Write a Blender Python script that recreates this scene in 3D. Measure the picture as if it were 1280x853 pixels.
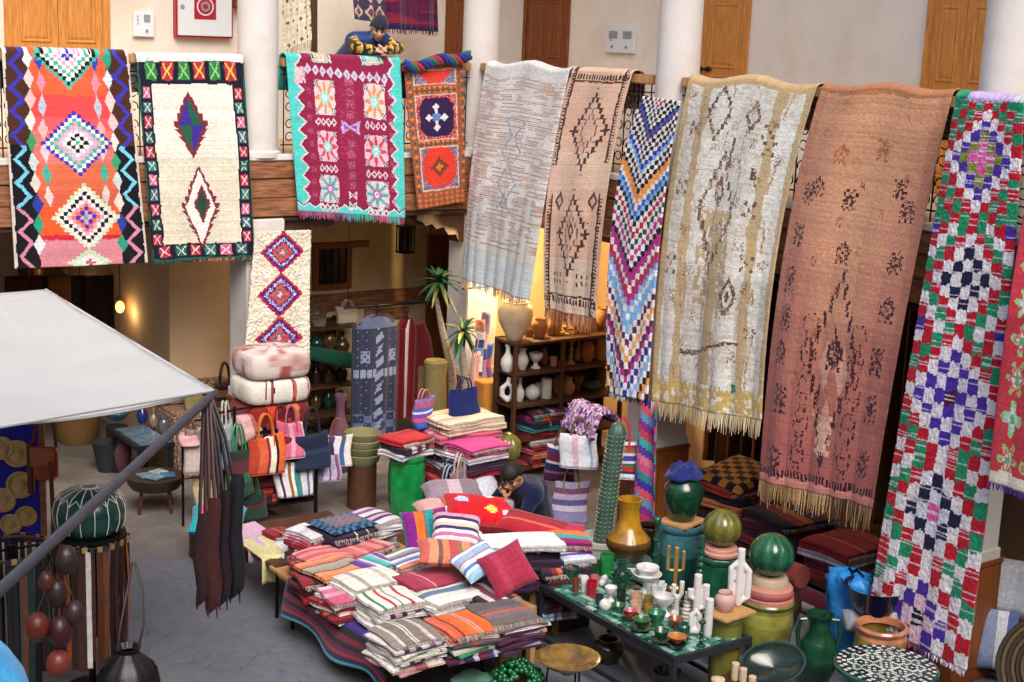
import bpy, bmesh, math, random
import numpy as np
from mathutils import Vector, Matrix
random.seed(7); RNG = np.random.default_rng(11)
sc = bpy.context.scene
for o in list(bpy.data.objects): bpy.data.objects.remove(o)
COL = sc.collection
R = math.radians
# ---------------------------------------------------------------- camera
CAM = np.array([-9.115, -13.692, 4.83]); FPX = 1845.2
PITCH, ROLL, YAW = R(11.786), R(2.288), R(35.415)
_fw = np.array([math.sin(YAW)*math.cos(PITCH), math.cos(YAW)*math.cos(PITCH), -math.sin(PITCH)])
_r0 = np.array([math.cos(YAW), -math.sin(YAW), 0.0]); _u0 = np.cross(_r0, _fw)
_rt = math.cos(ROLL)*_r0 + math.sin(ROLL)*_u0
_up = -math.sin(ROLL)*_r0 + math.cos(ROLL)*_u0
cd = bpy.data.cameras.new('camera'); cam = bpy.data.objects.new('camera', cd); COL.objects.link(cam)
cam.matrix_world = Matrix(((_rt[0], _up[0], -_fw[0], CAM[0]), (_rt[1], _up[1], -_fw[1], CAM[1]), (_rt[2], _up[2], -_fw[2], CAM[2]), (0, 0, 0, 1)))
cd.sensor_width = 36; cd.lens = FPX/1280*36; cd.clip_start = 0.05; cd.clip_end = 500
sc.camera = cam
# ---------------------------------------------------------------- sky, sun, exposure
SUN_EL, SUN_AZ = R(48), R(200)
w = bpy.data.worlds.new('World'); sc.world = w; w.use_nodes = True
nt = w.node_tree; bg = nt.nodes['Background']
sky = nt.nodes.new('ShaderNodeTexSky'); sky.sky_type = 'NISHITA'; sky.sun_disc = False
sky.sun_elevation = SUN_EL; sky.sun_rotation = SUN_AZ; sky.air_density = 1.0; sky.dust_density = 3.0; sky.ozone_density = 1.0
nt.links.new(sky.outputs[0], bg.inputs[0]); bg.inputs[1].default_value = 0.15
sl = bpy.data.lights.new('sun', 'SUN'); sun = bpy.data.objects.new('sun', sl); COL.objects.link(sun)
sl.energy = 1.3; sl.angle = R(40); sl.color = (1.0, 0.96, 0.91)
_sd = Vector((math.sin(SUN_AZ)*math.cos(SUN_EL), math.cos(SUN_AZ)*math.cos(SUN_EL), math.sin(SUN_EL)))
sun.rotation_euler = (-_sd).to_track_quat('-Z', 'Y').to_euler()
sc.view_settings.view_transform = 'Standard'; sc.view_settings.look = 'None'
sc.view_settings.gamma = 1; sc.view_settings.use_curve_mapping = False; sc.view_settings.exposure = 0.92
# ---------------------------------------------------------------- pixel -> place
def ray(x, y): return _fw + (x-640)/FPX*_rt - (y-426.5)/FPX*_up
def G(x, y, z=0.0):
    d = ray(x, y); return Vector(CAM + (z-CAM[2])/d[2]*d)
def FX(x, y, X=0.0):
    d = ray(x, y); return Vector(CAM + (X-CAM[0])/d[0]*d)
def FY(x, y, Y=0.0):
    d = ray(x, y); return Vector(CAM + (Y-CAM[1])/d[1]*d)
def dep(p): return float((np.array(p)-CAM) @ _fw)
def mpp(p): return dep(p)/FPX          # metres per photo pixel at p
# ---------------------------------------------------------------- helpers
def lin(h):
    h = h.lstrip('#'); o = []
    for i in (0, 2, 4):
        c = int(h[i:i+2], 16)/255; o.append(c/12.92 if c <= .04045 else ((c+.055)/1.055)**2.4)
    return np.array(o)
def tag(o, label=None, cat=None, group=None, kind=None):
    if label: o['label'] = label
    if cat: o['category'] = cat
    if group: o['group'] = group
    if kind: o['kind'] = kind
    return o
def thing(name, label, cat, loc=(0, 0, 0), rz=0, group=None):
    o = bpy.data.objects.new(name, None); COL.objects.link(o); o.empty_display_size = .1
    o.location = loc; o.rotation_euler = (0, 0, rz); return tag(o, label, cat, group)
def mobj(name, me, mat=None, parent=None, loc=None, rz=0):
    o = bpy.data.objects.new(name, me); COL.objects.link(o)
    if mat and not me.materials: me.materials.append(mat)
    if parent: o.parent = parent
    if loc is not None: o.location = loc
    if rz: o.rotation_euler = (0, 0, rz)
    return o
def copy_tree(o, parent=None):
    c = o.copy(); COL.objects.link(c); c.parent = parent
    for ch in o.children: copy_tree(ch, c)
    return c
class MB:
    def __init__(s): s.v = []; s.f = []; s.c = []
    def quad(s, a, b, c, d, col=None):
        n = len(s.v); s.v += [tuple(a), tuple(b), tuple(c), tuple(d)]; s.f.append((n, n+1, n+2, n+3)); s.c.append(col)
    def box(s, c, size, rz=0, rx=0, ry=0, col=None, bev=0):
        bm = bmesh.new(); bmesh.ops.create_cube(bm, size=1)
        for vv in bm.verts: vv.co = Vector((vv.co.x*size[0], vv.co.y*size[1], vv.co.z*size[2]))
        if bev: bmesh.ops.bevel(bm, geom=bm.edges[:], offset=bev, segments=2, affect='EDGES')
        m = Matrix.Translation(c) @ Matrix.Rotation(rz, 4, 'Z') @ Matrix.Rotation(ry, 4, 'Y') @ Matrix.Rotation(rx, 4, 'X')
        s.addbm(bm, m, col); return s
    def addbm(s, bm, m=Matrix(), col=None):
        bm.verts.index_update(); n = len(s.v)
        s.v += [tuple(m @ v.co) for v in bm.verts]
        for f in bm.faces: s.f.append(tuple(n+v.index for v in f.verts)); s.c.append(col)
        bm.free()
    def b2(s, x0, x1, y0, y1, z0, z1, col=None, bev=0):
        return s.box(((x0+x1)/2, (y0+y1)/2, (z0+z1)/2), (x1-x0, y1-y0, z1-z0), col=col, bev=bev)
    def grid(s, P, cols=None, wrap=False):
        """P: (m,n,3) array; quads between; cols (m-1,n-1[+1],3)"""
        m, n = P.shape[:2]; b = len(s.v); s.v += [tuple(p) for p in P.reshape(-1, 3)]
        nn = n if wrap else n-1
        for i in range(m-1):
            for j in range(nn):
                k = (j+1) % n
                s.f.append((b+i*n+j, b+(i+1)*n+j, b+(i+1)*n+k, b+i*n+k)); s.c.append(None if cols is None else tuple(cols[i][j]))
        return s
    def lathe(s, prof, c=(0, 0, 0), seg=20, col=None, fn=None, cols=None, ax=None):
        """prof list of (r,z); fn(theta,r,z)->r scale"""
        th = np.linspace(0, 2*math.pi, seg, endpoint=False); P = np.zeros((len(prof), seg, 3))
        for i, (r, z) in enumerate(prof):
            rr = np.array([max(r, 1e-4)*(fn(t, r, z) if fn else 1) for t in th])
            P[i, :, 0] = rr*np.cos(th); P[i, :, 1] = rr*np.sin(th); P[i, :, 2] = z
        if ax is not None:
            q = Vector((0, 0, 1)).rotation_difference(Vector(ax)).to_matrix(); P = P @ np.array(q).T
        P += np.array(c)
        cc = None
        if cols is not None: cc = [[cols[i]]*seg for i in range(len(prof)-1)]
        elif col is not None: cc = [[col]*seg for i in range(len(prof)-1)]
        s.grid(P[::-1], cc[::-1] if cc else None, wrap=True); return s
    def tube(s, pts, rad, seg=8, col=None, flat=1.0, caps=True):
        pts = [Vector(p) for p in pts]; n = len(pts)
        rad = [rad]*n if not hasattr(rad, '__len__') else rad
        P = np.zeros((n, seg, 3)); prev = None
        for i, p in enumerate(pts):
            t = (pts[min(i+1, n-1)]-pts[max(i-1, 0)])
            if t.length < 1e-9: t = Vector((0, 0, 1))
            t.normalize()
            if prev is None:
                prev = t.orthogonal() if abs(t.z) < .95 else Vector((1, 0, 0))
            a = (prev - t*prev.dot(t))
            if a.length < 1e-6: a = t.orthogonal()
            a.normalize(); prev = a; b = t.cross(a)
            for j in range(seg):
                an = 2*math.pi*j/seg; P[i, j] = p + a*math.cos(an)*rad[i] + b*math.sin(an)*rad[i]*flat
        base = len(s.v); s.grid(P[::-1], None if col is None else [[col]*seg for _ in range(n-1)], wrap=True)
        if caps:
            s.f.append(tuple(base+j for j in range(seg))); s.c.append(col)
            s.f.append(tuple(base+(n-1)*seg+j for j in range(seg))[::-1]); s.c.append(col)
        return s
    def ball(s, c, r, seg=14, rings=10, col=None, fn=None):
        r = (r, r, r) if not hasattr(r, '__len__') else r
        prof = [(math.sin(math.pi*i/rings), -math.cos(math.pi*i/rings)) for i in range(rings+1)]
        b = len(s.v); s.lathe(prof, (0, 0, 0), seg, col, fn)
        for i in range(b, len(s.v)):
            x, y, z = s.v[i]; s.v[i] = (c[0]+x*r[0], c[1]+y*r[1], c[2]+z*r[2])
        return s
    def mesh(s, smooth=True):
        me = bpy.data.meshes.new('m'); me.from_pydata(s.v, [], s.f)
        if any(c is not None for c in s.c):
            lt = np.zeros(len(me.polygons), dtype=np.int32); me.polygons.foreach_get('loop_total', lt)
            ca = np.array([(tuple(c)+(1,) if c is not None else (.5, .5, .5, 1)) for c in s.c], dtype=np.float32)
            at = me.color_attributes.new('Col', 'FLOAT_COLOR', 'CORNER'); at.data.foreach_set('color', np.repeat(ca, lt, axis=0).ravel())
        if smooth: me.polygons.foreach_set('use_smooth', [True]*len(me.polygons))
        me.update(); return me
    def build(s, name, mat, parent=None, smooth=True, loc=None, rz=0, auto=True):
        me = s.mesh(smooth)
        if smooth and auto: me.set_sharp_from_angle(angle=R(40))
        return mobj(name, me, mat, parent, loc, rz)
def remesh(mb, voxel, smooth=2):
    """union of overlapping closed shapes into one continuous skin"""
    me = mb.mesh(False); o = bpy.data.objects.new('tmp', me); COL.objects.link(o)
    m = o.modifiers.new('r', 'REMESH'); m.mode = 'VOXEL'; m.voxel_size = voxel
    if smooth:
        q = o.modifiers.new('s', 'SMOOTH'); q.iterations = smooth; q.factor = .5
    dg = bpy.context.evaluated_depsgraph_get(); r = bpy.data.meshes.new_from_object(o.evaluated_get(dg))
    bpy.data.objects.remove(o); r.polygons.foreach_set('use_smooth', [True]*len(r.polygons)); return r
def vcol(me, fn):
    """colour attribute from a function of vertex position (and normal)"""
    co = np.zeros(len(me.vertices)*3, dtype=np.float32); me.vertices.foreach_get('co', co); co = co.reshape(-1, 3)
    c = np.ones((len(co), 4), dtype=np.float32); c[:, :3] = fn(co)
    at = me.color_attributes.new('Col', 'FLOAT_COLOR', 'POINT'); at.data.foreach_set('color', c.ravel()); return me
# ---------------------------------------------------------------- materials
MAT = {}
def mat(name, col='808080', rough=.7, attr=False, var=.12, scale=8., bump=.0, bscale=60., metal=0., coat=0., spec=.5, col2=None, c2scale=3., stretch=(1, 1, 1), emit=None, estr=0, sheen=0., trans=0., alpha=1., thr=(.4, .65)):
    if name in MAT: return MAT[name]
    m = bpy.data.materials.new(name); m.use_nodes = True; n = m.node_tree; N = n.nodes; L = n.links.new
    p = N['Principled BSDF']; p.inputs['Roughness'].default_value = rough; p.inputs['Metallic'].default_value = metal
    p.inputs['Coat Weight'].default_value = coat; p.inputs['Coat Roughness'].default_value = .06; p.inputs['Specular IOR Level'].default_value = spec
    p.inputs['Sheen Weight'].default_value = sheen; p.inputs['Transmission Weight'].default_value = trans; p.inputs['Alpha'].default_value = alpha
    tc = N.new('ShaderNodeTexCoord'); mp = N.new('ShaderNodeMapping'); L(tc.outputs['Object'], mp.inputs[0]); mp.inputs['Scale'].default_value = stretch
    if attr:
        a = N.new('ShaderNodeAttribute'); a.attribute_name = 'Col'; base = a.outputs['Color']
    else:
        rg = N.new('ShaderNodeRGB'); rg.outputs[0].default_value = (*lin(col), 1); base = rg.outputs[0]
    if col2 is not None:
        n2 = N.new('ShaderNodeTexNoise'); n2.inputs['Scale'].default_value = c2scale; n2.inputs['Detail'].default_value = 7; n2.inputs['Roughness'].default_value = .65; L(mp.outputs[0], n2.inputs['Vector'])
        cr = N.new('ShaderNodeMapRange'); cr.inputs[1].default_value = thr[0]; cr.inputs[2].default_value = thr[1]; L(n2.outputs[0], cr.inputs[0])
        mx = N.new('ShaderNodeMix'); mx.data_type = 'RGBA'; L(cr.outputs[0], mx.inputs[0]); L(base, mx.inputs[6]); mx.inputs[7].default_value = (*lin(col2), 1); base = mx.outputs[2]
    if var:
        n1 = N.new('ShaderNodeTexNoise'); n1.inputs['Scale'].default_value = scale; n1.inputs['Detail'].default_value = 6; L(mp.outputs[0], n1.inputs['Vector'])
        mr = N.new('ShaderNodeMapRange'); mr.inputs[1].default_value = .3; mr.inputs[2].default_value = .7; mr.inputs[3].default_value = 1-var; mr.inputs[4].default_value = 1+var; L(n1.outputs[0], mr.inputs[0])
        mm = N.new('ShaderNodeVectorMath'); mm.operation = 'SCALE'; L(base, mm.inputs[0]); L(mr.outputs[0], mm.inputs['Scale']); base = mm.outputs[0]
    L(base, p.inputs['Base Color'])
    if bump:
        n3 = N.new('ShaderNodeTexNoise'); n3.inputs['Scale'].default_value = bscale; n3.inputs['Detail'].default_value = 5; L(mp.outputs[0], n3.inputs['Vector'])
        b = N.new('ShaderNodeBump'); b.inputs['Strength'].default_value = bump; b.inputs['Distance'].default_value = .01; L(n3.outputs[0], b.inputs['Height']); L(b.outputs[0], p.inputs['Normal'])
    if emit: p.inputs['Emission Color'].default_value = (*lin(emit), 1); p.inputs['Emission Strength'].default_value = estr
    MAT[name] = m; return m
plaster = mat('plaster_cream', 'ece3d6', .9, var=.06, scale=1.2, col2='d2bd9f', c2scale=.7, bump=.25, bscale=25, thr=(.45, .8))
plaster_y = mat('plaster_yellow', 'dccba0', .9, var=.08, scale=2, col2='c6ad7d', c2scale=1.1, bump=.25, bscale=25)
plaster_w = mat('plaster_white', 'd6d0ca', .85, var=.06, scale=2, col2='c4b4a4', c2scale=1.3, bump=.15, bscale=20, thr=(.5, .8))
plaster_b = mat('plaster_beige', 'c8aa88', .9, var=.08, scale=2, bump=.2, bscale=25)
wood_o = mat('wood_pine', 'c8843c', .5, var=.3, scale=5, stretch=(14, 14, 1), bump=.1, bscale=10)
wood_f = mat('wood_fascia', '9c6845', .65, var=.35, scale=3, stretch=(2, 2, 16), col2='6f4228', c2scale=2, bump=.2, bscale=8)
wood_d = mat('wood_dark', '4a2c19', .55, var=.3, scale=4, stretch=(3, 3, 12), bump=.15, bscale=10)
wood_l = mat('wood_light', 'b58a58', .65, var=.25, scale=6, stretch=(10, 10, 1), bump=.1, bscale=12)
wood_r = mat('wood_wainscot', '84481f', .5, var=.3, scale=4, stretch=(10, 10, 1), bump=.1, bscale=10)
iron = mat('iron_black', '14151a', .45, var=.2, metal=.6)
steel = mat('steel_dark', '30363d', .45, var=.15, metal=.5)
cloth = mat('cloth_woven', rough=.9, attr=True, var=.14, scale=45, bump=.35, bscale=160, spec=.2, sheen=.15)
pile = mat('cloth_pile', rough=1., attr=True, var=.1, scale=70, bump=.55, bscale=120, spec=.1, sheen=.2)
glaze = mat('glaze', rough=.2, attr=True, var=.34, scale=9, coat=.5, bump=.12, bscale=14)
matte = mat('bisque', rough=.75, attr=True, var=.08, scale=14, bump=.08, bscale=40)
leather = mat('leather', rough=.42, attr=True, var=.2, scale=14, bump=.2, bscale=70)
brass = mat('brass', 'c8a468', .36, var=.2, scale=9, metal=.7)
skin = mat('skin', rough=.5, attr=True, var=.06, scale=20)
leafm = mat('leaf', rough=.45, attr=True, var=.2, scale=12)
basketm = mat('basket', rough=.8, attr=True, var=.25, scale=60, bump=.5, bscale=90)
# ================================================================ SETTING
def struct(name, mb, m, smooth=False, parent=None):
    o = mb.build(name, m, parent, smooth)
    if not parent: o['kind'] = 'structure'
    return o
GF, RAIL = 3.5, 4.5         # gallery floor, top of the rail
# ground: grey worn paving
def ground_mat():
    m = bpy.data.materials.new('ground_paving'); m.use_nodes = True; n = m.node_tree; N = n.nodes; L = n.links.new; p = N['Principled BSDF']
    tc = N.new('ShaderNodeTexCoord')
    def noise(s, d=6, r=.6, dist=0):
        x = N.new('ShaderNodeTexNoise'); x.inputs['Scale'].default_value = s; x.inputs['Detail'].default_value = d; x.inputs['Roughness'].default_value = r; x.inputs['Distortion'].default_value = dist; L(tc.outputs['Object'], x.inputs['Vector']); return x.outputs[0]
    def ramp(s, a, b, ca, cb):
        x = N.new('ShaderNodeValToRGB'); L(s, x.inputs[0]); x.color_ramp.elements[0].position = a; x.color_ramp.elements[1].position = b
        x.color_ramp.elements[0].color = (*lin(ca), 1); x.color_ramp.elements[1].color = (*lin(cb), 1); return x.outputs[0]
    def mix(f, a, b, mode='MIX'):
        x = N.new('ShaderNodeMix'); x.data_type = 'RGBA'; x.blend_type = mode
        if isinstance(f, float): x.inputs[0].default_value = f
        else: L(f, x.inputs[0])
        L(a, x.inputs[6]); L(b, x.inputs[7]); return x.outputs[2]
    c1 = ramp(noise(.7), .35, .65, '565a63', '6c6f77'); c2 = ramp(noise(9, 8, .7), .3, .7, '585b63', '7c7d85')
    c = mix(.45, c1, c2)
    st = N.new('ShaderNodeTexVoronoi'); st.feature = 'DISTANCE_TO_EDGE'; st.inputs['Scale'].default_value = 4.3; st.inputs['Randomness'].default_value = 1.0
    wp = N.new('ShaderNodeVectorMath'); nz = N.new('ShaderNodeTexNoise'); nz.inputs['Scale'].default_value = 3; L(tc.outputs['Object'], nz.inputs['Vector'])
    wp.operation = 'MULTIPLY_ADD'; L(nz.outputs['Color'], wp.inputs[0]); wp.inputs[1].default_value = (.5, .5, .5); L(tc.outputs['Object'], wp.inputs[2]); L(wp.outputs[0], st.inputs['Vector'])
    ed = N.new('ShaderNodeMapRange'); L(st.outputs[0], ed.inputs[0]); ed.inputs[1].default_value = 0; ed.inputs[2].default_value = .035; ed.inputs[3].default_value = 0; ed.inputs[4].default_value = 1
    brk = N.new('ShaderNodeMapRange'); L(noise(2.2), brk.inputs[0]); brk.inputs[1].default_value = .42; brk.inputs[2].default_value = .55
    mxv = N.new('ShaderNodeMath'); mxv.operation = 'MAXIMUM'; L(ed.outputs[0], mxv.inputs[0]); L(brk.outputs[0], mxv.inputs[1])
    dark = ramp(mxv.outputs[0], 0, 1, 'e6e6e6', 'ffffff'); c = mix(1.0, c, dark, 'MULTIPLY')
    sandy = ramp(noise(1.6, 5), .4, .6, '665c50', '857a6c')
    # worn sandy strip in front of the shops at the left and in the passage
    sp = N.new('ShaderNodeSeparateXYZ'); L(tc.outputs['Object'], sp.inputs[0])
    ad = N.new('ShaderNodeMath'); ad.operation = 'MULTIPLY_ADD'; L(noise(1.3), ad.inputs[0]); ad.inputs[1].default_value = 1.5; L(sp.outputs[1], ad.inputs[2])
    mk = N.new('ShaderNodeMapRange'); L(ad.outputs[0], mk.inputs[0]); mk.inputs[1].default_value = -1.1; mk.inputs[2].default_value = -.4
    ma = N.new('ShaderNodeMath'); ma.operation = 'MULTIPLY'; L(mk.outputs[0], ma.inputs[0]); ma.inputs[1].default_value = .75
    c = mix(ma.outputs[0], c, sandy); L(c, p.inputs['Base Color']); p.inputs['Roughness'].default_value = .68
    b = N.new('ShaderNodeBump'); b.inputs['Strength'].default_value = .55; b.inputs['Distance'].default_value = .012
    hh = N.new('ShaderNodeMath'); hh.operation = 'MULTIPLY_ADD'; L(noise(14, 8, .7), hh.inputs[0]); hh.inputs[1].default_value = .5; L(mxv.outputs[0], hh.inputs[2]); L(hh.outputs[0], b.inputs['Height']); L(b.outputs[0], p.inputs['Normal'])
    return m
g = MB(); g.quad((-60, -60, 0), (60, -60, 0), (60, 60, 0), (-60, 60, 0)); struct('ground', g, ground_mat())
# gallery floors (two wings), back walls, ceilings
struct('gallery_floor', MB().b2(-12, 2.6, .07, 2.6, 3.2, GF).b2(.07, 2.6, -20, .07, 3.2, GF), plaster_b)
struct('gallery_ceiling', MB().b2(-12, 2.8, -.3, 2.8, 9.3, 9.5).b2(-.3, 2.8, -20, -.3, 9.3, 9.5), plaster_w)
struct('upper_wall_back', MB().b2(-12, 2.45, 2.2, 2.45, GF, 9.3), plaster)
struct('upper_wall_right', MB().b2(2.2, 2.45, -20, 2.2, GF, 9.3), plaster)
struct('gallery_floor_near', MB().b2(-13, .0, -19, -12.7, 3.2, GF), plaster_b)
struct('wall_behind_camera', MB().b2(-14, 3, -19.3, -19, 0, 9.0), plaster)
struct('wall_far_left', MB().b2(-13.3, -13, -19, 6, 0, 9.0), plaster)
# ground floor walls
struct('lower_wall_back', MB().b2(-2.9, 2.45, 2.0, 2.25, 0, 3.2), plaster_y)
struct('lower_wall_right', MB().b2(2.2, 2.45, -20, 2.0, 0, 3.2), plaster_b)
xb = FY(212, 400, 1.3).x
xe = FY(305, 400, 1.3).x
struct('shop_partition_wall', MB().b2(xb, xe, 1.3, 1.55, 0, 3.2), plaster_b)
struct('shop_side_wall', MB().b2(xb, xb+.2, 1.55, 5, 0, 3.2), plaster_b)
struct('shop_back_wall', MB().b2(-12, xb, 5, 5.2, 0, 3.2), plaster_b)
struct('shop_ceiling', MB().b2(-12, xb+.2, 2.6, 5.2, 3.2, 3.4), plaster_b)
# ---- wooden fascia of the gallery edge: each board a piece
def fascia(axis, a0, a1, label):
    t = thing('gallery_fascia', label, 'fascia')
    rows = [(3.47, 3.53, .0, plaster_w, 'edge_stone'), (3.29, 3.465, .03, wood_f, 'board'), (3.09, 3.285, .015, wood_f, 'board'), (2.9, 3.085, .035, wood_f, 'board')]
    for z0, z1, dp, m, nm in rows:
        n = max(1, int(round((a1-a0)/1.78)))
        for i in range(n):
            p0 = a0+(a1-a0)*i/n; p1 = a0+(a1-a0)*(i+1)/n-.006
            q0, q1 = (-.02-(.04 if nm == 'edge_stone' else dp), .069)
            mb = MB()
            if axis == 'x': mb.box(((p0+p1)/2, (q0+q1)/2, (z0+z1)/2), (p1-p0, q1-q0, z1-z0), bev=.008)
            else: mb.box(((q0+q1)/2, (p0+p1)/2, (z0+z1)/2), (q1-q0, p1-p0, z1-z0), bev=.008)
            mb.build(nm, m, t, smooth=False)
    # reeded moulding strip under the boards
    mb = MB()
    if axis == 'x': mb.box(((a0+a1)/2, .02, 2.87), (a1-a0, .09, .05), bev=.01)
    else: mb.box((.02, (a0+a1)/2, 2.87), (.09, a1-a0, .05), bev=.01)
    mb.build('moulding', wood_d, t, smooth=False)
fascia('x', -9, -.06, 'long brown plank fascia under the back gallery rail')
fascia('y', -12, -.07, 'long brown plank fascia under the right gallery rail')
# ---- columns
def column(x, y, label, group='round white gallery columns'):
    t = thing('gallery_column', label, 'column', (x, y, 0), group=group)
    MB().lathe([(.0, GF), (.235, GF), (.235, GF+.05), (.205, GF+.07), (.203, GF+1.2), (.19, 8.9), (.21, 8.95), (.24, 9.1), (.24, 9.3), (0, 9.3)], seg=40).build('shaft', plaster_w, t)
    MB().b2(-.21, .21, -.21, .21, .95, 2.88, bev=.012).build('pillar', plaster_w, t, smooth=False)
    MB().b2(-.225, .225, -.225, .225, .95, 1.07, bev=.008).build('skirting', plaster_w, t, smooth=False)
    MB().b2(-.24, .24, -.24, .24, 0, .95, bev=.01).build('wainscot', wood_r, t, smooth=False)
    MB().b2(-.25, .25, -.25, .25, .945, .985, bev=.01).build('wainscot_cap', wood_r, t, smooth=False)
    for s, nx_, ny_ in ((1, 0, -1), (1, -1, 0)):
        mb = MB()
        if ny_: mb.b2(-.15, .15, -.252, -.24, .12, .84, bev=.005)
        else: mb.b2(-.252, -.24, -.15, .15, .12, .84, bev=.005)
        mb.build('panel', wood_r, t, smooth=False)
    return t
PX1, PY1 = -2.55, .14
column(PX1, PY1, 'white column left of the maroon carpet')
column(.14, .14, 'white column in the corner between the small red carpet and the pale grey one')
column(.14, -3.16, 'white column above the multicoloured zigzag carpet')
column(.14, -6.80, 'thick white column at the right edge of the photo')
# ---- carved brackets
def bracket(x, y, rz, label):
    prof = [(0, 0), (.62, 0), (.62, -.06), (.55, -.08), (.5, -.13), (.42, -.11), (.36, -.17), (.27, -.15), (.2, -.24), (.1, -.24), (.06, -.33), (0, -.33)]
    mb = MB(); n = len(prof)
    for yy in (-.11, .11): mb.v += [(a, yy, b) for a, b in prof]
    mb.f.append(tuple(range(n))); mb.f.append(tuple(range(2*n-1, n-1, -1))); mb.c += [None]*2
    for i in range(n):
        j = (i+1) % n; mb.f.append((j, i, n+i, n+j)); mb.c.append(None)
    tag(mb.build('carved_bracket', wood_d, smooth=False, loc=(x, y, 2.845), rz=rz), label, 'bracket', 'carved wooden brackets')
bracket(PX1+.22, .14, 0, 'carved bracket right of the cream shag carpet')
bracket(-.08, .14, math.pi, 'carved bracket on the corner pillar, pointing left above the palms')
bracket(.14, -.08, -math.pi/2, 'carved bracket on the corner pillar, behind the pale grey carpet')
# ---- railings
def railing(axis, a0, a1, label):
    t = thing('iron_railing', label, 'railing', group='gallery railings')
    def P(a, q, z): return (a, q, z) if axis == 'x' else (q, a, z)
    L_ = a1-a0; mb = MB(); c = P((a0+a1)/2, .04, 4.45); sz = (L_, .1, .09) if axis == 'x' else (.1, L_, .09)
    mb.box(c, sz, bev=.012).build('handrail', wood_l, t, smooth=False)
    for z in (3.62, 4.33):
        c = P((a0+a1)/2, .04, z); sz = (L_, .03, .012) if axis == 'x' else (.03, L_, .012)
        MB().box(c, sz).build('iron_bar', iron, t, smooth=False)
    n = int(L_/.13); bal = MB().tube([(0, 0, 3.53), (0, 0, 4.41)], .007, 6).mesh()
    th = np.linspace(-.4, 5.6, 18); s1 = [(.0, .05*math.cos(q)*(1-.06*q), .05*math.sin(q)*(1-.06*q)) for q in th] if axis == 'y' else [(.05*math.cos(q)*(1-.06*q), 0, .05*math.sin(q)*(1-.06*q)) for q in th]
    scr = MB().tube(s1, .006, 5).mesh()
    for i in range(n+1):
        a = a0+.03+(L_-.06)*i/n
        mobj('baluster', bal, iron, t, P(a, .04, 0))
        if i < n:
            for z in (3.7, 3.83, 4.0, 4.13, 4.25): mobj('scroll', scr, iron, t, P(a+(L_-.06)/n/2, .04, z))
railing('x', -6.2, PX1-.21, 'black iron railing behind the orange and cream carpets')
railing('x', PX1+.21, -.07, 'black iron railing the man in the blue vest leans over')
railing('y', -2.95, -.07, 'black iron scroll railing behind the pale grey and pink carpets')
railing('y', -6.59, -3.37, 'black iron scroll railing behind the cream and terracotta carpets')
railing('y', -9.5, -7.01, 'black iron railing behind the red carpet at the right edge')
# ---- panelled wooden doors; local: width along x, front at -y
def door(x0, x1, z0, z1, axis, pl, label, m=wood_o, bolt=False, leaves=2, group='panelled wooden gallery doors'):
    W = abs(x1-x0); cxx = (x0+x1)/2
    t = thing('panelled_door', label, 'door', (cxx, pl, z0) if axis == 'x' else (pl, cxx, z0), 0 if axis == 'x' else -math.pi/2, group)
    H = z1-z0; fr = .08
    for a, b in ((-W/2, -W/2+fr), (W/2-fr, W/2)): MB().b2(a, b, -.05, .0, 0, H, bev=.008).build('frame', m, t, smooth=False)
    MB().b2(-W/2+fr, W/2-fr, -.05, 0, H-fr, H, bev=.008).build('frame', m, t, smooth=False)
    lw = (W-2*fr)/leaves
    for i in range(leaves):
        a = -W/2+fr+i*lw+.003; b = a+lw-.006
        lf = MB().b2(a, b, -.03, 0, .01, H-fr-.004).build('leaf', m, t, smooth=False)
        st = .085
        hs = [(.16, .95), (1.05, 1.72), (1.82, H-fr-.1)] if H > 2 else [(.1, H*.45), (H*.5, H-fr-.1)]
        for z0_, z1_ in hs:
            mb = MB(); x_0, x_1 = a+st, b-st
            o_ = [(x_0, -.0302, z0_), (x_1, -.0302, z0_), (x_1, -.0302, z1_), (x_0, -.0302, z1_)]
            d1, d2 = .022, .05
            ring = lambda d, y: [(x_0+d, y, z0_+d), (x_1-d, y, z0_+d), (x_1-d, y, z1_-d), (x_0+d, y, z1_-d)]
            rr = [ring(-.012, -.031), ring(-.004, -.043), ring(d1*.4, -.043), ring(d1, -.0315), ring(d2, -.042)]
            for q in range(len(rr)-1):
                for k in range(4): mb.quad(rr[q][k], rr[q][(k+1) % 4], rr[q+1][(k+1) % 4], rr[q+1][k])
            mb.quad(*rr[-1]); mb.build('panel', m, lf, smooth=False)
        for z in (.35, 1.9):
            hx = a+.01 if i == 0 else b-.01
            MB().tube([(hx, -.04, z-.06), (hx, -.04, z+.06)], .012, 6).build('hinge', iron, lf)
    if bolt:
        MB().tube([(-.12, -.05, 1.02), (.12, -.05, 1.02)], .012, 6).box((-.06, -.045, 1.02), (.03, .03, .05)).box((.06, -.045, 1.02), (.03, .03, .05)).build('bolt', iron, t)
    return t
dA0, dA1 = FY(5, 40, 2.2).x, FY(136, 40, 2.2).x
door(dA0, dA1, GF, 5.75, 'x', 2.2, 'orange pine double door above the orange carpet')
door(FY(556, 30, 2.2).x, FY(620, 30, 2.2).x, GF, 5.75, 'x', 2.2, 'brown door left of the corner column', wood_r)
door(FX(657, 30, 2.2).y, FX(713, 30, 2.2).y, GF, 5.8, 'y', 2.2, 'reddish brown double door above the pale pink carpet', wood_r)
door(FX(838, 40, 2.2).y, FX(938, 40, 2.2).y, GF, 5.8, 'y', 2.2, 'orange pine double door with black bolt beside the column, above the cream carpet', bolt=True)
door(FX(1160, 40, 2.2).y, FX(1262, 40, 2.2).y, GF, 5.8, 'y', 2.2, 'orange pine double door partly behind the right edge column')
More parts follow.
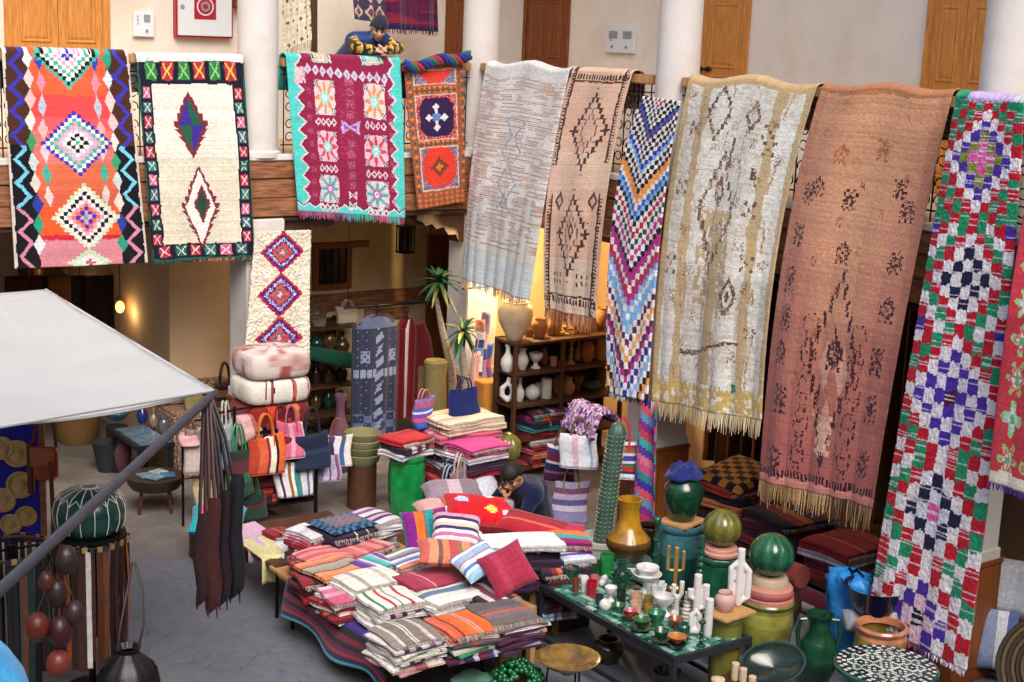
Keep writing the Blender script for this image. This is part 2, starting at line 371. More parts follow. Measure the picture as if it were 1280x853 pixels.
# ---- meters, fire hose cabinet
white_p = mat('white_plastic', 'dfe3e4', .4, var=.03); grey_p = mat('grey_plastic', '8d979a', .35, var=.05)
red_p = mat('red_paint', 'a81f2e', .4, var=.06); grn_g = mat('green_glass', '3f5a4a', .15, var=.2)
def meter(px0, px1, py0, py1, axis, label, twin=False):
    if axis == 'x':
        a = FY(px0, (py0+py1)/2, 2.2); b = FY(px1, (py0+py1)/2, 2.2); zt = FY(px0, py0, 2.2).z; zb = FY(px0, py1, 2.2).z; loc = ((a.x+b.x)/2, 2.2, (zt+zb)/2); rz = 0; W = b.x-a.x
    else:
        a = FX(px0, (py0+py1)/2, 2.2); b = FX(px1, (py0+py1)/2, 2.2); zt = FX(px0, py0, 2.2).z; zb = FX(px0, py1, 2.2).z; loc = (2.2, (a.y+b.y)/2, (zt+zb)/2); rz = -math.pi/2; W = a.y-b.y
    H = zt-zb; t = thing('meter_box', label, 'meter', loc, rz)
    MB().b2(-W/2, W/2, -.05, .0, -H/2, H/2, bev=.008).build('case', white_p, t, smooth=False)
    for s in ((-.25, .25) if twin else (.12,)):
        MB().b2(s*W-.13*W, s*W+.17*W, -.054, -.05, .08*H, .38*H).build('window', grey_p, t, smooth=False)
        MB().box((s*W, -.055, -.25*H), (.03, .012, .03)).build('knob', grey_p, t, smooth=False)
    for k in range(3): MB().box((-.3*W, -.052, (.3-.14*k)*H), (.06*W, .005, .02)).build('button', grey_p, t, smooth=False)
meter(165, 191, 14, 46, 'x', 'small white meter box beside the orange pine door')
meter(761, 796, 35, 66, 'y', 'white twin meter box on the wall left of the bolted door', True)
a = FY(216, 20, 2.2); b = FY(287, 20, 2.2); zb = FY(250, 47, 2.2).z; W = b.x-a.x
t = thing('fire_hose_cabinet', 'white fire hose cabinet with red edge and red reel square', 'cabinet', ((a.x+b.x)/2, 2.2, zb))
MB().b2(-W/2, W/2, -.09, 0, 0, .62, bev=.006).build('case', red_p, t, smooth=False)
MB().b2(-W/2+.02, W/2-.02, -.1, -.09, .02, .6).build('door', white_p, t, smooth=False)
MB().b2(-.13, .13, -.104, -.1, .2, .48).build('sign_plate', red_p, t, smooth=False)
for r_, m_ in ((.1, white_p), (.085, red_p), (.055, grey_p), (.03, red_p)):
    MB().lathe([(0, 0), (r_, 0), (r_, .003+.12*(.1-r_)), (0, .003+.12*(.1-r_))], (0, -.104, .34), 24, ax=(0, -1, 0)).build('reel_ring', m_, t)
MB().lathe([(0, 0), (.025, 0), (.025, .01), (0, .01)], (-W/2+.07, -.1, .33), 12, ax=(0, -1, 0)).build('lock', grey_p, t)
# electric conduit at the column beside the cabinet
tag(MB().b2(FY(290, 5, 2.2).x, FY(308, 5, 2.2).x, 2.05, 2.2, FY(290, 10, 2.2).z, 5.6).build('wooden_box', wood_f, smooth=False), 'brown wooden box on the wall above the cabinet, at the top edge', 'box')
# ---- lower back wall: window, beams, lantern, door
wx0, wx1 = FY(390, 330, 2.0).x, FY(438, 330, 2.0).x; wz1, wz0 = FY(410, 303, 2.0).z, FY(410, 362, 2.0).z
t = thing('small_window', 'small brown framed window with dark panes in the yellow wall', 'window', ((wx0+wx1)/2, 2.0, wz0))
W, H = wx1-wx0, wz1-wz0
for a_, b_, c_, d_ in ((-W/2, W/2, 0, .07), (-W/2, W/2, H-.07, H), (-W/2, -W/2+.07, .07, H-.07), (W/2-.07, W/2, .07, H-.07)):
    MB().b2(a_, b_, -.05, 0, c_, d_, bev=.006).build('frame', wood_r, t, smooth=False)
MB().b2(-W/2+.07, W/2-.07, -.02, -.005, .07, H-.07).build('pane', mat('dark_glass', '15171c', .12, var=.1), t, smooth=False)
for k in (1, 2, 3): MB().tube([(-W/2+.07+(W-.14)*k/4, -.028, .07), (-W/2+.07+(W-.14)*k/4, -.028, H-.07)], .007, 6).build('bar', iron, t)
def wbeam(px0, py0, px1, py1, label, Y=2.0):
    a = FY(px0, py0, Y); b = FY(px1, py1, Y)
    tag(MB().b2(a.x, b.x, Y-.06, Y, b.z, a.z, bev=.006).build('wall_beam', wood_f, smooth=False), label, 'beam')
wbeam(436, 301, 459, 308, 'short brown lintel end right of the small window')
wbeam(384, 369, 533, 377, 'long brown wooden band across the yellow wall')
wbeam(455, 387, 506, 396, 'short brown shelf board above the navy kaftan')
door(FY(533, 420, 1.95).x, FY(553, 420, 1.95).x+.3, 0, 2.3, 'x', 2.0, 'brown wooden door behind the palm trunks', wood_r)
lz = FY(507, 282, .9).z; t = thing('hanging_lantern', 'black iron lantern hanging under the gallery beside the corner bracket', 'lantern', (FY(507, 300, .9).x, .9, 0))
MB().b2(-.085, .085, -.085, .085, lz-.32, lz-.3).b2(-.085, .085, -.085, .085, lz-.02, lz).build('plate', iron, t, smooth=False)
for a_ in (-1, 0, 1):
    for b_ in (-1, 0, 1):
        if a_ or b_: MB().tube([(a_*.075, b_*.075, lz-.31), (a_*.075, b_*.075, lz)], .009, 5).build('bar', iron, t)
MB().b2(-.06, .06, -.06, .06, lz-.29, lz-.03).build('glass', mat('smoked_glass', '2a2620', .2, var=.2), t, smooth=False)
MB().tube([(0, 0, lz), (0, 0, 3.2)], .006, 5).build('chain', iron, t)
# ================================================================ CARPETS over the rails
def C(h): return lin(h)
def UV(ny, nx):
    u = (np.arange(nx)+.5)/nx; v = (np.arange(ny)+.5)/ny; return np.meshgrid(u, v)
def fill(U, h):
    c = np.zeros(U.shape+(3,)); c[:] = C(h) if isinstance(h, str) else h; return c
def put(c, m, h): c[m] = C(h) if isinstance(h, str) else h
def vnoise(ny, nx, sy, sx, seed=0):
    r = np.random.default_rng(seed); a = r.random((int(ny/sy)+3, int(nx/sx)+3))
    y = np.arange(ny)/sy; x = np.arange(nx)/sx; yi = y.astype(int); xi = x.astype(int); fy = (y-yi)[:, None]; fx = (x-xi)[None]
    fy = fy*fy*(3-2*fy); fx = fx*fx*(3-2*fx)
    return (a[yi][:, xi]*(1-fy)+a[yi+1][:, xi]*fy)*(1-fx)+(a[yi][:, xi+1]*(1-fy)+a[yi+1][:, xi+1]*fy)*fx
def weave(c, row=.1, cell=.1, seed=1):
    r = np.random.default_rng(seed); ny, nx = c.shape[:2]
    f = (1+row*(r.random((ny, 1))-.5)*2)*(1+cell*(r.random((ny, nx))-.5)*2)*(1+.14*(vnoise(ny, nx, 14, 18, seed)-.5))
    return np.clip(c*f[..., None], 0, .95)
def dia(U, V, cu, cv, ru, rv): return abs(U-cu)/ru+abs(V-cv)/rv
def cellk(U, V, cu, cv, du, dv): return (abs(np.round((U-cu)/du))+abs(np.round((V-cv)/dv))).astype(int)
def rings(c, U, V, cu, cv, du, dv, cols):
    k = cellk(U, V, cu, cv, du, dv)
    for i, h in enumerate(cols):
        if h: put(c, k == i, h)
def zig(V, n, ph=0): return abs(((V*n+ph) % 1)*2-1)
def box_(U, V, a, b, d, e): return (U >= a) & (U < b) & (V >= d) & (V < e)
def pat_orange(U, V):
    c = fill(U, 'e4603c')
    for a, b, h in ((0, .2, 'e0603c'), (.2, .3, 'ea4a4a'), (.3, .36, 'ef5a62'), (.36, .52, 'd8756a'), (.52, .64, 'd96c4a'), (.64, .72, 'cf5f44'), (.72, .85, 'ef5a2c'), (.85, .875, 'c4283a'), (.875, 1, 'd08590')): put(c, (V >= a) & (V < b), h)
    dk = (U < .195) | (U > .81); put(c, dk & (V < .43), '4a2a1e'); put(c, dk & (V >= .43), '16151c')
    for cu, s in ((.095, 1), (.915, -1)):
        z = cu+s*.045*(zig(V, 9)-.5)*2
        put(c, (abs(U-z) < .022) & (V < .43), '3c38a8'); put(c, (abs(U-z) < .018) & (V >= .43) & (V < .72), '78c4dc'); put(c, (abs(U-z) < .018) & (V >= .72), 'd488a0')
    pal = ['3d9a68', 'd5dfe0', 'c5d4d0', 'e3c9c2', 'ddd2c8', 'e0b9b4', '2f3f9a', 'e5ded2', '2d9a80']
    for cu in (.19, .82):
        for i in range(10): put(c, dia(U, V, cu, .03+.096*i, .042, .05) < 1, pal[(i*2+int(cu*10)) % 9])
    for cu in (.285, .715):
        for i, h in enumerate(('2c46b0', 'e08aa0', 'b0bccc', 'e2b2ac', 'd6bfc8', '3fae98', 'd9c6c2')): put(c, dia(U, V, cu, .04+.105*i, .036, .052) < 1, h)
    W, K, P, B, T, Lm = 'e8e2da', '18161f', 'd8a0b4', '3a34ac', '48b09a', 'c4d8b4'
    rings(c, U, V, .5, .015, .031, .0185, [P, B, W, P, W, T, W, K, T])
    rings(c, U, V, .53, .42, .031, .0185, [T, W, K, W, 'c8b8d0', P, T, W, B])
    rings(c, U, V, .55, .77, .031, .0185, [T, P, B, 'e06a50', P, W, K, W, Lm])
    rings(c, U, V, .55, .985, .031, .0125, [T, 'd05060', W, W, Lm, Lm])
    put(c, (U < .018) | (U > .985), 'cfc6b8'); return c
def pat_cream_border(U, V):
    c = fill(U, 'e4dece'); put(c, V > .49, 'd8cfb9')
    bu, bv = .118, .072; bd = (U < bu) | (U > 1-bu) | (V < bv+.06) | (V > 1-bv-.01); put(c, bd, '14162a')
    def motif(a, b, d, e, h, x):
        s = box_(U, V, a, b, d, e); put(c, s, h)
        uu = (U-a)/(b-a); vv = (V-d)/(e-d); w = s & ((abs(abs(uu-.5)-abs(vv-.5)*.8-.04) < .07)) & (vv > .08) & (vv < .92); put(c, w, x)
    cs = ['b8323c', '2f7a62', 'c86080', '3b6670', 'b02c40', '28604c']
    for i in range(11):
        d = .145+.0715*i
        motif(.03, .1, d, d+.055, cs[(i+2) % 6], 'cfd2d8'); motif(.9, .97, d, d+.055, cs[i % 6], 'd8d0d4')
    for i in range(6):
        a = .07+.15*i; motif(a, a+.105, .02, .112, cs[i % 2*4+(1 if i % 2 == 0 else 0)] if i % 2 else '2f7a42', '8fd07a' if i % 2 == 0 else 'd8c84a'); motif(a, a+.105, .925, .98, cs[(i+4) % 6], 'd8d4d4')
    def toothed(cu, cv, ru, rv, n):
        t = (V*n) % 1; return dia(U, V, cu, cv, ru*(1.14-.28*t), rv)
    put(c, toothed(.45, .33, .16, .165, 26) < 1, '7a2438'); d1 = dia(U, V, .45, .33, .115, .13) < 1
    put(c, d1, '3b2a8c'); put(c, d1 & ((U > .45) ^ (V > .33)), '1f5c40')
    put(c, toothed(.5, .735, .19, .215, 28) < 1, '7a2438'); put(c, dia(U, V, .5, .735, .15, .19) < 1, 'e9e3dc')
    put(c, toothed(.52, .72, .085, .1, 26) < 1, '7a2438'); put(c, dia(U, V, .52, .72, .055, .072) < 1, '1c4a34')
    put(c, (U < .012) | (U > .988) | (V > .99), '1c5a48'); put(c, V < .02, 'd8d8d4'); return c
def pat_maroon(U, V):
    c = fill(U, '8c1c44')
    for s in (0, 1):
        uu = U if s == 0 else 1-U; z = .05+.06*zig(V, 10, .2*s)
        put(c, uu < z+.03, '2a1830'); put(c, uu < z+.022, 'd8bcc8'); put(c, uu < z, '4fc4bc')
    zb = .975-.03*zig(U, 9); put(c, V > zb-.018, '30183a'); put(c, V > zb-.01, 'd8c8d0'); put(c, V > zb, '58c4c0')
    def patch(a, b, d, e, bg, st, ct):
        s = box_(U, V, a, b, d, e); put(c, s, bg); uu = (U-a)/(b-a)-.5; vv = (V-d)/(e-d)-.5
        fr = s & ((abs(uu) > .3) & (abs(vv) > .3)) & (((abs(uu)+abs(vv))*9 % 1) < .45); put(c, fr, '2a2440')
        r = np.hypot(uu, vv); an = np.arctan2(vv, uu); put(c, s & (r < .34+.14*np.cos(an*8)), st); put(c, s & (r < .2+.03*np.cos(an*6)), ct); put(c, s & (r < .1), 'd8e4e0')
        put(c, s & (r < .05), ct)
    for a, b, off in ((.215, .39, 0), (.65, .845, .01)):
        patch(a, b, .0, .03, '9cd0c8', 'e0a080', 'd8d0d0'); patch(a, b, .13+off, .345+off, 'd8c4c4', 'e08a58', '8fd0c8'); patch(a, b, .45+off, .645+off, 'd4b0bc', 'c83c58', '88ccc4'); patch(a, b, .745+off, .93+off, 'cfc0cc', '48a89c', 'b060a8')
        for q in (.39, .7, .965):
            for k in range(4): 
                m = dia(U, V, a+(b-a)*(.125+.25*k), q+off, .024, .03); put(c, m < 1, 'd8cfd4'); put(c, m < .55, 'a03a60')
    for k in range(11):
        m = dia(U, V, .17+.068*k, .07+.004*k, .032, .034); put(c, m < 1, 'c9c0d0'); put(c, m < .45, '9c8cb0')
    for cv, h, r in ((.42, 'b8a0d4', 1), (.87, 'e0c8d0', .45), (.945, 'b8d8d4', .45)):
        uu = (U-.52)/(.085*r); vv = (V-cv)/(.045*(1 if r == 1 else .7)); put(c, (abs(uu) < 1) & (abs(vv) < abs(uu)*.9+.15), h); put(c, (abs(uu) < .7) & (abs(vv) < abs(uu)*.5), '7a4a90')
    for i, cv in enumerate((.13, .2, .27, .34, .52, .59, .66, .73, .8)): stamp(c, U, V, .52, cv, .035, .026, i, 'a8607c', .8)
    for i in range(9): stamp(c, U, V, .165, .2+.085*i, .022, .02, i, 'a4506c', .8); stamp(c, U, V, .885, .2+.085*i, .02, .02, i+1, 'a4506c', .8)
    put(c, box_(U, V, .06, .15, .06, .16) & (RNG.random(U.shape) < .8), 'd8b8bc'); put(c, (RNG.random(U.shape) < .12) & (V > .15) & (V < .6) & (abs(U-.5) < .08), 'b04a6a'); return c
def pat_smallred(U, V):
    c = fill(U, 'a85a3c'); r = RNG.random(U.shape)
    bd = (U < .13) | (U > .87); put(c, bd, '8a5030'); put(c, bd & (dia((U*7.7) % 1, (V*30) % 1, .5, .5, .4, .4) < 1), 'd07040'); put(c, bd & (dia((U*7.7) % 1, (V*15) % 1, .5, .25, .3, .2) < 1), '3f4a62')
    def panel(d, e, bg):
        s = box_(U, V, .13, .87, d, e); put(c, s, 'c8b4a0'); s = box_(U, V, .15, .85, d+.008, e-.008); put(c, s, bg); put(c, s & (r < .25), 'c89a90'); return s
    put(c, (V > .9), '8a5030'); put(c, (V > .9) & (dia((U*9) % 1, (V*30) % 1, .5, .5, .4, .4) < 1), 'c86a40')
    s = panel(.02, .14, '5a6690'); put(c, s & (abs(U-.5) < .28-(V-.05)*2.2), 'd03c2c')
    put(c, box_(U, V, .13, .87, .155, .2), '6a4a30'); put(c, box_(U, V, .13, .87, .155, .2) & (dia((U*11) % 1, (V*22) % 1, .5, .5, .35, .4) < 1), 'd07848')
    s = panel(.21, .545, 'a82a34'); hx = s & (abs(V-.378)/.14+np.maximum(abs(U-.5)-.2, 0)/.16*.6 < 1) & (abs(U-.5) < .3); put(c, hx, '2c1640')
    for cu, cv in ((.5, .3), (.5, .455), (.36, .378), (.64, .378)): put(c, dia(U, V, cu, cv, .07, .03) < 1, 'd8d0d4')
    put(c, box_(U, V, .475, .525, .29, .46) | box_(U, V, .36, .64, .37, .388), 'd8d0d4'); put(c, box_(U, V, .43, .57, .352, .405), '5a7ab0')
    put(c, box_(U, V, .13, .87, .55, .585), '6a4a30'); put(c, box_(U, V, .13, .87, .55, .585) & (dia((U*11) % 1, (V*28) % 1, .5, .5, .35, .4) < 1), 'd07848')
    s = panel(.59, .89, '5a5a86'); hx = s & (abs(V-.735)/.135+np.maximum(abs(U-.5)-.18, 0)/.16*.6 < 1) & (abs(U-.5) < .32); put(c, hx, 'd23a26')
    put(c, cellk(U, V, .5, .735, .05, .02) < 4, '6a3a20'); put(c, cellk(U, V, .5, .735, .05, .02) < 2, 'd86a30'); return c
def pat_grey(U, V):
    ny, nx = U.shape; c = fill(U, 'd3d2cf'); r = RNG.random(U.shape)
    n = vnoise(ny, nx, 9, 7, 3); n2 = vnoise(ny, nx, 2, 12, 5); ln = (np.arange(ny)[:, None] % 4 == 0)
    blk = ((n > .27) & (V < .84) & (V > .06)); put(c, blk & ln & (n2 > .25), 'a5836c'); put(c, blk & (np.arange(ny)[:, None] % 4 == 2) & (n2 > .45), 'b8a698')
    tan = blk & (n > .62) & (abs(U-.5) > .17) & (n2 > .42); c[tan] = .5*c[tan]+.5*C('c09c84')
    for cv in (.37, .6): put(c, (abs(abs(U-.5)-.02-.09*zig(V, 7)) < .012) & (abs(V-cv) < .1) & (r < .7), '8f98a4')
    put(c, (V > .86) & (V < .885), 'c4ccc0'); put(c, V > .885, 'c6d0d4'); put(c, (V > .9) & (np.arange(ny)[:, None] % 3 == 0), 'bcc8cc'); return c
def step_loz(U, V, cu, cv, ru, rv, n):
    q = np.ceil(abs(V-cv)/rv*n)/n; return abs(U-cu)/ru + q
def pat_pink(U, V):
    c = fill(U, 'd9b39b'); ny, nx = U.shape; k = vnoise(ny, nx, 22, 16, 9); m = (V > .36) & (V < .52); c = c*(1-.25*m[..., None])+.25*m[..., None]*C('e8dcc4')
    lo = V > .8; c[lo] = .5*c[lo]+.5*C('d9cfb8')
    D = '4a2c26'
    for a in (.1, .9): put(c, (abs(U-a) < .014) & ((V < .42) | (V > .54)), D); put(c, (abs(U-a+(.035 if a < .5 else -.035)) < .02) & ((V*75) % 1 < .5) & ((V < .42) | (V > .56)), D)
    put(c, (abs(V-.03) < .012) & (((U*22) % 1 < .6)), D); put(c, (abs(V-.05) < .004) & (U > .1) & (U < .9), D); put(c, (abs(V-.955) < .012) & ((U*20) % 1 < .6), D); put(c, (abs(V-.935) < .004) & (U > .08) & (U < .92), D)
    for cu, cv, ru, rv in ((.55, .27, .3, .17), (.5, .7, .27, .16)):
        d = step_loz(U, V, cu, cv, ru, rv, 7); put(c, (abs(d-1) < .07), D); put(c, abs(d-.55) < .05, '8a5c50'); put(c, (abs(d-1) < .25) & (abs((V-cv)/rv) % .28 < .03), D)
    for cu, cv in ((.22, .57), (.8, .57)): d = dia(U, V, cu, cv, .07, .04); put(c, abs(d-.8) < .25, '5a3a34'); put(c, d < .4, 'c8a8a0')
    for cu in (.2, .27, .34, .66, .73, .8):
        for cv in (.86, .885): put(c, (abs(U-cu) < .012) & (abs(V-cv) < .008), D)
    d = dia(U, V, .5, .69, .05, .035); put(c, abs(d-.8) < .3, D); return c
def pat_zig(U, V):
    nx, ny = 15, 54; i = np.floor(U*nx+.3*np.sin(V*6)).astype(int); j = np.floor(V*ny).astype(int); k = j+abs(i-7)
    W, K, B, P, M, O, G_, Lb, Rd, V_ = 'e6e2e0', '14131f', '3a62c0', '2c2a9a', 'b02c86', 'e89a4c', '1f4a3a', '7ab4e4', 'b81f38', '5a1f50'
    seq = [V_, W, Rd, W, K, W, K, W, K, B, V_, W, K, W, K, W, P, Lb, W, K, W, K, O, O, W, B, Lb, K, W, Rd, W, G_, W, M, W, K, M, M, W, Rd, M, Lb, W, Lb, Lb, W, V_, W, O, W, V_, M, W, P, W, Lb, W, K, O, W, K, G_, W, V_]
    c = fill(U, W); ku = np.clip(k, 0, len(seq)-1)
    tab = np.array([C(h) for h in seq]); c[:] = tab[ku]; return c
def pat_cream(U, V):
    ny, nx = U.shape; r = RNG.random(U.shape); n = vnoise(ny, nx, 12, 8, 4); c = fill(U, 'dadad2'); n3 = vnoise(ny, nx, 3, 3, 8)
    tan = (abs(abs(U-.5)-.3) < .035+.03*(n-.5)) | (U < .05) | (U > .96) | ((abs(U-.5) < .05) & (V > .5)) | ((V > .44) & (V < .72) & (abs(U-.47) < .16) & (n3 > .42))
    put(c, tan, 'b8a27c'); c[n3 > .66] = .6*c[n3 > .66]+.4*C('c4b396')
    D = '6a4c3c'
    def ol(m): put(c, m & (r < .85), D)
    d = step_loz(U, V, .33, .12, .1, .1, 5); ol(abs(d-1) < .12)
    d = step_loz(U, V, .62, .12, .08, .055, 5); ol(abs(d-.9) < .2)
    d = step_loz(U, V, .45, .44, .17, .19, 6); ol(abs(d-1) < .07); d = step_loz(U, V, .45, .38, .05, .06, 4); ol(abs(d-.8) < .25)
    ol((abs(V-.27) < .006) & (U > .42) & (U < .5)); ol((abs(U-.5) < .012) & (V > .2) & (V < .3))
    for cu, cv in ((.16, .18), (.78, .16), (.8, .22), (.13, .38), (.75, .42), (.1, .62), (.78, .58)):
        for a in (-1, 0, 1):
            for b in (-1, 0, 1):
                if (a+b) % 2 == 0: put(c, (abs(U-cu-a*.035) < .014) & (abs(V-cv-b*.018) < .007) & (r < .8), D)
    for i in range(34):
        cu, cv = .08+.84*((i*.618) % 1), .06+.84*(i/34); stamp(c, U, V, cu, cv, .03+.012*(i % 2), .018, i, ['8a6a54', 'a88a64', '7a5c4a'][i % 3], .55)
    for a in (.2, .42, .6, .86): put(c, (abs(U-a-.015*np.sin(V*25+a*9)) < .006) & (n > .45) & (r < .7), '9a7c60')
    hb_ = (vnoise(ny, nx, 1, 6, 14) > .62) & (n > .5); c[hb_] = .55*c[hb_]+.45*C('bfa27a')
    d = dia(U, V, .66, .68, .07, .06); ol(abs(d-.8) < .2); ol((d < .3)); ol((abs(V-(.835+.02*np.sin(U*6))) < .006) & (U > .22) & (U < .78)); ol((abs(U-.72) < .02) & (abs(V-.31) < .018))
    put(c, (V > .93) & (n3 > .35), 'c4a860'); put(c, (V > .93) & (n3 > .72), 'd8d4c4'); put(c, box_(U, V, .74, .78, .92, .938), '2a7a68'); put(c, box_(U, V, .78, .82, .52, .53), 'd0a838'); put(c, V < .02, 'c4a478'); return c
MOT = [np.array([[int(q) for q in row] for row in s.split()]) for s in ('01010 10101 01110 11011 01110 10101 01010', '00100 01110 11011 10101 11011 01110 10101', '10101 01110 10101 01110 11011 01010 11011', '01110 10001 01110 11111 01110 10101 10101')]
def stamp(c, U, V, cu, cv, su, sv, k, h, p=.9):
    m = MOT[k % 4]; a = np.floor((U-cu+su)/(2*su)*5).astype(int); b = np.floor((V-cv+sv)/(2*sv)*7).astype(int)
    ok = (a >= 0) & (a < 5) & (b >= 0) & (b < 7); s = np.zeros(U.shape, bool); s[ok] = m[b[ok], a[ok]] > 0; put(c, s & (RNG.random(U.shape) < p), h)
def pat_terra(U, V):
    ny, nx = U.shape; n = vnoise(ny, nx, 26, 30, 6)
    t = np.clip(V+.15*(n-.5), 0, 1)[..., None]; c = np.where(t < .35, C('c08c6a')+(C('be866c')-C('c08c6a'))*t/.35, C('be866c')+(C('a65c58')-C('be866c'))*(t-.35)/.65)
    m = np.clip(1-((U-.5)/.36)**2-((V-.36)/.4)**2, 0, 1)[..., None]*(.6+.8*n[..., None]); c = c*(1-.45*m)+.45*m*C('d4a47c'); ed = ((U < .07) | (U > .93))[..., None]; c = np.where(ed, c*.8+.2*C('7a3030'), c)
    D = '40202a'
    for i, (cu, cv) in enumerate(((.13, .33), (.2, .3), (.12, .44), (.11, .55), (.12, .64), (.11, .72), (.15, .82), (.15, .95), (.45, .33), (.48, .46), (.8, .28), (.88, .34), (.86, .47), (.86, .58), (.85, .7), (.86, .8), (.86, .92), (.32, .2), (.62, .18))):
        stamp(c, U, V, cu, cv, .05, .03, i, 'b86a44' if i in (0, 10, 11) and 0 else (D if i < 17 else 'a4603c'), .75)
    for cu, cv, ru, rv in ((.52, .72, .2, .22), (.52, .8, .1, .16)):
        d = step_loz(U, V, cu, cv, ru, rv, 6); put(c, (abs(d-1) < .06) & (RNG.random(U.shape) < .8), D)
    for a in (.33, .7):
        rz_ = RNG.random(U.shape) < .55; put(c, rz_ & (abs(abs(U-a)-.035-.012*np.sign(np.sin(V*90))) < .008) & (V > .62) & (V < .96), D); put(c, rz_ & (abs(U-a) < .03) & ((V*34) % 1 < .22) & (V > .66) & (V < .96), D)
    for cu, cv in ((.47, .73), (.6, .74), (.52, .86)): put(c, dia(U, V, cu, cv, .05, .06) < 1, 'cf9c86')
    for i in range(26): stamp(c, U, V, .1+.8*((i*.618+.2) % 1), .04+.9*i/26, .022, .014, i, ['a05a40', '8a4038', 'c48a64'][i % 3], .5)
    stamp(c, U, V, .53, .7, .06, .04, 1, D); stamp(c, U, V, .52, .88, .06, .04, 2, 'd8b098')
    put(c, (V > .965) & (V < .982) & ((U*38) % 1 < .6), '2c1626'); put(c, V > .982, 'c88478'); put(c, V < .015, 'a8704c'); return c
def pat_check(U, V):
    nx, ny = 9, 41; i = np.clip(np.floor(U*nx), 0, nx-1).astype(int); j = np.floor(V*ny).astype(int); c = fill(U, 'ffffff'); r = RNG.random(U.shape)
    W, Rd, G_, P, N_, Pk, T, Ol, Dk = 'dcd8dc', 'b8142c', '1e8a62', '48289a', '1a1a3e', 'd05a9c', '3aa8b0', '7a8434', '1e4a44'
    cs = {5: [Pk, Pk, Ol, P, W, Rd, G_, Rd, G_], 15: [N_, W, N_, W, Rd, G_, W, Rd, P], 24: ['4a1030', P, 'd4cedc', P, W, Rd, G_, Rd, W], 32: [Pk, 'd0d2e0', N_, W, Rd, G_, W, Rd, G_], 39: ['14121f', 'd8b8cc', P, W, Rd, W, G_, Rd, Pk]}
    best = np.full(U.shape, 99)
    for jc, cols in cs.items():
        k = abs(i-4)+abs(j-jc); m = k < best; tab = np.array([C(h) for h in cols]); c[m] = tab[np.minimum(k[m], len(cols)-1)]; best = np.minimum(best, k)
    nyr = U.shape[0]; rowm = (np.random.default_rng(5).random((nyr, nx)) < .13)
    rm = rowm[:, :][np.arange(nyr)[:, None], i]; c[rm] = .4*c[rm]+.6*C('dcd4dc')
    put(c, (V < .006) & (U > .2), 'b8a0c8'); return c
def pat_redflower(U, V):
    c = fill(U, 'b83444')
    for j in range(11):
        for i in range(5):
            cu, cv = .14+.2*i, .05+.09*j; r = np.hypot((U-cu)/.085, (V-cv)/.04); an = np.arctan2((V-cv)/.04, (U-cu)/.085); a = .72+.28*np.cos(an*(4 if (i+j) % 2 else 6))
            put(c, r < a*1.05, '8ac06a'); put(c, r < a*.78, 'c05a7a' if j % 3 else '9ab8c8'); put(c, r < a*.5, 'd8c8b0'); put(c, r < .25, '4aa07a')
    put(c, V > .975, 'd0c8b8'); return c
def pat_shag3(U, V):
    c = fill(U, 'e4dac6')
    for cu, cv, in ((.5, .165), (.5, .5), (.52, .83)):
        ru, rv = .37, .165
        t = (V*36) % 1; d = abs(U-cu)/ru+abs(V-cv)/rv+.07*(t-.5)
        for q, h in ((1.05, 'b8283c'), (.9, '44207a'), (.76, 'c8c4d8'), (.6, '4a2a80'), (.5, 'd84a3c'), (.34, '44808c'), (.25, 'c83c50'), (.13, 'd8c8c0')): put(c, d < q, h)
        put(c, (d > .62) & (d < .76) & (RNG.random(U.shape) < .4), '6a50a0')
    return c
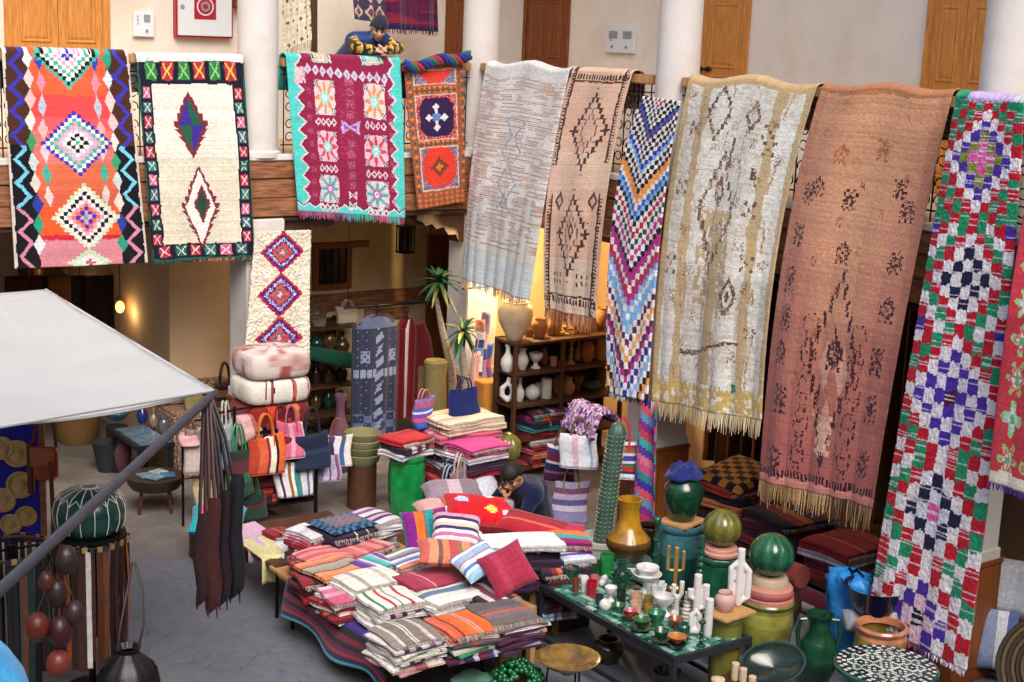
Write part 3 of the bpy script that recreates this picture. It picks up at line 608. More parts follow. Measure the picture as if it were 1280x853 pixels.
def rug(name, label, Lp, Rp, plane, X0, X1, nx, ny, fn, amp=.002, wave=.02, k=1.5, seed=0, fringe=None, m=None, thick=.012, drape=True, cat='carpet', row=.1, cell=.12, sag=0.):
    r = np.random.default_rng(seed); U_, V_ = UV(ny, nx); wb = .014; U_ = np.clip(U_+wb*(vnoise(ny, nx, 5, 6, seed+31)-.5)+.02*(vnoise(ny, nx, 40, 30, seed+33)-.5), .0005, .9995); V_ = np.clip(V_+wb*.6*(vnoise(ny, nx, 6, 5, seed+32)-.5)+.012*(vnoise(ny, nx, 30, 40, seed+34)-.5), .0005, .9995); cols = weave(fn(U_, V_), row, cell, seed)
    v = np.linspace(0, 1, ny+1); u = np.linspace(0, 1, nx+1)
    def edge(p):
        p = np.array(p, float)
        if len(p) == 2: return p[0]+(p[1]-p[0])*v[:, None]
        a, b, c_ = p; tm = .5; l0 = (v-tm)*(v-1)/(tm); l1 = v*(v-1)/(tm*(tm-1)); l2 = v*(v-tm)/(1-tm); return a*l0[:, None]+b*l1[:, None]+c_*l2[:, None]
    eL, eR = edge(Lp), edge(Rp); pr = FY if plane == 'y' else FX; off = X0+(X1-X0)*np.clip(v*1.6, 0, 1)
    A = np.array([pr(*eL[i], off[i]) for i in range(ny+1)]); B = np.array([pr(*eR[i], off[i]) for i in range(ny+1)])
    P = A[:, None]*(1-u)[None, :, None]+B[:, None]*u[None, :, None]
    ax = 1 if plane == 'y' else 0; ph = r.random()*6
    wv = -wave*(.15+.85*v[:, None])*(1+np.sin(2*math.pi*k*u[None]+ph+.9*v[:, None]))*.5-wave*.25*np.sin(2*math.pi*(k*1.7*u[None]+.35*v[:, None])+ph*2)-wave*.4*v[:, None]**2*np.abs(np.sin(2*math.pi*k*2.3*u[None]+ph))
    P[:, :, ax] += wv; P[:, :, ax] -= amp*(r.random((ny+1, nx+1))+.7*vnoise(ny+1, nx+1, 2, 2, seed+5)); P[:, :, 2] += amp*.6*(r.random((ny+1, nx+1))-.5)
    P[:, :, 2] -= sag*np.sin(math.pi*u[None]*3)*(1-v[:, None])**6
    P[-1, :, 2] += amp*2*(r.random(nx+1)-.5)
    if drape:
        top = P[0].copy(); rows = []; cc = []
        for db, dz in ((.17, -.34), (.165, -.1), (.15, .01), (.09, .035), (.03, .028)):
            q = top.copy(); q[:, ax] += db; q[:, 2] += dz; rows.append(q)
        P = np.concatenate([np.array(rows), P]); cols = np.concatenate([np.repeat(cols[:1], 5, 0), cols])
    mb = MB(); mb.grid(P, cols)
    o = mb.build(name, m or pile, smooth=True, auto=False); tag(o, label, cat)
    sd = o.modifiers.new('thickness', 'SOLIDIFY'); sd.thickness = thick; sd.offset = 0
    if fringe:
        n, ln, pal = fringe; fb = MB(); bot = P[-1]
        for i in range(n):
            t = (i+.5*r.random())/n*nx; j = min(int(t), nx-1); p = Vector(bot[j]+(bot[j+1]-bot[j])*(t-j)); l = ln*(.65+.5*r.random()); dx = (r.random()-.5)*.03
            tv = Vector(bot[-1]-bot[0]).normalized(); nrm = Vector((0, -1, 0)) if plane == 'y' else Vector((-1, 0, 0)); hc = C(pal[int(i*len(pal)/n+r.random()*1.2) % len(pal)])*(.7+.5*r.random())
            mid = p+Vector((0, 0, -l*.5))+tv*dx*.3+nrm*.01*r.random(); end = p+Vector((0, 0, -l))+tv*dx+nrm*.015*r.random()
            fb.tube([p+Vector((0, 0, .01)), mid, end], [.006, .0055, .003], 4, hc, caps=False)
        f = fb.build('fringe', cloth, o, smooth=True); tag(f, kind='stuff')
    return o
rug('hanging_carpet', 'orange carpet with three stepped check diamonds, far left', [(2, 64), (10, 200), (18, 336)], [(160, 68), (172, 200), (184, 328)], 'y', -.05, -.1, 128, 210, pat_orange, .002, .025, 1.2, 1)
rug('hanging_carpet', 'cream carpet with dark border and two pointed diamonds', [(170, 71), (180, 200), (190, 328)], [(304, 73), (311, 200), (316, 321)], 'y', -.05, -.1, 112, 200, pat_cream_border, .002, .03, .8, 2, (70, .025, ['1c5a48', '20243a', 'c86a58']), m=cloth, thick=.01)
rug('hanging_carpet', 'maroon carpet with turquoise zigzag border and tasselled hem', [(357, 71), (364, 170), (371, 263)], [(500, 76), (503, 180), (504, 272)], 'y', -.05, -.1, 140, 200, pat_maroon, .0012, .025, 1.1, 3, (110, .075, ['8c3a5c', '9a5a7a', '6a4a6a', 'b85a80', '8a3a60', '6a7a9a', '3aa0a0', '38a890', '8a4a6a', 'c05a80', '3aa098']), m=cloth, thick=.01)
rug('hanging_carpet', 'small red brown carpet with a purple and an orange hexagon', [(505, 84), (512, 170), (521, 262)], [(578, 82), (580, 165), (581, 252)], 'y', -.09, -.14, 80, 190, pat_smallred, .0012, .02, .9, 4, m=cloth, thick=.01)
rug('hanging_carpet', 'pale grey carpet with tan weft lines, left of the pink one', [(608, 80), (590, 200), (581, 347)], [(714, 88), (689, 220), (664, 375)], 'x', -.05, -.2, 100, 220, pat_grey, .003, .05, 1.6, 5, (90, .1, ['b08a68', 'c8ac8c', '8a98a8', 'a87c58', 'c0b0a0']), row=.05, sag=.03)
rug('hanging_carpet', 'narrow pale pink carpet with dark brown stepped diamonds', [(716, 88), (687, 230), (683, 385)], [(790, 92), (761, 230), (746, 398)], 'x', -.05, -.2, 84, 230, pat_pink, .0025, .035, 1.1, 6, (80, .15, ['8a5a40', 'a8704c', '7a4a34', 'b08060']), row=.07)
rug('hanging_carpet', 'narrow multicoloured chevron carpet hanging in front of the column', [(806, 121), (768, 270), (761, 490)], [(851, 127), (828, 280), (811, 501)], 'x', -.32, -.34, 78, 230, pat_zig, .006, .03, 1.1, 7, (60, .05, ['22232c', 'c8c4c0', '30323c']), drape=False, thick=.02)
rug('hanging_carpet', 'large cream shaggy carpet with brown outlines and pale fringe', [(862, 98), (833, 280), (821, 500)], [(1020, 109), (975, 300), (956, 525)], 'x', -.05, -.24, 130, 250, pat_cream, .0035, .06, 1.3, 8, (120, .16, ['c8b48c', 'b8a078', 'd8c8a4']), sag=.03, row=.08)
rug('hanging_carpet', 'large terracotta carpet with small dark figures and tan fringe', [(1027, 109), (980, 320), (955, 598)], [(1190, 117), (1142, 350), (1098, 634)], 'x', -.05, -.24, 130, 260, pat_terra, .004, .06, 1.2, 9, (110, .2, ['a8845c', '8a6a48', 'b8946c', '5a4030']), row=.12, sag=.02)
rug('hanging_carpet', 'long red, white, green and purple checked rag carpet', [(1196, 120), (1146, 420), (1090, 772)], [(1282, 128), (1257, 440), (1209, 838)], 'x', -.26, -.38, 126, 410, pat_check, .008, .04, .9, 10, (100, .05, ['c8b8c8', 'd86a9c', 'c04060', '6a4a8a', 'dcd4dc']), drape=True, thick=.02, row=.1, cell=.12)
rug('hanging_carpet', 'red carpet with green flower rosettes at the right edge', [(1312, 130), (1272, 330), (1240, 601)], [(1450, 140), (1420, 360), (1380, 650)], 'x', -.1, -.5, 90, 200, pat_redflower, .002, .03, 1, 11, (60, .05, ['3a2470', '4a2a80']), m=cloth)
rug('hanging_carpet', 'cream shag carpet with three red and purple diamonds on the pillar', [(318, 290), (311, 370), (303, 452)], [(388, 288), (386, 366), (385, 448)], 'y', -.2, -.22, 74, 150, pat_shag3, .014, .02, .7, 12, drape=False, thick=.025, cell=.2)
# twisted cloth on the rail above the small red carpet
mb = MB(); pts = [FY(505+82*t, 84-14*t**2+3*math.sin(t*9), -.14) for t in np.linspace(0, 1, 40)]
for s, h in enumerate(('2a6a48', '24388c', '1c2a5c', 'b02038')):
    P = []
    for i, p in enumerate(pts):
        a = i*.55+s*math.pi/2; P.append(p+Vector((0, math.cos(a)*.03, math.sin(a)*.035+.02)))
    mb.tube(P, .03, 7, C(h))
tag(mb.build('twisted_cloth', cloth), 'green, blue and red twisted cloth lying on the rail over the small red carpet', 'cloth')
# textiles hanging in the upper gallery
def pat_dots(U, V): 
    c = fill(U, 'd8ccb4'); put(c, dia((U*4+.5*(np.floor(V*9) % 2)) % 1, (V*9) % 1, .5, .5, .16, .22) < 1, '5a4a3c'); put(c, dia((U*4+.5) % 1, (V*9+.5) % 1, .5, .5, .1, .12) < 1, 'b08a40'); return c
def pat_purple(U, V):
    c = fill(U, '541a3c'); n = vnoise(*U.shape, 3, 40, 3); put(c, n > .7, '7a2438'); put(c, n < .3, '2c1a48'); put(c, abs(V-.4) < .03, '8a2a3c'); return c
def pat_kilim(U, V):
    c = fill(U, '3a3450'); put(c, dia((U*3) % 1, (V*4) % 1, .5, .5, .45, .45) < 1, 'c0a888'); put(c, dia((U*3) % 1, (V*4) % 1, .5, .5, .28, .28) < 1, '6a3a50'); return c
rug('hung_textile', 'cream dotted textile hanging beside the left column', [(352, -60), (388, 62)][:1]+[(354, 64)], [(386, -60), (388, 50)], 'y', .9, .9, 40, 90, pat_dots, .001, .05, 2, 21, (30, .1, ['d8ccb4', 'c0b090']), m=cloth, drape=False, cat='textile', thick=.006)
rug('hung_textile', 'patterned kilim hanging behind the head of the man in the vest', [(437, -60), (441, 24)], [(480, -60), (480, 30)], 'y', 1.2, 1.2, 36, 60, pat_kilim, .001, .05, 1.5, 22, m=cloth, drape=False, cat='textile', thick=.006)
rug('hung_textile', 'dark purple red blanket hanging in the upper gallery', [(478, -60), (480, 36)], [(547, -60), (546, 40)], 'y', 1.3, 1.3, 50, 60, pat_purple, .003, .06, 2, 23, (40, .05, ['541a3c', '6a2444']), drape=False, cat='textile')
# brown curtain edge
rug('hung_textile', 'narrow brown curtain between the dotted textile and the man', [(384, -60), (386, 64)], [(396, -60), (395, 66)], 'y', 1.0, 1.0, 10, 40, lambda U, V: fill(U, '4a3322'), .001, .03, 2, 24, m=cloth, drape=False, cat='textile', thick=.006)
# rods that carry the gallery textiles
for a, b, Y, lb in ((-2.3, -1.85, .9, 'dotted textile'), (-1.4, -.55, 1.25, 'kilim and the purple blanket')):
    tag(MB().tube([(a, Y, 5.75), (b+.3, Y, 5.75)], .02, 8).build('hanging_rod', iron), 'black rod above the '+lb, 'rod')
# ================================================================ TEXTILE GOODS
def stripes(spec, n):
    """'hex*w hex*w ...' -> n colours"""
    it = [(q.split('*')[0], float(q.split('*')[1]) if '*' in q else 1.) for q in spec.split()]; tot = sum(w_ for _, w_ in it)
    e = np.cumsum([w_ for _, w_ in it])/tot; x = (np.arange(n)+.5)/n; ix = np.searchsorted(e, x); return np.array([C(it[min(i, len(it)-1)][0]) for i in ix])
PAL = {
 'grey': '8a8078*3 cfc8bc*1 7a7068*3 d8d2c6*.6 7c7268*.5 d4ccc0*1 7a7066*3 a89c8c*.6 c8c0b4*1 857b70*3',
 'orange': 'd06a50*1.2 d8562a*1.5 241a1e*.5 d8602c*2 e06a20*2 a89c98*.5 e06c24*.6 b8a8a0*.4 e0641c*3 e46a20*2',
 'brown': '6a5e5c*3 75686a*2 d8482c*.8 6a5c5c*1.6 5e5254*4',
 'plum': '4a1f3c*1 8a5a78*.5 2a2a5a*1 c8c0d0*.5 6a2040*1 3a3a70*.6 d0c8d4*.4',
 'white': 'dcd8cc*6 c8c4b8*.4 dcd8cc*2',
 'whiteblue': 'dedad0*2 dcd8cc*2 5a7890*1.6 dcdad0*2 b86a68*.3 dcd8cc*1',
 'whiterg': 'dcd8cc*1 2f7a50*.6 d8d4c8*1.2 b82c34*.6 d8d4c8*1 4a7a58*.4 dcd8d0*1.4 b02830*.6 dcd8cc*2',
 'stamp': 'dad6ca*2 9c948a*1 dcd8cc*3 b4b0a4*.8 dad6cc*2',
 'dustyred': '9a2c44*2 a83850*1.5 c8909c*.2 9c2e46*.8 c8909c*.2 982a42*3 a03048*1.5',
 'tanblack': 'c8764c*2 d88a60*1.5 2a2826*.5 9a8e7c*2 a89c88*1.2 302c2a*.5 c86c4c*1 d88864*1.5 c87048*.8',
 'pinklace': 'c86a66*1 d89088*.6 c45a5c*1 d48480*1 b84a50*.8 d89a90*.8',
 'purpteal': '5a3a8c*1 8a6ab0*.6 d8d4dc*.6 3a9c9c*1 58b4b0*.7 c8c0cc*.5 6a4a8c*1 b8b0c0*.5',
 'multi': 'c87c68*1 d8d0cc*.6 3a4a80*.5 7a9cc4*.6 d8d8dc*1 303a6a*.4 a86a58*.8 58a0b8*.6 d8d4d0*1 4a3a50*.5',
 'red': 'b81f28*1', 'crimson': 'a01828*3 c04a58*.4 8c1424*2', 'magenta': '9a1f7a*1', 'pink': 'cc3a84*1', 'rose': 'd0a0b8*1', 'yellow': 'd4c88c*1', 'purewhite': 'dcdcdc*1',
 'tor': '8c1a5c*1 2f9a98*1.4 e0702c*1.2 b81f3c*1.2 8c1a6a*.6 b82038*1', 'bluewhite': 'c8ccdc*1 3a4a8c*.6 d8dae0*.8 6a5a90*.5 dcdce0*1 28305c*.5',
 'stripeA': 'd8ccd0*.8 3a2a50*.5 c8a0b8*.7 2a2a40*.4 d8d4d8*.9 8a4a70*.6 c8bccc*.6 38305a*.4', 'creamplaid': 'd8c8ac*2 a85a58*.2 dcccb0*2 b86a64*.2 d8c4a8*2',
 'darkmulti': '2a1a2c*1 8c2030*.8 c87038*.6 2c2a54*.8 6a1c38*.8 30402c*.5', 'blk': '201a24*1', 'violetblk': '3a2a7a*1.2 1a1620*1 7a1f3c*1 1c1a24*.6 6a1a48*.8 a0303c*.3 381c4c*.8 3aa0ac*.5',
 'navy': '1c2450*1', 'plumfig': '34203c*2 c8c0c8*.2 341e3a*1 b8b0bc*.2 34203c*1', 'lblue': '8cb0c8*1 d8dce0*.5 4a78b0*.5 c8c8d0*.6 a87c88*.3 90a8c0*1 dadce0*.5 5a80b0*.4', 'salmon': 'c86058*1 d89070*.8 7a5448*.4 d8805c*.8 b84c4c*.8 8a6a54*.5 e09068*.8 c05a58*.7',
 'cushA': '3f6a80*.3 7a1f78*1.5 d8682c*1.5 7a5a5c*.2 2a9090*1.5 8a1f70*1.8 e0d8dc*.4', 'cushB': 'd8ccd0*.7 b86a90*.7 d8d4d8*.5 38306a*.5 d0b898*.6 d8d4d4*.5 3a2448*.6 c890a8*.6 2a2238*.6', 'redstripe': 'a0202c*1 c85a50*.2 9a1c2c*1 1f1a20*.1 b02834*.8',
 'plaid': '6a6a8c*1 a8a4b0*.8 50507a*.5 b8b4bc*1 7a7a98*.6 c8c4cc*.5', 'greypink': '8a7a84*2 b8a0a8*1 7a6c78*2', 'pinkgrey': 'c89c98*1 a85a58*.5 d8c0b8*.8',
 'stripebag': '3a5ab0*.7 c84c78*.5 6a4aa0*.5 d8d0d8*.2 3a60b8*.6 c04a60*.4 8a6ab0*.6', 'kilimred': '8a1c28*1 2a1c24*.3 b84a2c*.5 7a1420*.8 2c3a4a*.3 a02430*.7',
 'teal': '2f8c88*1', 'white2': 'd4cfd4*1 c8bcc8*.6 dcd8dc*1', 'bwstripe': '2a2028*.5 c8bcc0*.5 6a2038*.6 d0c8c8*.4 2c3048*.5 b04a40*.5', 'pinkstr': 'c85a78*1 d898a8*.5 d0688a*.7 dcc0c8*.4', 'lilac': '8a80a8*1 c8b8c8*.6 5a5488*.5 b0a0b8*.8 7a4a68*.4 a8a0c0*.6',
 'dkred': '5a1420*1 8a2028*.6 1f1a24*.5', 'greenw': '3a8a60*1 d8d8d0*.4', 'carpetstack': 'a83020*1 2a2a50*.4 d08030*.5 3a1a24*.6',
}
ORD = ['topmost', 'second', 'third', 'fourth', 'fifth', 'sixth', 'seventh', 'eighth', 'ninth', 'tenth', 'eleventh', 'twelfth', 'thirteenth']
FC = {}
def folded_mesh(w, d, h, pal, axis='x', layers=2, seed=0):
    key = (round(w, 3), round(d, 3), round(h, 3), pal, axis, layers, seed)
    if key in FC: return FC[key]
    r = np.random.default_rng(seed*7+3); n, m = (30, 10) if axis == 'x' else (10, 30); st = stripes(PAL.get(pal, pal), 30)
    s = np.linspace(-1, 1, n+1); t = np.linspace(-1, 1, m+1); S, T = np.meshgrid(s, t)
    bow = .02*w*np.sin(T*2.2+r.random()*6); X = S*w/2*(1-.02*T*T)+bow*.5; Y = T*d/2*(1-.02*S*S)+.02*d*np.sin(S*2.5+r.random()*6)
    X += w*.012*(vnoise(m+1, n+1, 3, 4, seed)-.5); e = np.maximum(abs(S), abs(T)); Z = h-.2*h/layers*np.clip((e-.93)/.07, 0, 1)**2-.006*(vnoise(m+1, n+1, 4, 8, seed+1))
    P = np.stack([X, Y, Z], -1); cols = np.zeros((m, n, 3))
    cols[:] = st[None, :] if axis == 'x' else st[:, None]
    cols = weave(cols, .08, .1, seed)
    mb = MB(); mb.grid(P[::-1], cols[::-1])
    per = [P[0, j] for j in range(n)]+[P[i, n] for i in range(m)]+[P[m, j] for j in range(n, 0, -1)]+[P[i, 0] for i in range(m, 0, -1)]
    pc = [cols[0, j] for j in range(n)]+[cols[i, n-1] for i in range(m)]+[cols[m-1, j-1] for j in range(n, 0, -1)]+[cols[i-1, 0] for i in range(m, 0, -1)]
    per = np.array(per); pc = np.array(pc); ctr = np.array([0, 0, 0]); rows = []; rc = []
    K = layers*4
    for k in range(K+1):
        ph = (k % 4)/4; z = h*(1-.3/layers)-(h*(1-.3/layers))*k/K; o = .008*math.sin(math.pi*ph)-.003
        q = per.copy(); dirv = q[:, :2]/np.maximum(np.linalg.norm(q[:, :2], axis=1, keepdims=True), 1e-6); q[:, :2] += dirv*o*(1+.4*r.random((len(q), 1))); q[:, 2] = z+.003*(r.random(len(q))-.5)
        if k == 0: q[:, 2] = per[:, 2]; q[:, :2] = per[:, :2]
        rows.append(q)
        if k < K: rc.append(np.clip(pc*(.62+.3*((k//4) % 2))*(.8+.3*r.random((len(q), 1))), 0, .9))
    mb.grid(np.array(rows), np.array(rc), wrap=True); 
    mb.v = [(x+.012*math.sin(y*14+seed), y+.012*math.sin(x*13+seed*2), z-.01*(abs(2*x/w)**3+abs(2*y/d)**3)*.5+.003*math.sin(x*21+seed)*math.sin(y*17)) for x, y, z in mb.v]
    me = mb.mesh(True); me.set_sharp_from_angle(angle=R(32)); me.materials.append(cloth); FC[key] = me; return me
def cloth_stack(c, ztop, zbase, w, d, rz, pals, what, toplabel, axis='x', group=None, jit=.024, layers=2, name='folded_cloth', cat='cloth', seed=0):
    """c: Vector of the top centre; pals from the top down"""
    n = len(pals); h = (ztop-zbase)/n; r = random.Random(seed+5)
    for i, pl in enumerate(pals):
        me = folded_mesh(w*(1+.02*(i % 3)), d, h*.995, pl, axis if i % 3 != 2 else axis, layers, seed+i % 4)
        o = mobj(name, me, None, None, (c.x+r.uniform(-jit, jit), c.y+r.uniform(-jit, jit), ztop-h*(i+1)), rz+r.uniform(-.1, .1))
        if i == 0 and h < .08:
            fb = MB(); rf = random.Random(seed)
            for q in range(46):
                xx = (q/45-.5)*w; zz_ = h*.45; fb.tube([(xx, -d/2, zz_), (xx+rf.uniform(-.006, .006), -d/2-.018, zz_-.006), (xx+rf.uniform(-.01, .01), -d/2-.03, zz_-.03*rf.uniform(.6, 1.3))], [.003, .003, .0015], 3, C('c8beb0')*rf.uniform(.5, 1.1), caps=False)
            tag(fb.build('fringe', cloth, o), kind='stuff')
        tag(o, toplabel if i == 0 else ('lowest' if i == n-1 else ORD[i])+' in the '+what, cat, group or what)
def sheet(name, label, P, cols, cat='cloth', thick=.01, m=None, parent=None, parts=True):
    o = MB().grid(np.array(P), cols).build(name, m or cloth, parent, smooth=True, auto=False); sd = o.modifiers.new('t', 'SOLIDIFY'); sd.thickness = thick; sd.offset = 0
    if label: tag(o, label, cat)
    return o
def cushion(label, loc, w, d, T, pal, axis='x', rot=(0, 0, 0), seed=0, name='cushion', m=None, colfn=None):
    n, m_ = 26, 20; s = np.linspace(-1, 1, n+1); t = np.linspace(-1, 1, m_+1); S, Tt = np.meshgrid(s, t); mb = MB()
    prof = (np.clip(1-S**4, 0, 1)**.5)*(np.clip(1-Tt**4, 0, 1)**.5); X = S*w/2*(1-.07*(1-Tt**2)); Y = Tt*d/2*(1-.07*(1-S**2))
    nz = (vnoise(m_+1, n+1, 5, 5, seed)-.5)*.22
    if colfn is not None: cols = colfn((S[:-1, :-1]+1)/2, (Tt[:-1, :-1]+1)/2)
    else:
        st = stripes(PAL.get(pal, pal), n if axis == 'x' else m_); cols = np.zeros((m_, n, 3)); cols[:] = st[None] if axis == 'x' else st[:, None]
    cols = weave(cols, .05, .1, seed)
    mb.grid(np.stack([X, Y, T/2*prof*(1+nz)], -1)[::-1], cols[::-1]); mb.grid(np.stack([X, Y, -T/2*prof], -1), cols)
    o = mb.build(name, m or cloth, None, True, auto=False); o.location = loc; o.rotation_euler = rot; tag(o, label, 'cushion'); return o
def uth(N, pw):
    """angles spaced evenly along a superellipse"""
    t = np.linspace(0, 2*math.pi, 4000); x = np.sign(np.cos(t))*abs(np.cos(t))**pw; y = np.sign(np.sin(t))*abs(np.sin(t))**pw
    s = np.concatenate([[0], np.cumsum(np.hypot(np.diff(x), np.diff(y)))]); return np.interp(np.arange(N)/N*s[-1], s, t)
def tote(label, loc, rz, w, h, dp, pal, axis='z', handle='6a3a28', hh=.16, tilt=0., name='tote_bag', taper=.9, m=None, round_=3., seed=0, group=None, drop=0):
    """open bag, base at loc; handles up"""
    t = thing(name, label, 'bag', loc, rz, group); t.rotation_euler = (tilt, 0, rz)
    N, Z = 44, 14; mb = MB(); rows = []; th = uth(N, 2/round_); r = np.random.default_rng(seed)
    st = stripes(PAL.get(pal, pal), Z if axis == 'z' else 16)
    for k in range(Z+1):
        z = k/Z; ww = w/2*(taper+(1-taper)*z); dd = dp/2*(1-.55*z)*(1+.1*math.sin(z*9+seed)); cx_ = np.sign(np.cos(th))*abs(np.cos(th))**(2/round_); sy = np.sign(np.sin(th))*abs(np.sin(th))**(2/round_)
        rows.append(np.stack([ww*cx_, dd*sy*(1+.12*(vnoise(Z+1, N, 4, 5, seed)[k]-.5)), z*h+.018*math.sin(seed*3)*z*cx_-.022*z*(1-abs(cx_))], -1)+np.array([.012*math.sin(z*5+seed), .01*math.sin(z*4+seed*2), 0]))
    P = np.array(rows); cols = np.zeros((Z, N, 3))
    for k in range(Z):
        for j in range(N):
            if axis == 'z': cols[k, j] = st[k]
            else: cols[k, j] = st[max(0, min(15, int((math.copysign(abs(math.cos(th[j]))**(2/round_), math.cos(th[j]))*.5+.5)*16)))]
    cols = weave(cols, .04, .08, seed); mb.grid(P[::-1], cols[::-1], wrap=True); b = len(mb.v); mb.v += [tuple(p) for p in P[0]]; mb.f.append(tuple(range(b, b+N))); mb.c.append(tuple(cols[0, 0]))
    o = mb.build('body', m or cloth, t, True); sd = o.modifiers.new('t', 'SOLIDIFY'); sd.thickness = .006; sd.offset = -1
    for s in (-1, 1):
        pts = [(w*.22*math.cos(a), s*dp*.2, h*.88+hh*math.sin(a)+(.12*h*0)) for a in np.linspace(math.pi, 0, 12)]
        pts = [(pts[0][0], s*dp*.23, h*.72)]+pts+[(pts[-1][0], s*dp*.23, h*.72)]
        MB().tube(pts, .009, 6, C(handle)).build('handle', leather, t)
    return t
# ---------------- the long display table with folded cloths
TZ = .46
tb = thing('display_table', 'long low wooden trestle table under the heaps of folded cloths', 'table')
for k in range(4): MB().b2(-4.02+.31*k, -4.02+.31*k+.304, -5.4, -3.2, TZ-.03, TZ, bev=.004).build('plank', wood_l, tb, smooth=False)
for x, y in ((-3.95, -5.2), (-3.95, -3.5), (-3.3, -5.3), (-2.85, -5.2), (-2.85, -3.4)): MB().tube([(x, y, 0), (x, y, TZ-.03)], .016, 8).build('leg', iron, tb)
for x in (-3.97, -3.3, -2.85): MB().b2(x-.02, x+.02, -5.35, -3.3, TZ-.07, TZ-.031).build('bearer', wood_l, tb, smooth=False)
def stool(label, x, y, z, s=.36):
    t = thing('wooden_stool', label, 'stool', (x, y, 0), .1, 'light wooden stools by the display table')
    MB().b2(-s/2, s/2, -s/2, s/2, z-.03, z, bev=.005).build('seat', wood_l, t, smooth=False)
    for a in (-1, 1):
        for b in (-1, 1): MB().b2(a*s/2*.86-.025, a*s/2*.86+.025, b*s/2*.86-.025, b*s/2*.86+.025, 0, z-.03).build('leg', wood_l, t, smooth=False)
        MB().b2(a*s/2*.86-.015, a*s/2*.86+.015, -s*.4, s*.4, .14, .18).build('rung', wood_l, t, smooth=False); MB().b2(-s*.4, s*.4, a*s/2*.86-.015, a*s/2*.86+.015, .22, .26).build('rung', wood_l, t, smooth=False)
p = G(628, 835, 0); stool('wooden stool below the brown grey cloth stack', p.x+.08, p.y+.12, .47)
p = G(668, 800, 0); stool('wooden stool behind the brown grey stack, under the dusty red cushion', p.x+.1, p.y+.15, .5, .3)
# front row
SN = 'grey striped stack at the front table corner'
cloth_stack(G(507, 790, 0.668), 0.668, TZ, 0.407, 0.412, .02, ['grey', 'stripeA', 'grey', 'white', 'whiteblue', 'white', 'stripeA', 'white2', 'whiteblue', 'pinkgrey', 'pinkgrey'], SN, 'grey and beige striped cloth topping the front corner stack', seed=1)
cloth_stack(G(578, 776, 0.674), 0.674, TZ, 0.387, 0.412, -.02, ['orange', 'orange', 'pinkgrey', 'brown', 'greenw', 'white', 'greenw', 'plum', 'plum'], 'stack under the bright orange cloth', 'bright orange cloth with black and grey stripes topping the front middle stack', seed=2)
cloth_stack(G(632, 763, 0.686), 0.686, TZ, 0.387, 0.454, -.03, ['brown', 'brown', 'stripeA', 'plum', 'bluewhite', 'plum', 'stripeA', 'plum', 'bluewhite', 'plum'], 'stack under the brown grey cloth', 'brown grey cloth with one orange stripe', axis='y', seed=3)
# second row
cloth_stack(G(487, 744, 0.693), 0.693, TZ, 0.407, 0.371, .03, ['whiterg', 'white', 'stripeA', 'white', 'whiteblue', 'stripeA', 'white', 'white2'], 'stack behind the grey striped corner stack', 'white cloth with red and green blocks', seed=4)
cloth_stack(G(558, 738, 0.699), 0.699, TZ, 0.446, 0.371, .06, ['whiteblue', 'white', 'white2', 'bluewhite', 'white', 'plum', 'stripeA'], 'stack behind the bright orange stack', 'white cloth with a broad blue band', axis='y', seed=5)
cloth_stack(G(610, 738, 0.693), 0.693, TZ, 0.329, 0.371, -.05, ['bwstripe', 'plum', 'stripeA', 'plum', 'pinkstr', 'plum'], 'stack in front of the dusty red cushion', 'dark plum striped cloth in front of the dusty red cushion', seed=6)
# third row
cloth_stack(G(462, 720, 0.717), 0.717, TZ, 0.464, 0.351, .05, ['stamp', 'white', 'white2', 'white', 'pinkstr', 'white', 'crimson'], 'stack with the grey stamped white cloth', 'white cloth with grey stamped squares', seed=7)
cloth_stack(G(538, 720, 0.724), 0.724, TZ, 0.464, 0.351, .04, ['dustyred', 'crimson', 'white2', 'dustyred', 'plum', 'stripeA'], 'stack with the dusty red cloth', 'dusty red folded cloth with white lines in the middle of the table', seed=8)
cloth_stack(G(420, 706, 0.693), 0.693, TZ, 0.446, 0.432, .1, ['tanblack', 'kilimred', 'tanblack', 'kilimred', 'dkred', 'kilimred'], 'dark red stack at the left table end', 'tan, black and orange striped cloth at the left end of the display table', axis='y', seed=9)
cloth_stack(G(398, 690, 0.680), 0.680, TZ, 0.387, 0.309, -.05, ['pinklace', 'kilimred', 'dkred', 'kilimred'], 'stack left of the tan striped one', 'pale pink patterned cloth at the far left of the display table', seed=10, axis='y')
cloth_stack(G(452, 679, 0.680), 0.680, TZ, 0.426, 0.329, .3, ['pinklace', 'pinklace', 'crimson', 'dkred'], 'stack behind the purple and teal cloth', 'salmon lace patterned cloth behind the purple and teal cloth', seed=11)
cloth_stack(G(468, 700, 0.705), 0.705, TZ, 0.329, 0.268, .25, ['purpteal', 'multi', 'salmon', 'multi'], 'stack with the purple and teal cloth', 'purple, white and teal striped cloth', seed=12)
cloth_stack(G(515, 694, 0.705), 0.705, TZ, 0.426, 0.309, .2, ['multi', 'bluewhite', 'multi', 'lblue', 'multi'], 'stack left of the salmon cushion', 'crumpled multicoloured striped cloth left of the salmon cushion', axis='y', seed=13)
cloth_stack(G(433, 737, 0.647), 0.647, TZ, 0.374, 0.358, .05, ['pinkstr', 'white2', 'crimson', 'white', 'kilimred', 'stripeA'], 'stack on the left flank of the table', 'pink and white striped cloth on the left flank of the display table', axis='y', seed=25)
cloth_stack(G(400, 716, 0.630), 0.630, TZ, 0.352, 0.336, -.08, ['kilimred', 'darkmulti', 'dkred', 'kilimred', 'crimson'], 'red stack at the table edge over the blanket', 'dark red kilim cloth at the table edge above the hanging blanket', seed=26)
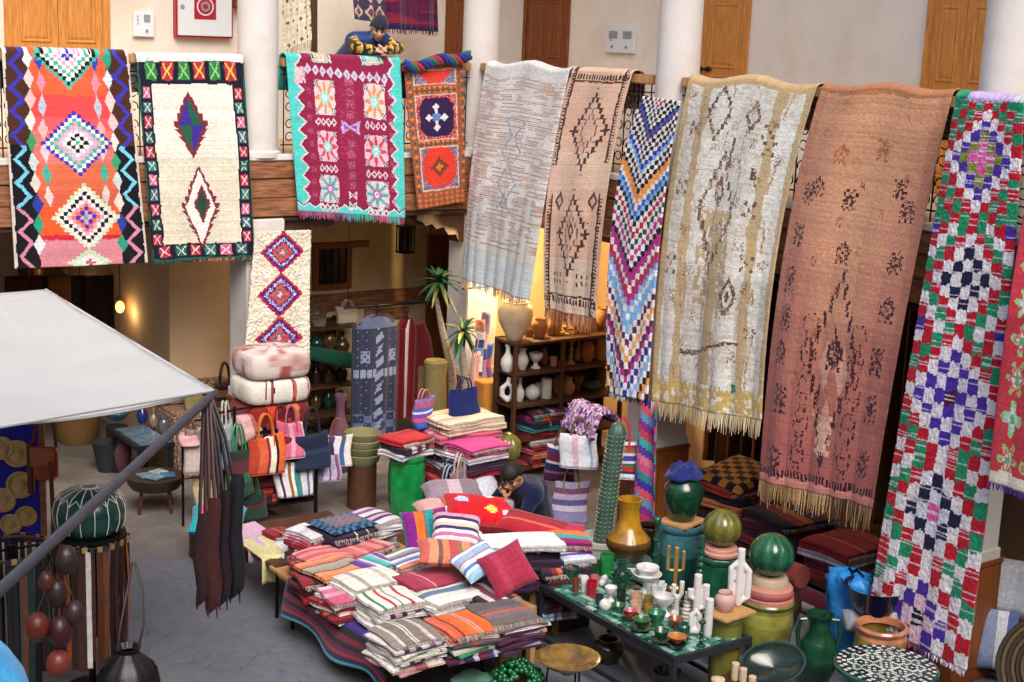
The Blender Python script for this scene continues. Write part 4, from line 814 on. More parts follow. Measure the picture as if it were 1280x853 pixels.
# blanket hanging off the left end of the table
P = []; st = stripes(PAL['violetblk'], 26)
for k, tt in enumerate(np.linspace(0, 1, 27)):
    row = []
    for u in np.linspace(0, 1, 40):
        x = -4.03+(-.03)*math.sin(min(tt*4, 1.57)); y = -3.6-1.65*u
        drop = max(0, tt-.12)*.33*(1-.12*math.sin(u*9)); inn = max(0, .12-tt)*1.6
        row.append((x+inn-.03*tt*(1+math.sin(u*13+tt)), y, TZ+.012-drop))
    P.append(row)
sheet('hanging_blanket', 'purple, black and red striped blanket with turquoise edge hanging off the display table', P, np.repeat(st[:, None], 39, 1), 'blanket')
# cushions and heaps behind
def at(px, py, z): return G(px, py, z)
cushion('square purple, orange and teal striped cushion standing upright', at(533, 664, 0.80), 0.400, 0.368, 0.136, 'cushA', rot=(R(62), R(-6), R(-22)), seed=1)
cushion('lying cushion with mauve, white and navy stripes behind the salmon one', at(570, 664, 0.88), 0.400, 0.352, 0.170, 'cushB', axis='y', rot=(R(30), R(4), R(-32)), seed=2)
cushion('flat mauve striped cushion under the mauve, white and navy one', at(573, 680, 0.78), 0.416, 0.352, 0.153, 'bluewhite', axis='y', rot=(R(18), R(3), R(-30)), seed=22)
cushion('salmon and brown striped cushion lying among the cloths', at(560, 692, 0.86), 0.480, 0.320, 0.136, 'salmon', rot=(R(12), R(6), R(-26)), seed=3)
cushion('pale blue and white striped cushion leaning on the dusty red one', at(597, 702, 0.88), 0.352, 0.288, 0.119, 'lblue', axis='y', rot=(R(25), R(-18), R(2)), seed=4)
cushion('dusty red square cushion with white lines standing on edge', at(635, 712, 0.86), 0.368, 0.352, 0.136, 'dustyred', rot=(R(55), R(-20), R(-8)), seed=5)
# second (rear) table carrying the heap
RT = thing('rear_bench', 'rough light wooden bench under the red heap of textiles', 'bench')
MB().b2(-3.0, -1.7, -4.25, -3.5, .42, .46, bev=.005).build('top', wood_l, RT, smooth=False)
for x, y in ((-1.78, -4.18), (-1.78, -3.58), (-2.9, -3.58), (-2.3, -4.18)): MB().b2(x-.03, x+.03, y-.03, y+.03, 0, .42).build('leg', wood_l, RT, smooth=False)
def fluffy(U, V):
    c = fill(U, 'c01420'); 
    for cu, cv, h in ((.2, .6, '3a4a8c'), (.2, .62, 'b8c0d8'), (.62, .35, 'd8c050'), (.86, .3, 'c8c8d4'), (.6, .85, 'd8d4d0'), (.93, .75, '8a8a98'), (.05, .2, 'b01020')): put(c, np.hypot((U-cu)/.09, (V-cv)/.11) < 1, h)
    return c
cloth_stack(at(600, 645, 0.83), 0.83, .46, .75, .5, -.5, ['dkred', 'kilimred', 'dkred'], 'heap under the red fluffy throw', 'dark red folded kilim directly under the red fluffy throw', seed=14)
cushion('bright red shaggy throw with yellow, white and blue pompoms', at(600, 640, 0.86), .62, .42, .16, '', rot=(R(18), R(6), R(-28)), seed=7, name='shaggy_throw', m=pile, colfn=fluffy)
cushion('dark red crumpled textile draped right of the fluffy throw', at(672, 660, 0.78), .7, .36, .14, 'redstripe', axis='y', rot=(R(8), R(10), R(-45)), seed=8, name='crumpled_textile')
cloth_stack(at(640, 678, 0.81), 0.81, .46, .7, .4, -.42, ['plumfig', 'plumfig', 'blk', 'plumfig'], 'dark figured stack below the white folded blanket', 'dark plum cloth with small white figures below the white folded blanket', axis='y', seed=15)
cloth_stack(at(656, 672, .88), .88, .815, .62, .32, -.42, ['purewhite'], 'white folded blanket', 'white folded blanket lying on the dark plum cloth', axis='y', seed=16, layers=2)
cloth_stack(at(698, 664, 0.81), 0.81, .46, .42, .5, -.42, ['tor', 'magenta', 'tor', 'crimson', 'tor'], 'teal, orange and magenta stack right of the white blanket', 'magenta, teal and orange striped cloth right of the white blanket', axis='y', seed=17)
cloth_stack(at(712, 690, .72), .72, .4, .32, .34, -.3, ['bluewhite', 'plumfig', 'darkmulti', 'multi'], 'stack below the teal and orange stack', 'blue and white rolled cloth at the right end of the heap', axis='y', seed=18)
cloth_stack(at(697, 705, .66), .66, .25, .3, .34, -.3, ['darkmulti', 'dkred', 'carpetstack', 'dkred', 'darkmulti', 'lblue'], 'tasselled dark stack beside the ceramic table', 'dark tasselled cloth beside the corner of the ceramic table', seed=19)
tag(MB().b2(*(lambda q: (q.x-.16, q.x+.18, q.y-.2, q.y+.2))(at(702, 700, .55)), 0, .25, bev=.01).build('wooden_crate', wood_d, smooth=False), 'dark wooden crate under the tasselled stack', 'crate')
cushion('grey lilac crumpled scarf left of the fluffy throw', at(566, 618, 0.73), .55, .32, .22, 'greypink', rot=(R(15), R(0), R(-20)), seed=9, name='crumpled_scarf')
cushion('red and cream striped cloth left of the fluffy throw', at(556, 640, 0.68), .5, .34, .2, 'pinkgrey', rot=(R(15), R(0), R(-10)), seed=10, name='crumpled_textile')
# ---------------- rear stacks of cloths behind the display table
LT = thing('low_table', 'low black table under the white, patterned and purple stacks', 'table')
a = G(408, 690, .3); b = G(470, 665, .3)
MB().b2(a.x-.1, b.x+.15, b.y-.55, b.y+.35, .32, .36).build('top', wood_d, LT, smooth=False)
for x in (a.x-.06, b.x+.1):
    for y in (b.y-.5, b.y+.3): MB().tube([(x, y, 0), (x, y, .32)], .015, 6).build('leg', iron, LT)
def mosaic(U, V):
    c = fill(U, '3a6a90'); m = (abs(U-.5) < .33) & (abs(V-.5) < .3); put(c, m, 'a05a3c'); ck = ((np.floor(U*12)+np.floor(V*12)) % 2 == 0); put(c, ck & m, '2f6a8a'); put(c, ck & ~m, '1a2a48'); return c
cloth_stack(at(397, 660, .74), .74, .36, .36, .34, .15, ['white2', 'pinkstr', 'crimson', 'bwstripe', 'darkmulti', 'carpetstack', 'darkmulti', 'red'], 'stack behind the white draped cloth', 'white and pink striped cloth topping the leftmost rear stack', axis='y', seed=20)
o_ = at(428, 655, .78)
cloth_stack(o_, .765, .36, .46, .4, .15, ['plumfig', 'plum', 'darkmulti', 'carpetstack', 'darkmulti', 'crimson', 'red'], 'stack under the blue mosaic patterned cloth', 'dark plum cloth just under the blue mosaic patterned cloth', seed=21)
cushion('folded cloth with blue and orange mosaic pattern', (o_.x, o_.y, .785), .48, .42, .05, '', rot=(0, 0, .15), seed=11, name='folded_cloth', colfn=mosaic)['category'] = 'cloth'
cloth_stack(at(458, 645, .74), .74, .36, .44, .4, .1, ['stripeA', 'white2', 'stripeA', 'white2', 'bluewhite', 'greypink', 'stripeA', 'red'], 'white and mauve striped rear stack', 'mauve and white striped cloth topping the rear stack near the green vase', axis='y', seed=22)
# ---------------- low table with pink, yellow and white draped cloths
q0 = G(312, 672, .47); LT2 = thing('low_table', 'low dark table under the pink, yellow and white draped cloths', 'table')
MB().b2(q0.x-.12, q0.x+.95, q0.y-.75, q0.y+.35, .42, .46).build('top', wood_d, LT2, smooth=False)
for x in (q0.x-.08, q0.x+.9):
    for y in (q0.y-.7, q0.y+.3): MB().tube([(x, y, 0), (x, y, .42)], .016, 6).build('leg', iron, LT2)
def drape(name, label, px, py, w, d, drop, col, side=-1, seed=0):
    c = G(px, py, .5); st = C(col); P = []
    for tt in np.linspace(0, 1, 24):
        row = []
        for u in np.linspace(-1, 1, 18):
            s = tt*(d+drop); wob = .012*math.sin(u*7+seed+tt*3)
            if s < d: y = -s; z = .0+wob*.3
            else: y = -d-.02+wob; z = -(s-d)
            row.append((c.x+u*w/2*(1+.04*tt), c.y+d*.6+y, .475+z))
        P.append(row)
    sheet(name, label, P, weave(np.tile(st, (23, 17, 1)), .04, .06, seed), thick=.012)
drape('draped_cloth', 'lilac pink cloth draped over the low dark table', 318, 668, .34, .6, .12, 'c8a4bc', seed=1)
drape('draped_cloth', 'pale yellow cloth draped over the edge of the low dark table', 331, 682, .26, .5, .22, 'd0c68c', seed=2)
drape('draped_cloth', 'white cloth draped over the low dark table, right of the yellow one', 362, 678, .34, .5, .2, 'dcdadc', seed=3)
cloth_stack(at(350, 661, .54), .54, .48, .2, .2, .1, ['kilimred'], 'red patterned cloth', 'small red patterned cloth behind the white draped cloth', seed=23)
cloth_stack(at(368, 664, .54), .54, .48, .2, .2, .1, ['greypink'], 'grey cloth', 'small grey folded cloth behind the white draped cloth', seed=24)
# turquoise and red embroidered cushion under the leather bags
cushion('turquoise, pink and red embroidered cushion behind the hanging leather bags', G(272, 650, .4), .5, .4, .2, '2aa8b8*1 c85a80*.6 b82040*1 30b0bc*.7 2a2a4a*.4 b83050*.8 3aa8b4*.8', rot=(R(15), 0, R(-30)), seed=12)
tag(MB().b2(*(lambda q: (q.x-.22, q.x+.22, q.y-.2, q.y+.2))(G(275, 660, .3)), 0, .3, bev=.01).build('wooden_crate', wood_d, smooth=False), 'dark crate under the turquoise embroidered cushion', 'crate')
# ================================================================ POTTERY
SH = {
 'jar': [(.0, 0), (.55, 0), (.6, .02), (.85, .28), (1, .58), (.96, .74), (.72, .88), (.6, .93), (.66, .97), (.7, 1), (.6, 1), (.53, .93), (.5, .8)],
 'urn': [(.0, 0), (.36, 0), (.4, .02), (.62, .2), (.88, .42), (.9, .45), (.92, .46), (1, .66), (.98, .8), (.85, .92), (.7, .97), (.74, 1), (.62, 1), (.58, .94)],
 'tall': [(.0, 0), (.72, 0), (.78, .03), (.95, .3), (1, .62), (.96, .84), (.9, .9), (.98, .93), (1, .97), (.95, 1), (.85, 1), (.8, .9)],
 'cup': [(.0, 0), (.78, 0), (.82, .05), (.9, .5), (1, .98), (.96, 1), (.88, .98), (.8, .3), (0, .2)],
 'cyl': [(.0, 0), (.92, 0), (1, .03), (.97, .5), (1, .97), (.96, 1), (.88, .98), (.84, .3), (0, .25)],
 'bowl': [(.0, 0), (.4, 0), (.42, .1), (.7, .4), (.92, .8), (1, .98), (.96, 1), (.88, .9), (.6, .45), (0, .2)],
 'saucer': [(.0, 0), (.5, 0), (.55, .2), (1, .85), (.98, 1), (.9, .95), (.5, .45), (0, .4)],
 'goblet': [(.0, 0), (.7, 0), (.66, .06), (.34, .18), (.3, .35), (.6, .5), (.95, .75), (1, .98), (.94, 1), (.85, .8), (0, .6)],
 'compote': [(.0, 0), (.42, 0), (.4, .06), (.24, .16), (.3, .4), (.9, .62), (1, .72), (.96, .74), (.6, .6), (.55, .72), (.8, .96), (.78, 1), (.7, .95), (0, .75)],
 'sphere': [(.0, 0), (.4, .0), (.5, .04), (.85, .22), (1, .45), (.9, .7), (.55, .88), (.3, .92), (.3, .97), (.12, 1), (0, 1)],
 'bottle': [(.0, 0), (.62, 0), (.8, .08), (1, .28), (.92, .45), (.5, .62), (.32, .72), (.3, .88), (.42, .96), (.4, 1), (.26, 1), (.22, .8)],
 'vase': [(.0, 0), (.5, 0), (.6, .05), (.95, .35), (1, .45), (.72, .65), (.45, .8), (.5, .94), (.64, 1), (.55, 1), (.4, .85)],
 'candle': [(.0, 0), (1, 0), (.95, .04), (.45, .1), (.35, .2), (.6, .26), (.35, .32), (.32, .5), (.55, .56), (.32, .62), (.3, .84), (.75, .9), (.8, .97), (.6, 1), (0, .97)],
 'funnel': [(.0, 0), (.62, 0), (.98, .26), (1, .3), (.94, .36), (.55, .52), (.44, .66), (.42, .86), (.52, .97), (.54, 1), (.46, 1), (.4, .9)],
 'lid': [(.0, 0), (.97, 0), (1, .1), (1, .4), (.94, .52), (.9, .56), (.9, .9), (.86, 1), (0, 1)],
 'spiral': [(.0, 0), (1, 0), (1, .06)] + [q for k in range(6) for q in ((.5-.02*k, .09+.13*k), (.85-.06*k, .14+.13*k), (.85-.06*k, .17+.13*k))] + [(.4, .9), (.5, 1), (0, 1)],
}
def pot(name, label, cat, cx, yt, yb, wpx, zb, shape, col, m=None, base=None, seg=24, fn=None, cols=None, group=None, parent=None):
    """pot from its outline in pixels: base centre on the surface at height zb"""
    p = base or G(cx, yb-wpx*.12, zb); s = mpp(p); Rr = wpx*s/2; H = max(((yb-yt)-wpx*.26)*s/.95, .02)
    pr = [(r*Rr, z*H) for r, z in SH[shape]]; cc = None
    if cols: cc = [C(cols[min(len(cols)-1, int(pr[i][1]/H*len(cols)))]) for i in range(len(pr)-1)]
    o = MB().lathe(pr, (0, 0, 0), seg, C(col), fn, cc).build(name, m or glaze, parent, loc=None if parent else (p.x, p.y, zb))
    if label: tag(o, label, cat, group)
    return o, p, H, Rr
TT = .545
ft = thing('tile_table', 'low steel table topped with green mosaic tiles, full of ceramics', 'table')
a, b = G(692, 728, TT), G(940, 796, TT); X0, X1, Y0, Y1 = -2.42, -1.72, -6.42, -4.85
MB().b2(X0, X1, Y0, Y1, TT-.03, TT-.012).build('top', steel, ft, smooth=False)
tl = [MB().box((0, 0, 0), (.046, .046, .012), col=C(h), bev=.002).mesh(False) for h in ('2f6a5c', '4a8a78', '7aa898', '1f4a44', '98bcae', '3a7a68')]
rt_ = random.Random(3)
nxx, nyy = int((X1-X0-.04)/.05), int((Y1-Y0-.04)/.05); ntile = 0; rest = MB()
for i in range(nxx):
    for j in range(nyy):
        x, y = X0+.045+i*.05, Y0+.045+j*.05
        if j < 22 and ntile < 300: mobj('tile', tl[rt_.randrange(6)], glaze, ft, (x, y, TT-.006)); ntile += 1
        else: rest.box((x, y, TT-.006), (.046, .046, .012), col=C(rt_.choice(('2f6a5c', '4a8a78', '7aa898', '1f4a44', '98bcae', '3a7a68'))))
tag(rest.build('tile_field', glaze, ft, smooth=False), kind='stuff')
for x0, x1, y0, y1 in ((X0-.03, X0, Y0-.03, Y1+.03), (X1, X1+.03, Y0-.03, Y1+.03), (X0, X1, Y0-.03, Y0), (X0, X1, Y1, Y1+.03)): MB().b2(x0, x1, y0, y1, TT-.05, TT+.004).build('rim', steel, ft, smooth=False)
for x in (X0-.015, X1+.015):
    for y in (Y0-.015, Y1+.015): MB().b2(x-.018, x+.018, y-.018, y+.018, 0, TT-.05).build('leg', steel, ft, smooth=False)
    MB().b2(x-.012, x+.012, Y0, Y1, .1, .13).build('stretcher', steel, ft, smooth=False)
gd, gb, wh, rd, br, tn, oc, pk = '16402c', '1c6a3e', 'd2d0d0', '8c1420', '6a3420', 'b08a6c', '8a7030', 'c87880'
items = [('cup', 'dark green glazed cup at the rear left corner of the tile table', 714, 706, 731, 21, 'cup', gd), ('cup', 'dark olive glazed cup left of the bright green cylinder', 741, 699, 722, 17, 'cyl', '243a2a'), ('cylinder_vase', 'bright green cylinder vase on the tile table', 758, 690, 721, 18, 'cyl', '1f7a3c'),
 ('tumbler', 'small brown tumbler in front of the dark green cup', 719, 722, 741, 10, 'cup', br), ('tumbler', 'white tumbler left of the red cup', 730, 719, 740, 11, 'cup', wh), ('cup', 'pink cup peeping out behind the red cup', 743, 718, 735, 11, 'cyl', 'b8606c'), ('cup', 'bright red cup on the tile table', 739, 724, 746, 13, 'cyl', '9c1424'),
 ('compote', 'tall white stacked fruit bowl on a foot', 808, 703, 743, 37, 'compote', wh), ('goblet', 'white goblet among the cups', 763, 731, 753, 16, 'goblet', wh), ('lidded_pot', 'round white lidded pot at the table edge', 756, 746, 765, 16, 'sphere', wh), ('cup', 'dark green cup right of the white goblet', 776, 736, 756, 12, 'cyl', '1a2c1e'), ('glass', 'small dark glass left of the round white pot', 749, 742, 756, 10, 'cyl', '202c2c'),
 ('cup', 'tan cup, the rear one of two', 795, 739, 759, 16, 'cyl', tn), ('cup', 'tan cup, the front one of two', 794, 750, 768, 15, 'cyl', 'b8927a'), ('cup', 'olive cup behind the small ochre one', 810, 743, 760, 12, 'cyl', '7a7038'), ('cup', 'small ochre cup in front of the olive one', 810, 754, 768, 11, 'cyl', '9a6a24'), ('footed_bowl', 'large white footed bowl in the middle of the tile table', 829, 740, 771, 28, 'goblet', wh),
 ('bowl', 'green bowl left of the pink one', 773, 753, 768, 18, 'bowl', '2a5a34'), ('bowl', 'brown bowl holding the pink bowl', 788, 764, 779, 21, 'bowl', '7a3a24'), ('bowl', 'green bowl tilted behind the saucer with the green bowl', 820, 761, 785, 24, 'bowl', '1f6a44'), ('saucer', 'dark green saucer under a green bowl, left of the orange bowl', 801, 779, 792, 30, 'saucer', '1e3a22'), ('bowl', 'brown orange bowl left of the little green jar', 844, 770, 786, 20, 'bowl', '8a4220'),
 ('jar', 'little dark green jar near the white tubes', 854, 776, 797, 17, 'jar', '14483c'), ('saucer', 'dark green saucer under a green bowl, nearest the table front', 826, 795, 807, 27, 'saucer', '1e3a24'), ('bowl', 'dark bowl carrying the orange bowl', 846, 800, 815, 24, 'bowl', '181a22'), ('candlestick', 'dark green candlestick at the front corner of the tile table', 876, 774, 809, 12, 'candle', '143c2c'), ('cup', 'tiny ochre cup at the right side of the tile table', 914, 772, 789, 11, 'cyl', '7a5a24'),
 ('candlestick', 'green ringed candlestick behind the white tubes', 874, 668, 735, 14, 'spiral', '1a4a38'), ('candlestick', 'tall dark green candlestick right of the yellow vase', 818, 645, 712, 14, 'candle', '144a34'), ('spiral_stand', 'white ringed ceramic cone among the white tubes', 858, 738, 778, 16, 'spiral', 'c8c4bc')]
for nm, lb, cx_, yt, yb, wp, sh, cl in items: pot(nm, lb, nm.split('_')[-1], cx_, yt, yb, wp, TT, sh, cl)
for nm, lb, cx_, yt, yb, wp, z, sh, cl in (('bowl', 'pink bowl nested in the brown one', 788, 760, 771, 16, TT+.035, 'bowl', 'b8506c'), ('bowl', 'glossy green bowl on the left saucer', 802, 770, 786, 24, TT+.025, 'bowl', '2a5a30'), ('bowl', 'glossy green bowl on the front saucer', 826, 784, 802, 21, TT+.025, 'bowl', '234a30'), ('bowl', 'orange bowl on top of the dark bowl', 846, 791, 806, 25, TT+.04, 'bowl', 'b06a2c')):
    pot(nm, lb, 'bowl', cx_, yt, yb, wp, z, sh, cl)
# star shaped cup, spiky vase, sculptures
pot('star_cup', 'white cup with a star shaped scalloped body', 'cup', 820, 725, 745, 23, TT, 'cup', wh, fn=lambda t, r, z: 1+.18*math.cos(7*t), seg=42)
def spiky(label, cx_, yt, yb, wp, z, col, name='knobbly_vase', shape='vase', n=60):
    p = G(cx_, yb-wp*.12, z); s = mpp(p); Rr = wp*s/2; H = ((yb-yt)-wp*.26)*s/.95; mb = MB(); pr = [(r*Rr*.85, q*H) for r, q in SH[shape]]; mb.lathe(pr, seg=20, col=C(col)); rr = random.Random(4)
    for k in range(n):
        zz = (.06+.66*rr.random())*H; a_ = rr.random()*6.28; ra = np.interp(zz/H, [q[1] for q in SH[shape][:10]], [q[0] for q in SH[shape][:10]])*Rr*.85
        mb.lathe([(.018, 0), (.012, .012), (0, .026)], (ra*math.cos(a_), ra*math.sin(a_), zz), 6, C(col), ax=(math.cos(a_), math.sin(a_), .2))
    tag(mb.build(name, glaze, loc=(p.x, p.y, z)), label, 'vase')
spiky('dark green knobbly vase with a thin neck', 776, 697, 742, 29, TT, '123c2e')
def sculpt(name, label, cat, cx_, yb, z, tubes, col, m=None, voxel=.006, mpx=None, dz=0):
    """tubes: list of (points in px offset (right, up), radius px)"""
    p = G(cx_, yb, z); s = mpp(p); mb = MB()
    for pts, r in tubes:
        V_ = [Vector((_rt[0]*a*s, _rt[1]*a*s, b*s/.95)) for a, b in pts]; mb.tube(V_, r*s, 14); mb.ball(V_[0], r*s*.98, 12, 8)
    me = remesh(mb, voxel); vcol(me, lambda co: np.tile(C(col), (len(co), 1))); o = mobj(name, me, m or matte, None, (p.x, p.y, z+dz)); tag(o, label, cat); return o
sculpt('candle_holder', 'white forked ceramic holder left of the ringed cone', 'holder', 845, 770, TT, [([(0, 3), (0, 22), (-5, 28), (-5, 40)], 3.2), ([(0, 20), (5, 28), (5, 44)], 3.2), ([(-3, 3), (3, 3)], 5)], 'cdc6bc')
sculpt('tube_vase', 'tallest white tube vase with cactus arms', 'vase', 872, 780, TT, [([(-3, 5), (-3, 62)], 5), ([(-3, 20), (8, 22), (8, 50)], 4.5), ([(-3, 30), (-12, 34), (-12, 44)], 3.5)], 'cbc8c4')
sculpt('loop_vase', 'white looped ceramic vase in front of the tube vases', 'vase', 868, 793, TT, [([(-5, 5), (-5, 24), (0, 30), (5, 24), (5, 5)], 4), ([(-5, 5), (5, 5)], 5)], 'd0cdc8')
sculpt('tube_vase', 'thick white tube vase at the right of the group', 'vase', 884, 798, TT, [([(0, 5), (0, 50)], 5.5)], 'c8c8c4')
sculpt('figurine', 'pair of small white ceramic birds', 'figurine', 754, 733, TT, [([(-2, 4), (0, 7)], 4.5), ([(2, 9), (0, 13)], 4)], 'd0ccc6')
cb = sculpt('candelabra', 'three armed brass cactus candelabra behind the white bowl', 'candelabra', 843, 738, TT, [([(0, 2), (0, 54)], 3), ([(0, 24), (-10, 26), (-10, 56)], 2.4), ([(0, 24), (9, 26), (9, 50)], 2.4), ([(-5, 2), (5, 2)], 4)], '8a6a24', brass)
# small board with pink jar and white sculpture, standing on a pot
pb = G(912, 764, .72); zb_ = .72
pot('support_jar', 'olive jar under the small wooden board', 'jar', 920, 770, 830, 40, .0, 'tall', '6a6a2c', base=Vector((pb.x, pb.y+.02, 0)))[0].scale = (1, 1, 1)
bd = MB().b2(-.17, .17, -.12, .12, 0, .02, bev=.004).build('board', wood_l, None, smooth=False, loc=(pb.x, pb.y, .70), rz=.1); tag(bd, 'small tan wooden board carrying the pink jar', 'board')
sj = bpy.data.objects['support_jar']; sj.scale.z = .7/max(v.co.z for v in sj.data.vertices)
pot('jar', 'small round pink jar on the little wooden board', 'jar', 906, 736, 767, 27, .72, 'jar', 'c09a92', matte)
sculpt('loop_vase', 'tall white sculptural vase with two loops on the board', 'vase', 922, 758, .72, [([(0, 4), (0, 42), (0, 72)], 5), ([(0, 6), (-10, 12), (-11, 48), (0, 58)], 4), ([(0, 6), (11, 12), (11, 44), (0, 56)], 4.5)], 'd0ccc8')
# ---------------- big jars on the right
yv = pot('funnel_vase', 'large mustard yellow vase with brown base and long neck', 'vase', 784, 616, 706, 58, .42, 'funnel', 'a8781c', cols=['4a3418', '5a3c18', '9a701c', 'a87c1c', 'a8801c', 'a07418'], seg=36)
tag(MB().lathe([(0, 0), (.24, 0), (.26, .04), (.26, .37), (.22, .42), (0, .42)], (0, 0, 0), 24, C('2f6a5c')).build('pot_stand', glaze, loc=(yv[1].x, yv[1].y, 0)), 'green glazed drum under the yellow vase', 'stand')
bj = pot('storage_jar', 'blue green streaked jar under the dark green one', 'jar', 846, 690, 800, 58, 0, 'tall', '2a5a5c', base=Vector((-.72, -4.55, 0)), seg=32, cols=['1f4a3c', '1f5048', '2a5a5a', '3a6a70', '3a6a78', '34606c'])
zt = bj[2]
tag(MB().b2(-.17, .17, -.15, .15, 0, .025, bev=.004).build('board', wood_l, None, smooth=False, loc=(-.72, -4.55, zt), rz=.3), 'pale board between the two green jars', 'board')
dj = pot('storage_jar', 'dark green round jar wearing a crumpled blue hat', 'jar', 849, 594, 662, 50, zt+.025, 'jar', '0f3a26', base=Vector((-.72, -4.55, zt+.025)), seg=32)
hb = MB(); Pn = []
for k, (r_, z) in enumerate(((.0, .09), (.08, .09), (.11, .07), (.12, .03), (.15, .01), (.17, -.02))): Pn.append([(r_*math.cos(t_)*(1+.15*math.sin(3*t_+k)), r_*math.sin(t_)*(1+.1*math.cos(2*t_)), z+.012*math.sin(5*t_+k)) for t_ in np.linspace(0, 6.283, 28, endpoint=False)])
hat = hb.grid(np.array(Pn), np.tile(C('1f2868'), (5, 28, 1)), wrap=True).build('cloth_hat', cloth, loc=(-.72, -4.53, zt+.03+dj[2])); tag(hat, 'crumpled blue cloth hat on the dark green jar', 'hat')
hat.modifiers.new('t', 'SOLIDIFY').thickness = .008
def relief(t, r, z): return 1+(.05 if (math.sin(9*t) > .75) else 0)
gj = pot('storage_jar', 'green jar with raised dots under the olive ceramic melon', 'jar', 903, 700, 800, 58, 0, 'tall', '16503a', base=Vector((-.78, -5.12, 0)), seg=54, fn=relief)
l1 = pot('clay_disc', 'pink clay lid on the green dotted jar', 'lid', 905, 668, 690, 46, gj[2], 'lid', 'c08a78', matte, base=Vector((-.78, -5.12, gj[2])))
def melon(label, x, y, z, r, col, col2):
    mb = MB().ball((0, 0, r*.97), (r, r, r*.97), 64, 22, C(col), fn=lambda t, rr, zz: 1-.05*abs(math.cos(5*t))**8)
    me = mb.mesh(True); me.attributes.remove(me.attributes['Col']) if 'Col' in me.attributes else None
    def fc(co):
        an = np.arctan2(co[:, 1], co[:, 0]); s = np.cos(10*an)*.5+.5; q = (np.sin(an*37+co[:, 2]*60) > .2)*.5
        return C(col)[None]*(1-s[:, None]*.6)+C(col2)[None]*(s[:, None]*.6*(.6+q[:, None]))
    vcol(me, fc); o = mobj('ceramic_melon', me, glaze, None, (x, y, z)); tag(o, label, 'melon'); MB
    return o
melon('olive glazed ceramic melon on the pink lid', -.78, -5.12, gj[2]+l1[2], .165, '5a5a20', '8a8a4a')
oj = pot('storage_jar', 'tall olive yellow jar with dripping glaze under the green ceramic melon', 'jar', 957, 755, 845, 66, 0, 'tall', '80803a', base=Vector((-.93, -5.85, 0)), seg=36, cols=['6a6a28', '7a7a30', '84843c', '8a8840', '7a7630', '6a6a2a'])
hz_ = oj[2]
for k, (c_, w_, h_) in enumerate((('b87868', .2, .05), ('8a3a3c', .2, .025), ('b87868', .19, .05), ('b09a80', .15, .07))):
    tag(MB().lathe([(0, 0), (w_, 0), (w_, h_*.6), (w_*.9, h_), (0, h_)], seg=28, col=C(c_)).build('clay_disc', matte, loc=(-.93, -5.85, hz_)), ['lowest pink clay lid on the olive jar', 'thin dark red lid between the pink ones', 'upper pink clay lid on the olive jar', 'beige clay ring right under the green melon'][k], 'lid'); hz_ += h_
melon('dark green glazed ceramic melon with pale ribs', -.93, -5.85, hz_, .18, '0f4a30', '3a7a58')
# two handled jug
jb = Vector((-.98, -6.45, 0)); jg = pot('jug', None, 'jug', 1012, 757, 862, 56, 0, 'vase', '123c28', base=jb, seg=32)[0]
JG = thing('green_jug', 'dark green glazed jug with two handles beside the olive jar', 'jug', jb)
jg.name = 'body'; jg.location = (0, 0, 0); jg.parent = JG; Hj = max(v.co.z for v in jg.data.vertices); Rj = max(v.co.x for v in jg.data.vertices)
for s in (-1, 1):
    d_ = Vector((_rt[0], _rt[1], 0)).normalized()*s
    MB().tube([d_*Rj*.5+Vector((0, 0, Hj*.93)), d_*Rj*.82+Vector((0, 0, Hj*.92)), d_*Rj*.95+Vector((0, 0, Hj*.75)), d_*Rj*.85+Vector((0, 0, Hj*.56))], .018, 8, C('123c28')).build('handle', glaze, JG)
# tilted dark dish
p = G(967, 838, .35); o = MB().lathe([(0, .0), (.1, .0), (.17, .05), (.2, .09), (.185, .09), (.15, .055), (0, .02)], seg=32, col=C('1a2a24')).build('oval_dish', glaze, loc=(p.x, p.y, .36)); o.scale = (1.2, .9, 1); o.rotation_euler = (R(35), R(-12), R(-40)); tag(o, 'glossy black green oval dish tilted towards the yard', 'dish')
tag(MB().lathe([(0, 0), (.16, 0), (.16, .3), (0, .3)], seg=20, col=C('5a4a3a')).build('pot_stand', matte, loc=(p.x, p.y+.03, 0)), 'brown clay drum behind the tilted dish', 'stand')
# terracotta topped jar behind the mosaic table, round mosaic table
q = Vector((-.62, -6.75, 0)); kj = pot('storage_jar', 'olive jar with terracotta rim behind the round mosaic table', 'jar', 1085, 790, 890, 66, 0, 'tall', '7a6a38', base=q, cols=['5a5a28', '6a6430', '84702c', 'b87858'])
MT = thing('mosaic_table', 'round table top of black, white and green star mosaic', 'table', (-1.18, -7.28, 0))
MB().lathe([(0, .5), (.36, .5), (.37, .51), (.37, .53), (.36, .537), (0, .537)], seg=48, col=C('1f4a44')).build('top', glaze, MT)
mz = MB(); ck = 0; zz = .5375
for rr0, rr1, nn in ((.345, .318, 60), (.31, .285, 52)):
    for k in range(nn):
        a0, a1 = 6.2832*k/nn, 6.2832*(k+.86)/nn; mz.quad(*[(r_*math.cos(a_), r_*math.sin(a_), .541) for r_, a_ in ((rr1, a0), (rr0, a0), (rr0, a1), (rr1, a1))], col=C('d4d4cc' if k % 2 else '141c1c'))
for i in range(-11, 12):
    for j in range(-11, 12):
        x, y = i*.025, j*.025
        if math.hypot(x, y) < .268:
            h = [('d4d4cc'), ('16201f'), ('2f6a68'), ('d4d4cc'), ('d8d4c8')][(i*i+j*j+abs(i*j)) % 5]; w2 = .0105; an = .785 if (i+j) % 2 else 0
            mz.quad(*[(x+w2*(a_*math.cos(an)-b_*math.sin(an)), y+w2*(a_*math.sin(an)+b_*math.cos(an)), .541) for a_, b_ in ((-1, -1), (1, -1), (1, 1), (-1, 1))], col=C(h))
